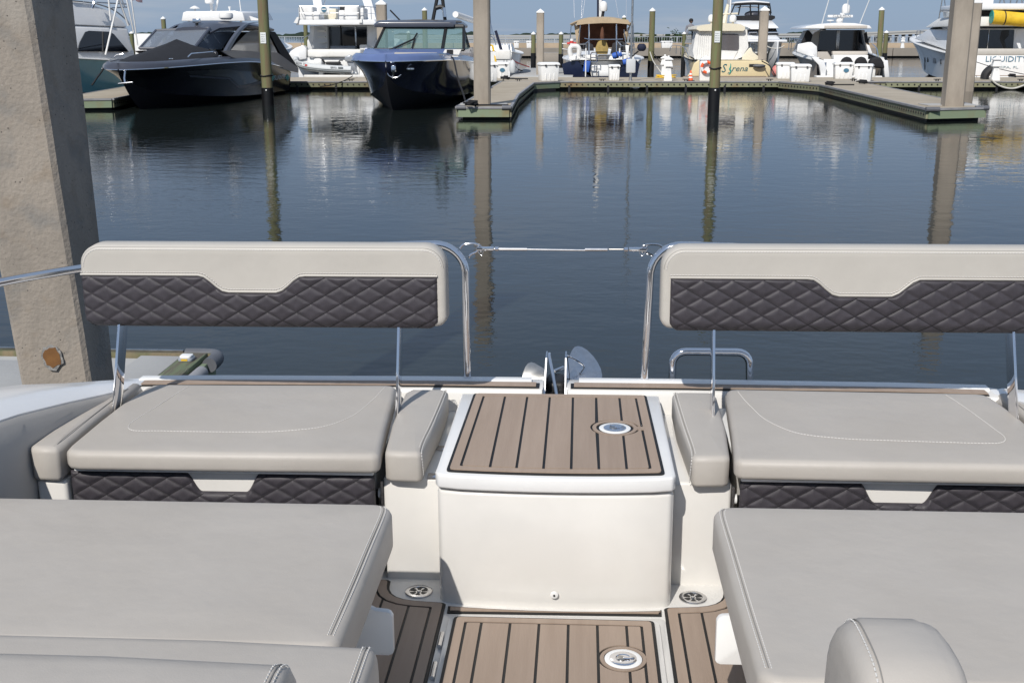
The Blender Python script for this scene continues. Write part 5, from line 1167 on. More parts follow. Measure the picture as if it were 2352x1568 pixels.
MB().box(dc(820, 1075, .5), (.75, .4, .16)).build('seat', 'rubber', DG, .05); MB().tube(smooth_path([dc(890, 1090, .4), dc(930, 1030, .4), dc(980, 1030, .4)], 4), .03, 6).build('hose', 'black', DG)
OB = [dc(1000, 960), dc(1085, 930), dc(1150, 990), dc(1130, 1060), dc(1000, 1050), dc(980, 1000)]
MB().prism([(p.x, .3, p.z) for p in OB], (0, .4, 0)).build('outboard_cowl', 'outboard_grey', DG, .06, 3)
a = dc(1090, 1060); b = dc(1150, 1230); MB().loft([[(a.x-.2, .4, a.z), (a.x+.14, .4, a.z), (a.x+.14, .6, a.z), (a.x-.2, .6, a.z)], [(b.x-.05, .45, b.z), (b.x+.12, .45, b.z), (b.x+.12, .55, b.z), (b.x-.05, .55, b.z)]]).build('outboard_leg', 'outboard_grey', DG, .03)
MB().ball(dc(1155, 1245)+Vector((0, .4, 0)), .1, 10, (1.2, .8, .7)).build('propeller_hub', 'white', DG)
for x in (570, 930): bxx(o, 'dinghy_chock', c(x-40, 0, .4).x, c(x+40, 0, .4).x, .2, 1.0, zp+.05, zp+.2, 'white')
# ---------------------------------------------------------------- blue cruiser, bow on
p = gz(908, 251, 0)
o = thing('blue_cruiser', 'blue cruiser with black framed windscreen, bow towards the viewer', 'boat', (p.x, p.y, 0), YAW); f = Frame((p.x, p.y, 0), YAW)
c = lambda x, y, ax='y', X=4.0: f.on(*D2(x, y, 1430, 0, 3.484), ax, X)
st = [(12, 1.8, 1.25, 1.65, .1, -.4), (8, 1.88, 1.42, 1.7, .14, -.5), (4, 1.84, 1.54, 1.5, .27, -.6), (1.5, 1.68, 1.60, 1.1, .45, -.5), (0, 1.45, 1.62, .62, .62, -.25), (-.9, 1.1, 1.62, .25, .82, .25), (-1.45, .62, 1.61, .07, 1.1, .8), (-1.62, .25, 1.603, .02, 1.25, 1.1), (-1.68, .012, 1.60, .006, 1.32, 1.25)]
S_ = hull(o, st, 'navy', deck=None, rail='chrome', railr=.025, flare=.35)
top_band(o, S_, .24, .15, 'blue_deck')
MB().loft([[(-max(hs-.25, .01), y, zs+.14), (0, y, zs+.16), (max(hs-.25, .01), y, zs+.14)] for y, hs, zs, hc, zc, zk in S_], False, False).build('deck', 'blue_deck', o)
BL = c(240, 690); BRr = c(1480, 700); TL = c(385, 375, 'y', 5.1); TR = c(1480, 375, 'y', 5.1)
cabin(o, 'cabin_front', [(3.1, 1.6), (3.9, BL.z+.02), (5.0, BL.z+.02), (5, 1.6)], 1.8, 1.72, 'blue_deck', .05)
md_b = c(1185, 690); md_t = c(1235, 385, 'y', 5.1)
pan(o, 'windscreen', [BL, md_b, md_t, TL], .025, 'glass_green'); pan(o, 'windscreen', [md_b, BRr, TR, md_t], .025, 'glass_green')
for a, b, r_ in ((BL, TL, .055), (md_b, md_t, .07), (BRr, TR, .06), (BL, BRr, .05), (TL, TR, .10)): tub(o, 'windscreen_frame', [a, b], r_, 'black')
sb = Vector((1.75, 8.6, BL.z)); stp = Vector((1.6, 8.2, TR.z))
for s in (1, -1):
    b0 = BRr if s > 0 else BL; t0 = TR if s > 0 else TL; x1 = s*1.72
    pan(o, 'side_window', [b0, (x1, 8.8, b0.z), (s*1.55, 7.8, t0.z), t0], .03, 'glass_green'); tub(o, 'side_frame', [t0, (s*1.55, 7.8, t0.z), (x1, 8.8, b0.z-.1)], .06, 'black'); pan(o, 'cabin_side', [(s*1.72, 4, 1.55), (s*1.72, 10.5, 1.45), (s*1.72, 10, b0.z+.05), (s*1.72, 4.2, b0.z+.05)], .08, 'blue_deck')
zt = TL.z
MB().loft([[(-h, y, zt-.02), (h, y, zt-.02), (h*1.01, y, zt+.08), (h*.9, y, zt+.2+k), (-h*.9, y, zt+.2+k), (-h*1.01, y, zt+.08)] for y, h, k in ((4.9, abs(TL.x)*.5+TR.x*.5, -.04), (5.4, 1.62, .03), (7.5, 1.62, .08), (9.6, 1.55, .02))]).build('roof', 'charcoal_deck', o, .03)
tub(o, 'roof_rail', [c(455, 305, 'y', 5.5), c(900, 285, 'y', 5.5), c(1450, 310, 'y', 5.5)], .03, 'black', sm=4)
for a, b in (((1050, 290), (1118, -60)), ((1222, 292), (1180, -60))): tub(o, 'light_mast', [c(*a, 'y', 7), c(*b, 'y', 7)], .07, 'black')
tub(o, 'light_mast_bar', [c(1095, 115, 'y', 7), c(1150, 98, 'y', 7), c(1205, 115, 'y', 7)], .09, 'black'); tub(o, 'mast_brace', [c(1200, 110, 'y', 6.9), c(1215, 240, 'y', 6.9)], .06, 'chrome')
tub(o, 'whip_antenna', [c(595, 290, 'y', 7), c(455, 145, 'y', 7)], .03, 'black')
tub(o, 'wiper', [c(440, 705, 'y', 3.85), c(780, 550, 'y', 4.3), c(830, 470, 'y', 4.6)], .035, 'black'); tub(o, 'wiper', [c(755, 690, 'y', 3.9), c(800, 540, 'y', 4.4)], .035, 'black')
pan(o, 'sun_lounge', [c(*q, 'y', 3.0) for q in ((510, 775), (1110, 780), (1110, 735), (520, 732))], .06, 'vinyl_back'); pan(o, 'foredeck_seat', [c(*q, 'y', 2.4) for q in ((1170, 790), (1400, 795), (1450, 690), (1220, 690))], .1, 'white_dirty'); pan(o, 'seat_opening', [c(*q, 'y', 2.33) for q in ((1240, 765), (1330, 765), (1330, 695), (1245, 695))], .03, 'black')
bxx(o, 'foredeck_locker', c(380, 0, 'y', 1.5).x, c(800, 0, 'y', 1.5).x, .4, 2.4, 1.7, c(0, 765, 'y', .5).z, 'blue_deck', .12, 4)
tub(o, 'bow_rail', [c(165, 790, 'y', .2), c(170, 755, 'y', .2), c(340, 765, 'y', -.6), c(360, 800, 'y', -.6)], .022, 'steel'); tub(o, 'bow_rail', [c(770, 800, 'y', -.6), c(790, 768, 'y', -.6), c(1180, 765, 'y', .6), c(1440, 775, 'y', 2), c(1450, 810, 'y', 2)], .022, 'steel')
for x in (970, 1205): tub(o, 'rail_post', [c(x, 765, 'y', .2), c(x, 810, 'y', .2)], .018, 'steel')
for x, y in ((390, 800), (685, 805), (490, 862)): q = c(x, y, 'y', -1.0); MB().box(q, (.12, .1, .06)).build('deck_fitting', 'chrome', o, .02)
q = c(500, 950, 'y', -1.72); bxx(o, 'anchor_bracket', q.x-.075, q.x+.075, q.y-.04, q.y+.3, q.z-.14, q.z+.08, 'chrome', .03); tub(o, 'anchor_shank', [q+Vector((0, -.08, -.05)), c(495, 1080, 'y', -1.65)], .03, 'chrome')
tub(o, 'anchor_fluke', [c(*t, 'y', -1.7) for t in ((415, 1022), (440, 1060), (495, 1085), (560, 1080), (610, 1042))], .022, 'steel', sm=4)
for x, y in ((365, 965), (725, 960)): q = c(x, y, 'y', -1.05); MB().ball(q, .12, 10, (1.3, .7, .6)).build('hull_light', 'chrome', o)
q = c(560, 1260, 'y', -.2); MB().cyl(q, q+Vector((0, -.1, 0)), .05, 8).build('towing_eye', 'chrome', o)
L_ = thing('mooring_line', 'black mooring line from the blue cruiser down to the finger dock', 'rope', f.M @ c(1310, 800, 'y', 1.5)); fi = Frame(L_.location, 0)
MB().tube(smooth_path([fi.L(f.M @ c(*t)) for t in ((1310, 800, 'y', 1.2), (1345, 850, 'y', .6), (1400, 1100, 'y', -1), (1470, 1300, 'y', -2.5), (1500, 1400, 'y', -3.4))], 5), .028, 6).build('rope', 'rope_black', L_)
tub(o, 'side_ladder', [c(1520, 730, 'x', 1.7), c(1590, 910, 'x', 1.75)], .06, 'chrome')
# ---------------------------------------------------------------- white sailboat behind the centre pile
o, f = boat('white_sailboat', 'white sailboat partly hidden behind the tall bare centre pile', 'sailboat', 1128, 63)
c = lambda x, y, Y=0: f.on(*D2(x, y, 1940, 0, 4.356), 'y', Y)
hull(o, [(0, 1.1, c(0, 900).z, 1.0, .1, -.3), (3, 1.5, 1.45, 1.3, .1, -.6), (8, 1.2, 1.5, .7, .3, -.5), (11, .1, 1.7, .05, .9, .6)], 'white_gloss', rail='white')
cabin(o, 'coachroof', [(1.5, 1.3), (1.7, c(0, 790, 1.7).z), (6, 2.0), (7.5, 1.5)], .95, .8, 'white')
for x0, x1 in ((300, 350), (350, 400), (420, 440)): tub(o, 'stern_rail', [c(x0+30, 1090, 0), c(x0+40, 940, 0), c(x0+25, 760, .3)], .03, 'steel_dull')
tub(o, 'stern_rail', [c(90, 630, .2), c(140, 660, .2), c(180, 740, .2), c(185, 800, .2)], .03, 'chrome', sm=3)
tub(o, 'oar', [c(185, 540, .3), c(290, 890, .2)], .075, 'canvas_navy'); tub(o, 'boathook', [c(90, 790, .1), c(130, 800, .1), c(190, 1080, 0)], .06, 'yellow')
bxx(o, 'stern_locker', c(180, 0, -.1).x, c(440, 0, -.1).x, -.1, .5, c(0, 1040).z, c(0, 870).z, 'white_dirty', .06)
tub(o, 'mast', [c(-60, 900, 5), c(-60, -200, 5)], .09, 'white'); tub(o, 'boom', [f.on(*D2(1365, 205, 1430, 0, 3.484), 'y', 1.0), f.on(*D2(1680, 310, 1430, 0, 3.484), 'y', 4.8)], .17, 'white', 12)
for a, b in (((70, 0), (120, 620)), ((90, 180), (85, 620)), ((-20, -100), (180, 740))): tub(o, 'backstay', [c(*a, 1), c(*b, .2)], .016, 'steel')
FE = thing('white_fender', 'white fender hanging off the sailboat beside the tan dock box', 'fender', f.M @ c(480, 1280, -.4)); MB().lathe([(0, 0), (.12, .03), (.17, .15), (.17, .5), (.1, .64), (.03, .7), (0, .72)], 12, Matrix()).build('body', 'tube_grey', FE)
for a, b, cc, nm, m_ in (((450, 1035), (600, 1110), (770, 1170), 'red and white mooring line from the white sailboat to the grey finger', 'red'), ((460, 1060), (560, 1200), (650, 1235), 'dark mooring line from the white sailboat to a cleat', 'rope_black')):
    p0 = f.M @ c(*a, 0); L_ = thing('mooring_line', nm, 'rope', p0); fi = Frame(L_.location, 0); MB().tube(smooth_path([fi.L(f.M @ c(*q, Y)) for q, Y in ((a, 0), (b, 2), (cc, 4))], 4), .035, 6).build('rope', m_, L_)
GF = thing('grey_walkway', 'short grey floating walkway behind the main dock beside the white sailboat', 'dock', (2.2, YB, 0), 3.5)
MB().bx(-2.3, .9, 0, 16, .2, .42).build('deck', 'dock_grey', GF, .02); MB().bx(-2.2, .8, .2, 15.8, -.4, .19).build('float', 'rubber', GF)
# ---------------------------------------------------------------- navy sailboat, stern on
o, f = boat('navy_sailboat', 'navy sailboat with tan cockpit canopy, stern towards the viewer', 'sailboat', 1387, 61.5)
c = lambda x, y, Y=0: f.on(*D2(x, y, 1900, 0, 2.94), 'y', Y)
e = lambda x, y, Y=0: f.on(*D2(x, y, 2150, 180, 4.276), 'y', Y)
zs = e(0, 270).z
hull(o, [(.6, 1.75, zs, 1.15, .0, -.4), (3, 2.15, zs+.05, 1.6, .0, -.6), (7, 2.15, zs+.1, 1.5, .05, -.8), (11, 1.3, zs+.25, .7, .3, -.5), (14, .1, zs+.5, .03, .8, .5)], 'navy', deck='white', transom=False, rail='white', railr=.05)
for s in (-1, 1):
    P = [e(540, 285, .5), e(712, 282, .3), e(830, 500, 0), e(900, 540, 0), e(900, 590, 0), e(780, 590, .1), e(470, 590, .5), e(420, 330, .7)]
    if s > 0: P = [e(1700, 290, .5), e(1470, 282, .3), e(1400, 500, 0), e(1330, 540, 0), e(1330, 590, 0), e(1500, 590, .1), e(1690, 590, .5), e(1745, 330, .7)]
    MB().panel(P, .06).build('transom_quarter', 'navy', o)
bxx(o, 'transom_foot', e(890, 0).x, e(1340, 0).x, 0, .1, 0, e(0, 535).z, 'navy', .01)
for k, (y0, y1, Y) in enumerate(((440, 535, .25), (345, 440, .6), (268, 350, 1.0), (170, 270, 1.5))):
    x0 = (925, 930, 720, 540)[k]; x1 = (1250, 1265, 1470, 1660)[k]; bxx(o, 'transom_step', e(x0, 0, Y).x, e(x1, 0, Y).x, Y, Y+.5, e(0, y1, Y).z, e(0, y0, Y).z, 'white', .04)
bxx(o, 'cockpit_seat', e(1020, 0, 1.4).x, e(1195, 0, 1.4).x, 1.3, 1.6, e(0, 265, 1.4).z, e(0, 180, 1.4).z, 'canvas_white', .08); pan(o, 'cockpit_side', [e(*q, 1.2) for q in ((1210, 265), (1330, 265), (1320, 175), (1240, 185))], .3, 'white'); pan(o, 'cockpit_side', [e(*q, 1.2) for q in ((720, 265), (900, 265), (890, 200), (740, 200))], .3, 'white')
text('lettering', 'PATIENCE IN FL', .17, 'letter_grey', o, Matrix.Translation(e(1130, 315, .97)) @ FACE, sx=1.15, depth=.006) if False else None
# tan canopy
zt = c(0, 212, 1.0).z
def canopy_sec(y, xl, xr, zb, zt_): 
    n = 10; return [(xl+(xr-xl)*t/n, y, zb+(zt_-zb)*(1-abs(2*t/n-1)**2.6)) for t in range(n+1)]
x0 = c(1120, 0, .5).x; x1 = c(1872, 0, .5).x
sc_ = [canopy_sec(.4, x0, x1, c(0, 285, .4).z, zt-.02), canopy_sec(1.6, x0-.02, x1+.02, c(0, 280, .4).z, zt+.06), canopy_sec(3.2, x0+.1, x1-.1, c(0, 300, .4).z, zt)]
MB().loft([a+[(p[0], p[1], p[2]-.03) for p in a[::-1]] for a in sc_]).build('canopy', 'canvas_tan', o, sharp=50)
va = [c(*q, .38) for q in ((1185, 300), (1300, 285), (1480, 275), (1660, 275), (1825, 290), (1800, 235), (1660, 222), (1480, 216), (1300, 225), (1210, 245))]
pan(o, 'canopy_valance', va, .05, 'canvas_tan')
pan(o, 'canopy_lining', [c(*q, 3.1) for q in ((1205, 560), (1760, 560), (1790, 280), (1480, 235), (1200, 290))], .04, 'canvas_rust')
pan(o, 'side_curtain', [c(*q, .8) for q in ((1195, 510), (1225, 520), (1240, 330), (1165, 290))], .05, 'canvas_tan'); pan(o, 'side_curtain', [c(*q, .8) for q in ((1745, 400), (1770, 520), (1790, 340), (1830, 295))], .05, 'canvas_tan')
for pts in ([(1130, 300), (1115, 520)], [(1240, 300), (1212, 520)], [(1860, 280), (1868, 560)], [(1790, 330), (1840, 540)], [(1750, 350), (1780, 560)]): tub(o, 'canopy_pole', [c(*q, .5) for q in pts], .028, 'steel')
for x in (1340, 1663): tub(o, 'davit_post', [c(x, 650, .2), c(x, 285, .3)], .04, 'chrome')
tub(o, 'davit_bar', [c(1285, 455, .2), c(1340, 468, .2), c(1660, 468, .2), c(1740, 465, .2)], .035, 'chrome'); tub(o, 'davit_brace', [c(1295, 520, .2), c(1340, 485, .2)], .03, 'chrome'); tub(o, 'davit_brace', [c(1720, 535, .2), c(1665, 475, .2)], .03, 'chrome')
rail(o, [c(1025, 640, .6), c(1110, 650, .5), c(1305, 650, .2)], .55, .022); rail(o, [c(1705, 660, .2), c(1850, 650, .5), c(1870, 640, .8)], .5, .022)
bc = [c(*q, 1.0) for q in ((1420, 640), (1560, 640), (1570, 560), (1545, 490), (1510, 478), (1465, 480), (1440, 500), (1415, 570))]
pan(o, 'wheel_cover', bc, .2, 'seatcover_yellow', bevel=.05); 
for pts in ([(1225, 600), (1400, 600), (1390, 530), (1340, 500), (1270, 500), (1220, 540)], [(1590, 640), (1840, 600), (1830, 540), (1720, 480), (1620, 510)]): pan(o, 'cockpit_cushion', [c(*q, 1.4) for q in pts], .15, 'fabric_dark', bevel=.03)
q = c(1497, 390, .6); MB().lathe([(0, 0), (.09, .02), (.12, .2), (.08, .5), (.03, .66), (0, .68)], 10, Matrix.Translation(q+Vector((0, 0, -.35)))).build('hanging_fruit_net', 'canvas_rust', o); tub(o, 'net_cord', [q+Vector((0, 0, .3)), q+Vector((0, 0, .75))], .012, 'rope_black')
tub(o, 'mast', [c(1470, 230, 4.5), c(1470, -400, 4.5)], .15, 'white', 12); tub(o, 'furled_sail_edge', [c(1444, 200, 4.3), c(1444, -300, 4.3)], .05, 'canvas_navy')
q = c(1510, 135, 3.6); dome(o, 'radar_dome', q, .215, .54); tub(o, 'dome_post', [q+Vector((-.08, 0, -.45)), q], .08, 'black')
for x0, x1 in ((1160, 1168), (1630, 1690), (1780, 1778), (1265, 1250), (1310, 1262)): tub(o, 'stay', [c(x1, 215, 2.5), c(x0 if x0 != 1630 else 1632, -120, 3)], .014, 'steel')
# things hung on the stern
def hung(nm, label, cat, pos): return thing(nm, label, cat, f.M @ pos, YAW)
p = c(1172, 680, .0); HB = hung('horseshoe_buoy', 'white horseshoe life buoy hanging on the sailboat stern rail', 'life buoy', p); fi = Frame(HB.location, YAW); hc_ = lambda x, y: fi.L(f.M @ c(x, y, .0))
MB().tube(smooth_path([hc_(1130, 665), hc_(1118, 620), hc_(1120, 575), hc_(1140, 550), hc_(1172, 545), hc_(1205, 552), hc_(1222, 578), hc_(1224, 620), hc_(1215, 665)], 4), .13, 10).build('ring', 'canvas_white', HB)
MB().tube(smooth_path([hc_(1125, 560), hc_(1170, 535), hc_(1220, 560)], 4), .03, 6).build('strap', 'rope_white', HB)
p = c(1325, 850, -.05); BC = hung('blue_cushion', 'bright blue seat pad leaning on the sailboat transom', 'cushion', p); fi = Frame(BC.location, YAW); MB().panel([fi.L(f.M @ c(*q, -.05)) for q in ((1268, 842), (1340, 852), (1358, 720), (1290, 714))], .1).build('pad', 'blue', BC, .03)
for cx, cy, lab in ((1670, 650, 'blue rolled bag on the sailboat right rail'), (1795, 725, 'blue barrel bag hanging low on the sailboat right quarter')):
    BG = hung('blue_bag', lab, 'bag', c(cx, cy, .1)); MB().lathe([(0, -.26), (.13, -.25), (.165, -.16), (.165, .16), (.13, .25), (0, .26)], 12, Matrix.Rotation(R(75), 4, 'Y')).build('body', 'blue', BG); MB().lathe([(.171, -.03), (.171, .03), (.155, .03), (.155, -.03)], 12, Matrix.Rotation(R(75), 4, 'Y')).build('strap', 'canvas_navy', BG)
OBc = hung('covered_outboard', 'small outboard under a navy cover on the sailboat rail', 'outboard motor', c(1960, 560, .6)); MB().ball((0, 0, 0), .235, 12, (1.05, .8, .95)).build('cover', 'canvas_navy', OBc); MB().box((-.35, .1, -.35), (.5, .1, .08), M=Matrix.Rotation(R(-40), 4, 'Y')).build('bracket', 'black', OBc)
PS = hung('white_paddle_board', 'narrow white board standing on the sailboat right stern rail', 'board', c(1790, 680, .1)); fi = Frame(PS.location, YAW); MB().panel([fi.L(f.M @ c(*q, .1)) for q in ((1780, 685), (1800, 685), (1815, 535), (1768, 535))], .06).build('blade', 'white', PS, .02)
LD = tub(o, 'boarding_ladder', [c(1362, 880, -.05), c(1360, 640, -.05), c(1375, 620, -.05), c(1420, 620, -.05), c(1435, 640, -.05), c(1432, 890, -.05)], .03, 'chrome')
for y in (680, 730, 790, 840): tub(LD, 'rung', [c(1362, y, -.05), c(1433, y, -.05)], .025, 'chrome')
tub(o, 'boat_hook', [c(1305, 570, -.05), c(1300, 905, -.1)], .035, 'white'); tub(o, 'boat_hook', [c(1702, 570, 0), c(1700, 700, 0)], .04, 'white')
LB = hung('red_marker_light', 'small red and white rescue light on the sailboat left rail', 'rescue light', c(1137, 530, .3)); MB().lathe([(0, 0), (.09, 0), (.09, .3), (0, .32)], 10).build('body', 'white', LB); MB().lathe([(.1, .08), (.1, .2), (.08, .2), (.08, .08)], 10).build('band', 'red', LB); MB().box((.17, 0, .08), (.16, .1, .12)).build('float', 'red', LB, .03); MB().box((-.17, 0, .08), (.16, .1, .12)).build('float', 'red', LB, .03)
# ---------------------------------------------------------------- cream boat with white enclosure
o, f = boat('cream_picnic_boat', 'cream motorboat with white canvas enclosure and teal script name on its transom', 'boat', 1672, 61)
c = lambda x, y, Y=0: f.on(*D2(x, y, 2600, 0, 3.36), 'y', Y)
zs = c(0, 815).z; zb = max(.02, c(0, 1040).z)
hull(o, [(0, c(1540, 0).x, zs, c(1600, 0).x*.98, .08, -.3), (1.5, 1.95, zs+.03, 1.8, .1, -.4), (5, 1.95, zs+.15, 1.65, .12, -.5), (8.5, 1.35, zs+.42, .8, .4, -.3), (10.8, .1, zs+.65, .04, .9, .6)], 'cream', deck='cream_light', transom=False, rail='rubber', railr=.04)
tp = [c(*q) for q in ((490, 1040), (1610, 1040), (1622, 930), (1590, 850), (1540, 815), (640, 815), (585, 860), (560, 940))]
MB().panel(tp, .12).build('transom', 'cream', o, .05, 3)
bxx(o, 'swim_step', c(480, 0).x, c(1640, 0).x, -.35, -.02, zb-.02, zb+.05, 'teak', .02); bxx(o, 'waterline_stripe', c(490, 0).x, c(1612, 0).x, -.09, -.064, c(0, 1035).z, c(0, 1022).z, 'rubber', 0)
q = c(1015, 930); S1 = text('script_name', 'S', .62, 'letter_teal', o, Matrix.Translation(c(985, 925)+Vector((0, -.075, 0))) @ FACE, shear=.25, sx=.85); text('script_name', 'rena', .42, 'letter_teal', o, Matrix.Translation(c(1200, 925)+Vector((0, -.075, 0))) @ FACE, shear=.3, sx=1.12)
MD_ = MB(); P = [c(*t) for t in ((1082, 855), (1080, 900), (1068, 930), (1085, 955), (1072, 985), (1058, 998))]; MD_.tube([p+Vector((0, -.075, 0)) for p in smooth_path(P, 4)], [.012+.03*math.sin(math.pi*i/20) for i in range(21)], 6); MD_.build('script_figure', 'shamrock', o)
tub(o, 'script_tail', [c(*t)+Vector((0, -.075, 0)) for t in ((1050, 1000), (1045, 985), (1060, 975), (1072, 990), (1065, 1003))], .012, 'letter_teal', sm=3)
bxx(o, 'exhaust_recess', c(1375, 0).x, c(1500, 0).x, -.085, -.06, c(0, 900).z, c(0, 860).z, 'black', .01); MB().ball(c(1460, 888)+Vector((0, -.2, 0)), .2, 12, (1.7, .8, .5)).build('stern_fender', 'bumper_dark', o)
# enclosure, wheelhouse and roof
en = [c(*q, 1.0) for q in ((575, 800), (1130, 815), (1235, 700), (1330, 610), (1310, 400), (1240, 375), (650, 400), (600, 480), (565, 690))]
cabin(o, 'wheelhouse', [(5.2, zs), (5.2, c(0, 420, 5.2).z), (6.2, c(0, 420, 5.2).z), (7.6, zs+.9), (8.2, zs+.35)], 1.7, 1.55, 'cream_light', .06)
pan(o, 'wheelhouse_window', [f.on(*D2(*q, 2600, 0, 3.36), 'x', -1.67) for q in ((470, 590), (565, 605), (565, 430), (530, 420))], .06, 'glass_dark')
EN = pan(o, 'canvas_enclosure', [c(*q, .8) for q in ((600, 800), (1130, 815), (1235, 770), (1320, 640), (1305, 400), (660, 400), (610, 480), (572, 690))], .05, 'canvas_white')
for s, x in ((-1, 590), (1, 1320)):
    a = c(x if s < 0 else 1318, 780 if s < 0 else 640, .8); b = c(650 if s < 0 else 1300, 405, .8); MB().panel([a, (a.x, 4.6, a.z+.1), (b.x, 4.6, b.z), b], .04).build('canvas_side', 'canvas_white', EN)
pan(EN, 'clear_window', [c(*q, .74) for q in ((955, 672), (1180, 680), (1195, 650), (1195, 480), (1180, 462), (955, 455))], .03, 'vinyl_window'); pan(EN, 'canvas_panel', [c(*q, .745) for q in ((955, 815), (1110, 815), (1180, 690), (955, 680))], .02, 'canvas_white')
for k in range(6): tub(EN, 'canvas_fold', [c(625+30*k, 790-8*k, .76), c(660+25*k, 420, .76)], .02, 'canvas_white')
zt = c(0, 345, 1).z; MB().loft([[(x, y, zt-.2) for x in (a,)]+[(a*.97, y, zt-.06), (a*.7, y, zt+.05), (0, y, zt+.1), (b*.7, y, zt+.05), (b*.97, y, zt-.06), (b, y, zt-.2), (b*.9, y, zt-.28), (a*.9, y, zt-.28)] for y, a, b in ((.5, c(640, 0, .5).x, c(1300, 0, .5).x), (2, c(600, 0, .5).x, c(1310, 0, .5).x), (5.5, -1.75, 1.7), (6.6, -1.5, 1.5))]).build('roof', 'cream_light', o, sharp=60)
pan(o, 'coaming_wing', [c(*q, .5) for q in ((1235, 815), (1240, 760), (1330, 650), (1360, 640), (1380, 700), (1470, 770), (1470, 800), (1380, 815))], .12, 'cream_light', bevel=.03)
for x, y, r_ in ((1113, 300, .19), (826, 295, .19)): q = c(x, y, 2.5); dome(o, 'satellite_dome', q, r_, r_*2); tub(o, 'dome_stalk', [q+Vector((0, 0, -.22)), q], .06, 'cream_light')
tub(o, 'mast', [c(990, 335, 3), c(1050, 60, 3.6)], [.16, .08], 'cream_light'); tub(o, 'mast_spreader', [c(960, 195, 3.2), c(1180, 185, 3.2)], .05, 'cream_light'); q = c(1062, 30, 3.6); bxx(o, 'mast_light', q.x-.1, q.x+.1, q.y-.1, q.y+.1, q.z-.25, q.z+.25, 'grey_plastic', .04); tub(o, 'whip_antenna', [c(1075, 180, 3), c(1090, -60, 3)], .04, 'white')
tub(o, 'bow_rail', [f.on(*D2(*q, 2600, 0, 3.36), 'x', X) for q, X in (((520, 770), -1.9), ((470, 650), -1.9), ((380, 615), -1.6), ((290, 620), -1.0), ((265, 690), -.5))], .025, 'steel', sm=3)
for q, X in (((460, 755), -1.85), ((410, 740), -1.7), ((350, 725), -1.4)): p = f.on(*D2(*q, 2600, 0, 3.36), 'x', X); tub(o, 'rail_post', [p, p+Vector((0, 0, .55))], .02, 'steel')
rail(o, [c(1345, 720, 1.2), c(1400, 730, 1.4), c(1465, 745, 1.0)], .55, .025)
# person standing at the wheelhouse
pp = c(540, 500, 8.2); PE = thing('person', 'person in grey top with dark hair standing at the cream boat foredeck', 'person', f.M @ Vector((pp.x, 8.2, zs+.40)), YAW)
def body(y_sh):
    z0 = 0; H = c(0, 268, 8.2).z-(zs+.40); k = H/1.72
    secs = []
    for z, rx, ry, dy in ((.0, .11, .13, 0), (.4, .10, .1, 0), (.8, .16, .13, 0), (.95, .175, .13, 0), (1.15, .165, .12, -.01), (1.35, .21, .12, -.02), (1.43, .17, .1, -.03), (1.48, .065, .065, -.02), (1.53, .06, .065, 0)):
        secs.append([(rx*k*math.cos(2*math.pi*j/14)-.1*(z/1.5)*0, ry*k*math.sin(2*math.pi*j/14)+dy, z*k) for j in range(14)])
    return secs, k
secs, k = body(0); MB().loft(secs).build('body', 'shirt', PE, sharp=80); MB().ball((0.03, 0, 1.63*k), .105*k, 14, (.9, 1, 1.15)).build('head', 'skin', PE); MB().ball((.02, .02, 1.67*k), .125*k, 14, (1, 1.05, 1.05)).build('hair', 'hair', PE)
for s in (-1, 1): MB().tube(smooth_path([(s*.2*k, 0, 1.38*k), (s*.27*k, -.03, 1.1*k), (s*.2*k+.03, -.16, .92*k)], 4), [.055, .053, .05, .048, .045, .043, .04, .038, .036][:9], 8).build('arm', 'shirt', PE)
# ---------------------------------------------------------------- catamaran behind
o, f = boat('white_catamaran', 'white flybridge catamaran with black bridge canvas, bows towards the viewer', 'catamaran', 1752, 86)
c = lambda x, y, Y=0: f.on(*D2(x, y, 2850, 0, 5.227), 'y', Y)
xr = c(1610, 0).x; xl = c(470, 0).x; cx_ = (xr+xl)/2; zt = c(0, 835).z; zu = c(0, 885).z
for s in (-1, 1):
    xo = xr if s > 0 else xl; xi = xo-s*1.5
    secs = []
    for y, w0, w1, zz in ((-.6, .06, .03, .9), (.6, .5, .3, .1), (3, .78, .6, -.3), (10, .8, .6, -.4)):
        m_ = xo-s*.75; secs.append([(m_-w0, y, zu+.05), (m_+w0, y, zu+.05), (m_+w1, y, max(zz, -.2)+.35), (m_+w1*.4, y, zz), (m_-w1*.4, y, zz), (m_-w1, y, max(zz, -.2)+.35)])
    MB().loft(secs).build('hull', 'white_gloss', o, sharp=50)
MB().loft([[(xl, -.3, zu), (xr, -.3, zu), (xr-.05, -.3, zt), (xl+.05, -.3, zt)], [(xl-.05, 10, zu), (xr+.05, 10, zu), (xr, 10, zt+.1), (xl, 10, zt+.1)]]).build('bridge_deck', 'white_gloss', o, .05)
MB().loft([[(xl+1.0, .3, zu), (xr-1.0, .3, zu), (xr-1.3, .5, zu-.8), (xl+1.3, .5, zu-.8)], [(xl+1, 9, zu), (xr-1, 9, zu), (xr-1.3, 9, .3), (xl+1.3, 9, .3)]]).build('nacelle', 'white', o)
zc = c(0, 740, 2.5).z; cabin(o, 'deckhouse', [(1.5, zt), (2.3, zc), (9, zc), (9, zt)], (xr-xl)/2*.9, (xr-xl)/2*.8, 'white_gloss', .08).location.x = cx_
hz = (xr-xl)/2
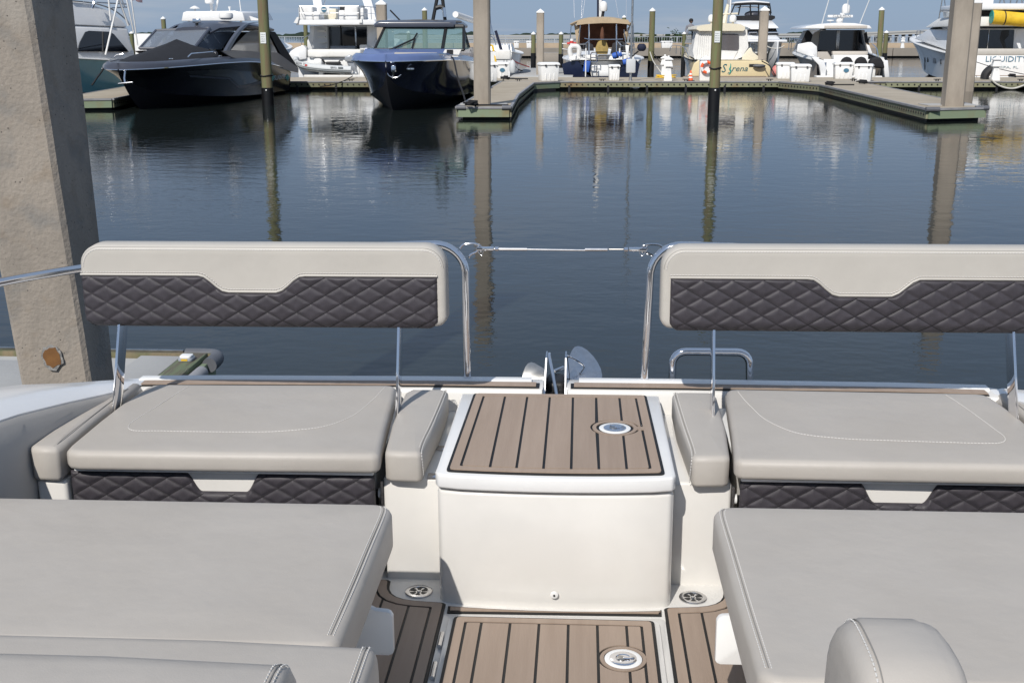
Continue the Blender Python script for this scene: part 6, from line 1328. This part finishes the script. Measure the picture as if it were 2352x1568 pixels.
MB().loft([[(c(690, 735, 3).x, 3, zc), (c(1385, 735, 3).x, 3, zc), (c(1360, 0, 3.6).x, 3.6, c(0, 600, 3.6).z), (c(700, 0, 3.6).x, 3.6, c(0, 600, 3.6).z)], [(c(690, 735, 3).x, 9, zc), (c(1385, 735, 3).x, 9, zc), (c(1360, 0, 3.6).x, 9, c(0, 600, 3.6).z), (c(700, 0, 3.6).x, 9, c(0, 600, 3.6).z)]]).build('window_band', 'glass_dark', o)
zf0 = c(0, 600, 3.2).z; zf1 = c(0, 440, 4.2).z
MB().loft([[(c(640, 0, 3.2).x, 3.1, zf0), (c(1420, 0, 3.2).x, 3.1, zf0), (c(1400, 0, 3.2).x, 3.1, zf0+.12), (c(660, 0, 3.2).x, 3.1, zf0+.12)], [(c(500, 0, 4.2).x, 4.2, zf0), (c(1400, 0, 4.2).x, 4.2, zf0), (c(1270, 0, 4.2).x, 4.2, zf1), (c(490, 0, 4.2).x, 4.2, zf1)], [(c(500, 0, 4.2).x, 9, zf0), (c(1400, 0, 4.2).x, 9, zf0), (c(1270, 0, 4.2).x, 9, zf1), (c(490, 0, 4.2).x, 9, zf1)]]).build('flybridge', 'white_gloss', o, .04)
pan(o, 'bridge_canvas', [c(*q, 4.3) for q in ((490, 430), (820, 435), (830, 500), (950, 500), (1130, 430), (1230, 435), (1305, 390), (1300, 340), (1230, 325), (480, 335))], .2, 'canvas_black')
MB().loft([[(c(420, 0, 4.5).x, 4.5, c(0, 75, 4.5).z), (c(1205, 0, 4.5).x, 4.5, c(0, 80, 4.5).z), (c(1190, 0, 4.5).x, 4.5, c(0, 50, 4.5).z), (c(860, 0, 4.5).x, 4.5, c(0, 15, 4.5).z), (c(480, 0, 4.5).x, 4.5, c(0, 45, 4.5).z)], [(c(420, 0, 4.5).x, 9, c(0, 75, 4.5).z), (c(1205, 0, 4.5).x, 9, c(0, 80, 4.5).z), (c(1190, 0, 4.5).x, 9, c(0, 50, 4.5).z), (c(860, 0, 4.5).x, 9, c(0, 15, 4.5).z), (c(480, 0, 4.5).x, 9, c(0, 45, 4.5).z)]]).build('hardtop', 'white_gloss', o, .03)
tub(o, 'hardtop_trim', [c(475, 100, 4.4), c(860, 78, 4.4), c(1205, 100, 4.4)], .1, 'canvas_black', sm=3)
for a, b in (((470, 90), (395, 270)), ((590, 90), (540, 320)), ((790, 85), (795, 320)), ((965, 85), (965, 320)), ((1150, 95), (1215, 320)), ((1195, 100), (1225, 290))): tub(o, 'enclosure_post', [c(*a, 4.4), c(*b, 4.4)], .055, 'black')
tub(o, 'enclosure_bar', [c(480, 165, 4.6), c(700, 150, 4.6), c(950, 160, 4.6)], .05, 'steel'); MB().ball(c(860, 310, 5.2), .6, 12, (1.2, .6, .5)).build('helm_cover', 'charcoal_deck', o)
for x0, x1 in ((750, 930), (1120, 1380)): tub(o, 'fore_rail', [c(x0, 740, 1), c(x0+15, 683, 1), c(x1, 680, 1), c(x1+5, 730, 1)], .04, 'chrome')
tub(o, 'mooring_bridle', [c(1110, 950, -.3), c(1200, 1000, -.5), c(1320, 1020, -.5), c(1430, 1000, -.5), c(1500, 960, -.3)], .035, 'rope_white', sm=3)
MB().lathe([(0, 0), (.45, 0), (.3, .12), (0, .14)], 14, Matrix.Translation(c(895, 615, 2))).build('sun_hat_vent', 'white', o)
# ---------------------------------------------------------------- outboard cruiser
o, f = boat('outboard_cruiser', 'white cruiser with hardtop and three black covered outboards, stern on', 'boat', 1928, 61)
c = lambda x, y, Y=0: f.on(*D2(x, y, 3100, 0, 2.361), 'y', Y)
xl = c(430, 0).x; xr = c(1060, 0).x; hb = (xr-xl)/2; mx_ = (xl+xr)/2; o.location = f.M @ Vector((mx_, 0, 0)); f = Frame(o.location, YAW); zs = c(0, 570).z
hull(o, [(0, hb, zs, hb*.95, .1, -.3), (3, hb*1.08, zs+.12, hb, .12, -.5), (7, hb*.95, zs+.3, hb*.6, .4, -.5), (10.5, .1, zs+.6, .05, 1.0, .8)], 'tan_hull', deck=None, transom=False, rail='white', railr=.09)
for s, pts in ((-1, ((430, 720), (470, 725), (480, 640), (455, 570), (360, 540), (340, 545), (410, 620))), (1, ((1015, 570), (1060, 570), (1075, 730), (1030, 735)))): pan(o, 'quarter', [c(*q, .1) for q in pts], .35, 'white_gloss', bevel=.04)
for s in (-1, 1): MB().loft([[(s*(hb-.02), 0, zs), (s*(hb+.1), 0, zs), (s*(hb+.08), 0, zs+.14), (s*(hb-.15), 0, zs+.14)], [(s*(hb*1.05), 3, zs+.15), (s*(hb*1.05+.12), 3, zs+.15), (s*(hb*1.05+.1), 3, zs+.32), (s*(hb*1.05-.15), 3, zs+.32)], [(s*(hb*1.0), 6, zs+.3), (s*(hb*1.0+.1), 6, zs+.3), (s*(hb+.08), 6, zs+.5), (s*(hb-.15), 6, zs+.5)]]).build('side_deck', 'white_gloss', o)
bxx(o, 'swim_platform', -hb, hb, -.3, .4, c(0, 735).z-.1, c(0, 715).z, 'white', .03); bxx(o, 'transom_wall', c(500, 0, .5).x, c(1000, 0, .5).x, .5, .7, .2, c(0, 560, .5).z, 'white', .03)
bxx(o, 'transom_seat', c(590, 0, .8).x, c(920, 0, .8).x, .7, 1.4, c(0, 570, .8).z, c(0, 520, .8).z, 'white', .05); bxx(o, 'seat_cover', c(575, 0, 1.3).x, c(915, 0, 1.3).x, 1.2, 1.8, c(0, 520, 1.3).z, c(0, 485, 1.3).z, 'soffit', .05)
pan(o, 'cockpit_cover', [c(*q, 1.6) for q in ((400, 490), (500, 490), (530, 540), (560, 600), (440, 560), (400, 540))], .1, 'soffit'); pan(o, 'dark_flap', [c(*q, 1.5) for q in ((495, 480), (590, 485), (530, 535))], .04, 'canvas_black')
cabin(o, 'deckhouse', [(3, zs), (3, c(0, 285, 3).z), (6, c(0, 290, 3).z), (8, zs+.5)], hb*.98, hb*.82, 'soffit', .04)
DR_ = pan(o, 'saloon_door', [c(*q, 2.95) for q in ((405, 485), (860, 480), (815, 285), (425, 290))], .06, 'glass_dark'); bxx(DR_, 'door_frame', c(605, 0, 2.9).x, c(635, 0, 2.9).x, 2.86, 2.91, c(0, 480, 2.9).z, c(0, 285, 2.9).z, 'steel_dull', .005); bxx(DR_, 'door_frame', c(800, 0, 2.9).x, c(815, 0, 2.9).x, 2.86, 2.91, c(0, 480, 2.9).z, c(0, 285, 2.9).z, 'black', .005)
pan(o, 'side_canvas', [c(*q, 2.2) for q in ((245, 410), (330, 420), (365, 300), (300, 285))], .08, 'canvas_black'); pan(o, 'side_canvas', [c(*q, 2.2) for q in ((850, 400), (890, 430), (865, 300), (840, 320))], .05, 'canvas_black')
pan(o, 'cabin_wing', [c(*q, 1.6) for q in ((215, 420), (310, 400), (345, 400), (395, 440), (400, 540), (330, 535), (200, 490))], .15, 'white_gloss', bevel=.04); pan(o, 'cabin_wing', [c(*q, 1.6) for q in ((860, 420), (890, 430), (925, 520), (880, 500))], .12, 'white_gloss', bevel=.03)
zt = c(0, 240, 1.6).z
MB().loft([[(c(290, 0, 1.6).x, y, zt-.18), (c(930, 0, 1.6).x, y, zt-.18), (c(905, 0, 1.6).x, y, zt-.02), (c(760, 0, 1.6).x, y, zt+.1), (c(600, 0, 1.6).x, y, zt+.12), (c(430, 0, 1.6).x, y, zt+.06), (c(310, 0, 1.6).x, y, zt-.06)] for y in (1.4, 3, 6)]).build('hardtop', 'white_gloss', o, .03); bxx(o, 'hardtop_slot', c(485, 0, 1.35).x, c(890, 0, 1.35).x, 1.33, 1.38, zt-.17, zt-.02, 'soffit', .01)
pan(o, 'hardtop_fin', [c(*q, 1.9) for q in ((315, 280), (480, 285), (480, 250), (430, 290), (370, 310), (355, 330))], .08, 'white_gloss')
q = c(612, 215, 3); tub(o, 'radar_post', [q, c(640, 130, 3)], .14, 'white'); bxx(o, 'open_array_radar', c(505, 0, 3).x, c(742, 0, 3).x, 2.8, 3.1, c(0, 168, 3).z, c(0, 145, 3).z, 'white', .03); back_text(o, 'GARMIN', .26, 'letter_grey', c(622, 157, 3).x, 2.78, c(0, 157, 3).z, nm='radar_lettering')
MB().ball(c(608, 195, 3), .2, 12, (1, 1, .8)).build('radar_pedestal', 'white', o); dome(o, 'satellite_dome', c(667, 130, 3.2), .22, .52); MB().lathe([(0, -.15), (.03, -.15), (.03, 0), (.2, .03), (.2, .08), (0, .1)], 12, Matrix.Translation(c(522, 205, 3))).build('antenna_mushroom', 'white', o)
for a, b in (((443, 225), (515, -20)), ((802, 225), (900, -20)), ((680, 130), (690, 0))): tub(o, 'whip_antenna', [c(*a, 3), c(*b, 3)], .03, 'tube_grey')
for xx, yy, w, dy in ((680, 540, 1.0, 0), (815, 540, 1.0, -.1), (955, 540, 1.2, -.35)):
    a = c(xx, yy, dy); OB = [c(xx-55*w, 640, dy), c(xx-60*w, 585, dy), c(xx-35*w, 548, dy), c(xx, 538, dy), c(xx+30*w, 545, dy), c(xx+52*w, 590, dy), c(xx+62*w, 650, dy)]
    MB().prism([(p.x, dy-.25, p.z) for p in OB], (0, .5, 0)).build('outboard_cowl', 'canvas_black', o, .1, 3); bxx(o, 'outboard_leg', c(xx-20, 0, dy).x, c(xx+45, 0, dy).x, dy-.12, dy+.15, .0, c(0, 645, dy).z, 'white_dirty', .06)
rail(o, [c(150, 490, 6), c(200, 500, 4.5), c(330, 540, 2.0)], .75, .022, mid=False); tub(o, 'bow_pulpit', [c(130, 470, 7), c(145, 385, 7), c(240, 400, 5), c(300, 460, 3), c(325, 535, 2)], .022, 'steel', sm=3)
tub(o, 'stern_hoop', [c(915, 415, 1), c(960, 460, .6), c(975, 540, .4)], .03, 'chrome', sm=3); bxx(o, 'fish_cleaning_post', c(508, 0, .1).x, c(525, 0, .1).x, 0, .1, .4, c(0, 590).z, 'steel', .01)
# ---------------------------------------------------------------- lettered yacht at right
o, f = boat('lettered_flybridge_yacht', 'large white yacht with blue name lettering on its transom at far right', 'yacht', 2330, 60.5)
c = lambda x, y, Y=0: f.on(*D2(x, y, 3600, 0, 3.919), 'y', Y)
cs = lambda x, y, X: f.on(*D2(x, y, 3600, 0, 3.919), 'x', X)
xl = c(1165, 0).x; hb = 2.45; cxm = xl+hb; o.location = f.M @ Vector((cxm, 0, 0)); f = Frame(o.location, YAW); zs = c(0, 870).z
zbow = 2.35
hull(o, [(0, hb, zs, hb*.96, .1, -.4), (4, hb*1.03, zs+.1, hb*.98, .12, -.6), (10, hb*.95, zs+.5, hb*.7, .3, -.6), (14.5, hb*.62, zs+.8, hb*.3, .7, -.2), (17.8, .08, zs+1.0, .04, 1.3, 1.0)], 'white_gloss', deck='white', transom=False, rail='white', railr=.06)
MB().panel([(-hb, 0, zs), (hb, 0, zs), (hb*.97, 0, .12), (-hb*.97, 0, .12)], .1).build('transom', 'white', o, .03)
bxx(o, 'swim_platform', -hb, hb, -.8, -.05, c(0, 1210).z-.08, c(0, 1185).z, 'white', .03); bxx(o, 'platform_planking', -hb+.1, hb-.1, -.78, -.1, c(0, 1185).z+.003, c(0, 1185).z+.02, 'teak', 0)
lx = c(1640, 925).x; back_text(o, 'LIQUIDITY', .40, 'letter_blue', lx+.06, -.07, c(0, 930).z, sx=1.12, depth=.008); back_text(o, 'TAMPA, FL', .17, 'letter_pale', lx+.02, -.07, c(0, 1055).z, sx=1.75, depth=.008)
bxx(o, 'transom_bolster', c(1170, 0).x, hb, -.05, .5, zs-.02, c(0, 765).z, 'vinyl_back', .1, 3)
cabin(o, 'saloon', [(2.2, zs), (2.2, c(0, 450, 2.2).z), (9, c(0, 450, 2.2).z), (11.5, zs+.8)], hb*.93, hb*.85, 'white_gloss', .08)
pan(o, 'saloon_door', [c(*q, 2.15) for q in ((1200, 770), (1770, 765), (1790, 470), (1220, 470))], .06, 'glass_dark'); bxx(o, 'door_stile', c(1440, 0, 2.1).x, c(1450, 0, 2.1).x, 2.06, 2.11, c(0, 765, 2.1).z, c(0, 470, 2.1).z, 'steel', .003)
pan(o, 'stair_rail_wing', [c(*q, 1.0) for q in ((1860, 770), (1800, 620), (1830, 480), (1944, 460), (1944, 560), (1870, 640), (1900, 770))], .1, 'white_gloss')
z0 = c(0, 415, .8).z; z1 = c(0, 260, .8).z; MB().loft([[(-hb, .6, z0), (hb, .6, z0), (hb, .6, z1), (-hb, .6, z1)], [(-hb, 6, z0), (hb, 6, z0), (hb*.9, 6, z1), (-hb*.9, 6, z1)], [(-hb*.8, 10, z0), (hb*.8, 10, z0), (hb*.6, 9.2, z1), (-hb*.6, 9.2, z1)]]).build('flybridge', 'white_dirty', o, .05)
zt = c(0, 165, .5).z; bxx(o, 'bridge_overhang', -hb*1.02, hb*1.02, .2, 5.5, zt, zt+.32, 'white_gloss', .08, 3)
for s in (-1, 1): bxx(o, 'bridge_pillar', s*hb*.9-.12, s*hb*.9+.12, 1.5, 2.0, z1, zt, 'white_gloss', .04)
bxx(o, 'bridge_back_wall', -hb*.9, hb*.9, 3.6, 3.8, z1-.1, zt, 'soffit', .02)
bxx(o, 'life_raft_canister', c(1275, 0, 1).x, c(1455, 0, 1).x, .8, 1.6, zt+.32, c(0, -40, 1).z, 'white', .06)
for a, b in (((1540, 115), (1590, -40)), ((1640, 90), (1620, -40)), ((1725, 100), (1740, -40)), ((1800, 110), (1860, -40)), ((1920, 130), (1905, -40))): tub(o, 'antenna_stay', [c(*a, 1.5), c(*b, 1.5)], .035, 'steel_dull')
YM = thing('yellow_float_mat', 'rolled yellow foam float mat strapped under the yacht flybridge roof', 'float mat', f.M @ c(1440, 290, .2), YAW); fi = Frame(YM.location, YAW)
a = fi.L(f.M @ c(1440, 270, .2)); b = fi.L(f.M @ c(2100, 330, .2)); MB().tube([a, a+(b-a)*.02, b], [.31, .345, .345], 20).build('roll', 'yellow', YM)
MB().tube([a+Vector((-.03, 0, 0)), a], [.325, .33], 20).build('green_end', 'shamrock', YM)
for t in (.28, .78): q = a+(b-a)*t; MB().tube([q-Vector((.03, 0, 0)), q+Vector((.03, 0, 0))], .355, 20).build('strap', 'black', YM)
# port side seen beyond the pile: bow canvas, bow rail, hull marks
SX = -hb*.99
def slabx(nm, px, X, dx, m, bev=.08): return MB().prism([cs(*q, X) for q in px], (dx, 0, 0)).build(nm, m, o, bev, 3)
slabx('foredeck_trunk', ((230, 690), (300, 600), (420, 560), (900, 560), (900, 730), (500, 735)), -1.55, 3.1, 'white_gloss')
slabx('windscreen_cover', ((320, 600), (390, 520), (470, 440), (570, 415), (650, 430), (700, 500), (760, 650), (745, 720), (600, 750), (540, 700), (430, 655), (330, 640)), -1.62, 3.24, 'canvas_black', .1)
slabx('bridge_cowl', ((490, 420), (640, 330), (820, 270), (1000, 250), (1000, 700), (760, 640), (690, 500), (640, 430)), -1.66, 3.3, 'white_gloss')
slabx('bridge_seat', ((680, 290), (660, 150), (730, 160), (820, 250)), -1.3, .8, 'tube_grey', .05)
for a, b in (((600, 350), (665, -20)), ((720, 200), (695, -20))): tub(o, 'antenna_stay', [cs(*a, -1.4), cs(*b, -1.4)], .03, 'steel_dull')
rail(o, [cs(*q, X) for q, X in (((750, 720), -1.9), ((580, 745), -1.85), ((480, 735), -1.75), ((385, 710), -1.6), ((300, 690), -1.4), ((250, 690), -1.2))], .8, .025)
TR_ = hull_tree(o); dq_ = lambda P: [D2(x, y, 3600, 0, 3.919) for x, y in P]
for x in (318, 350, 388): hull_patch(o, f, 'hull_vent', TR_, dq_([(x-8, 905), (x+8, 908)]), dq_([(x-8, 1095), (x+8, 1097)]), 'black', 2)
for x, y in ((178, 905), (432, 940), (638, 970)): hull_patch(o, f, 'porthole', TR_, dq_([(x-4, y-38), (x+4, y-38)]), dq_([(x-10, y+36), (x+10, y+36)]), 'black', 2)
hull_patch(o, f, 'hull_grille', TR_, dq_([(515, 915), (560, 920)]), dq_([(515, 995), (560, 998)]), 'grey_plastic', 3)
# ================================================================ things on the docks
def dock_box(label, u, v0, v1, wpx, Y, yaw=0, dep=.62, logo=False, z=DZ):
    p = gy(u, v1, Y); zt = gy(u, v0, Y).z-z; w = wpx*(Y*.966)/FP; o = thing('dock_box', label, 'dock box', (p.x, Y, z), yaw, 'white dock boxes'); h = zt*.84
    MB().loft([[(-w*.44, .02, 0), (w*.44, .02, 0), (w*.44, dep-.02, 0), (-w*.44, dep-.02, 0)], [(-w*.485, 0, h), (w*.485, 0, h), (w*.485, dep, h), (-w*.485, dep, h)]]).build('body', 'white', o, .03, 2)
    MB().loft([[(-w*.53, -.05, h), (w*.53, -.05, h), (w*.53, dep+.05, h), (-w*.53, dep+.05, h)], [(-w*.52, -.04, h+zt*.09), (w*.52, -.04, h+zt*.09), (w*.52, dep+.04, h+zt*.09), (-w*.52, dep+.04, h+zt*.09)], [(-w*.45, .04, zt), (w*.45, .04, zt), (w*.45, dep-.04, zt), (-w*.45, dep-.04, zt)]]).build('lid', 'white', o, .02, 2)
    for k in (-.22, 0, .22): MB().bx(k*w-.025, k*w+.025, -.012, .03, h*.08, h*.5).build('rib', 'white', o, .01)
    for k in (-.25, .3): MB().bx(k*w-.04, k*w+.04, -.08, -.03, h-.03, h+.03).build('hasp', 'black', o, .005)
    if logo: MB().lathe([(0, 0), (.13, 0), (.13, .02), (0, .02)], 20, Matrix.Translation((w*.1, -.004, h*.62)) @ Matrix.Rotation(math.pi/2, 4, 'X') @ Matrix.Diagonal((1, .75, 1, 1))).build('oval_logo', 'letter_blue', o)
    return o
dock_box('white dock box at the corner of the centre finger, ribbed front', 1263.5, 143.5, 187, 45, 54.4, -14)
dock_box('white dock box half hidden by the bare centre pile, nearer one', 1122, 144, 188, 44, 53.5, -10)
dock_box('white dock box with oval logo behind the bare centre pile', 1150, 143, 178, 38, 57.5, -8, logo=True)
dock_box('narrow plain white box in front of the navy sailboat', 1411, 148.5, 184.5, 26, 55.0, 0, .5)
dock_box('white dock box nearer of the pair beside the cream boat', 1838, 147.5, 188, 46, 53.4, 6)
dock_box('white dock box farther of the pair beside the cream boat', 1804, 143.5, 178, 40, 57.2, 6)
dock_box('white dock box with oval logo before the outboards', 1938, 143.5, 179.5, 43, 57.0, 5, logo=True)
dock_box('white dock box nearer of the pair before the outboards', 1981, 147, 187.5, 40, 54.2, 22)
for u, w, lab in ((1186, 12, 'leftmost small white locker on the breakwater'), (1216, 14, 'white locker on the breakwater beside the capped wooden pile'), (1532, 26, 'white locker on the breakwater above the power posts'), (1598-72+140, 20, 'white locker on the breakwater behind the cream boat')):
    dock_box(lab, u, 94.5, 112, w, 137.6, 0, 1.0, z=1.06) if u != 1666 else None
def pedestal(label, u, v0, v1, Y, k=1.0, z=DZ, group='power pedestals'):
    p = gy(u, v1, Y); h = gy(u, v0, Y).z-z; o = thing('power_pedestal', label, 'power pedestal', (p.x, Y, z), 8, group)
    s = h; sq = lambda a, z_: [(-a, -a, z_), (a, -a, z_), (a, a, z_), (-a, a, z_)]
    MB().loft([sq(.165*s, 0), sq(.165*s, .03*s), sq(.10*s, .52*s), sq(.10*s, .56*s)]).build('column', 'white', o, .01)
    MB().loft([sq(.19*s, .56*s), sq(.13*s, .80*s), sq(.13*s, .82*s)]).build('hood', 'white', o, .015)
    MB().loft([sq(.19*s, .825*s), sq(.19*s, .85*s), sq(.08*s, .92*s)]).build('roof', 'white', o, .01); MB().ball((0, 0, .95*s), .05*s, 10).build('lamp', 'white', o)
    MB().bx(-.05*s, .05*s, -.115*s, -.10*s, .30*s, .44*s).build('cover_plate', 'tube_grey', o)
    return o
pedestal('white power pedestal beside the traffic cone', 1534, 127.5, 187, 54.8)
pedestal('white power pedestal behind the one beside the cone', 1526, 125, 177, 58.5)
pedestal('white power pedestal just right of the tall right pile', 2222, 124, 178.5, 57.5)
pedestal('white power pedestal in front of the blue name lettering', 2285, 127.5, 184, 55.0)
pedestal('small far white power pedestal left of the lettered yacht bow', 2072, 85, 113, 137.2, z=1.06)
CN = thing('traffic_cone', 'orange and white striped traffic cone on the main dock', 'cone', (gy(1586, 186, 54.6).x, 54.6, DZ)); h = gy(1586, 162, 54.6).z-DZ
MB().bx(-.17, .17, -.17, .17, 0, .03).build('base', 'rubber', CN, .01)
for k, (a, b, m_) in enumerate(((.03, .28, 'orange'), (.28, .42, 'white'), (.42, .58, 'orange'), (.58, .74, 'white'), (.74, 1.0, 'orange'))):
    rr = lambda t: .125*(1-t)+.025*t; MB().lathe([(0, h*a), (rr(a), h*a), (rr(b), h*b), (0, h*b)], 18).build('cone_band', m_, CN)
LP = thing('life_ring_post', 'white post holding an orange and white life ring behind the notice pile', 'post', (gy(1621, 186, 54.7).x, 54.7, DZ)); h = gy(1621, 127, 54.7).z-DZ
MB().bx(-.28, .28, .05, .35, 0, h*.82).build('cabinet', 'white', LP, .02); MB().add([(-.32, .0, h*.82), (.32, .0, h*.82), (.32, .4, h*.82), (-.32, .4, h*.82), (0, .2, h)], [(3, 2, 1, 0), (0, 1, 4), (1, 2, 4), (2, 3, 4), (3, 0, 4)]).build('cap', 'white', LP)
LR = thing('life_ring', 'orange and white life ring hung on the white post', 'life ring', (gy(1622, 155, 54.5).x+.05, 54.62, gy(1622, 155, 54.5).z))
for k in range(8):
    MB().tube([(.235*math.cos(R(45*k+d)), 0, .235*math.sin(R(45*k+d))) for d in (0, 11, 22, 34, 45)], .068, 10).build('ring_segment', 'orange' if k % 2 else 'white', LR)
LPm = thing('dock_light_pole', 'slim grey metal pole with small white box in front of the wooden pile', 'pole', (gy(1448, 186, 55).x, 55, DZ)); MB().tube([(0, 0, 0), (0, 0, .25), (.02, 0, 9)], [.09, .055, .05], 10).build('pole', 'steel_dull', LPm); MB().bx(-.22, .22, -.1, .1, .35, 1.0).build('box', 'tube_grey', LPm, .05)
for u, v, lab in ((1590-0, 182, 'yellow coiled shore cable at the pedestal foot left side'), (1541, 181, 'yellow coiled shore cable right of the pedestal')):
    if u == 1590: u = 1518
    p = gz(u, v, DZ); CB = thing('shore_power_cable', lab, 'cable', p); MB().tube([((.2+.06*math.sin(k*1.3))*math.cos(k*.5), .2*math.sin(k*.5), .04+.005*k+.02*math.sin(k*.37)) for k in range(34)], .028, 6).build('coil', 'yellow', CB)
PF = thing('pink_fender', 'round faded pink fender beside the cream boat transom', 'fender', gy(1783, 168, 60)); MB().ball((0, 0, .1), .30, 16, (.8, .8, 1.0)).build('body', 'pink', PF); MB().cyl((0, 0, .38), (0, 0, .46), .04, 8).build('eye', 'black', PF)
HS = thing('white_hose', 'white shore hose hanging off the dock edge at far right', 'hose', gy(2290, 183, 54)); fi = Frame(HS.location, 0)
MB().tube(smooth_path([fi.L(gy(u, v, 53.85)) for u, v in ((2276, 182), (2290, 194), (2310, 202), (2330, 203), (2352, 196), (2375, 186))], 5), .04, 7).build('hose', 'rope_white', HS)
for u, v, Y, lab in ((1160, 183, 50, 'black cleat with rope coil on the centre finger near the pile'), (1082, 245, 36.5, 'heap of black rope on the centre finger end'), (1985-5, 193, 50, 'black line coiled on the right finger near the boxes'), (1905, 197, 47, 'black rope lying on the right finger left edge'), (2325, 178, 56, 'black rope heap on the main dock at far right')):
    p = gz(u, v, DZ+.02); RC = thing('rope_coil', lab, 'rope', p); rnd = random.Random(u); MB().tube([((.10+.14*rnd.random())*math.cos(k*.7), (.10+.12*rnd.random())*math.sin(k*.7), .03+.006*k) for k in range(22)], .035, 6).build('coil', 'rope_black', RC); MB().tube([(.1, 0, .04), (.6, .25, .03), (1.1, .2, .03)], .03, 6).build('tail', 'rope_black', RC)
TY = thing('black_fender', 'curved black rubber fender leaning by the far right pedestal', 'fender', gy(2265, 183, 56.5)); fi = Frame(TY.location, 0)
MB().tube(smooth_path([fi.L(gy(u, v, 56.5)) for u, v in ((2261, 182), (2264, 170), (2274, 160), (2285, 155))], 4), .2, 10).build('body', 'rubber', TY)
WH = thing('white_service_cabinet', 'plain white cabinet standing behind the black cruiser bow', 'cabinet', (gy(331, 110, 70).x, 70, DZ)); MB().bx(-.55, .45, 0, .8, 0, gy(331, 78, 70).z-DZ).build('body', 'white', WH, .02); MB().bx(-.5, .4, -.03, 0, .2, 1.2).build('door', 'white', WH, .01)

def mooring(label, P, m, r=.028):
    o = thing('mooring_line', label, 'rope', P[0]); fi = Frame(P[0], 0); MB().tube(smooth_path([fi.L(p) for p in P], 6), r, 6).build('rope', m, o)
mooring('white line drooping from the tall wooden pile toward the power pedestals', [gy(1493, 120, 62.6), gy(1500, 140, 60.5), gy(1512, 158, 58.6), gy(1518, 166, 58.0)], 'rope_white')
mooring('dark line looping from the tall wooden pile to the dock', [gy(1499, 118, 62.7), gy(1512, 138, 61), gy(1530, 152, 59.5), gy(1545, 158, 58.5)], 'rope_black', .02)
mooring('black line from the cream boat transom corner down to the dock', [gy(1750, 141, 60.6), gy(1768, 152, 59.8), gy(1780, 172, 58.5), gy(1790, 178.5, 57.9)], 'rope_black')
mooring('thin line running from the lettered yacht across the far right pedestal', [gy(2240, 142, 59.5), gy(2285, 156, 57.0), gy(2352, 171, 56.0), gy(2400, 178, 55.5)], 'rope_black', .018)
mooring('black line from the dinghy yacht platform down toward the water', [gy(810, 175, 58.5), gy(790, 186, 54.2), gy(760, 196, 53.7), gy(735, 199, 53.6)], 'rope_black', .022)
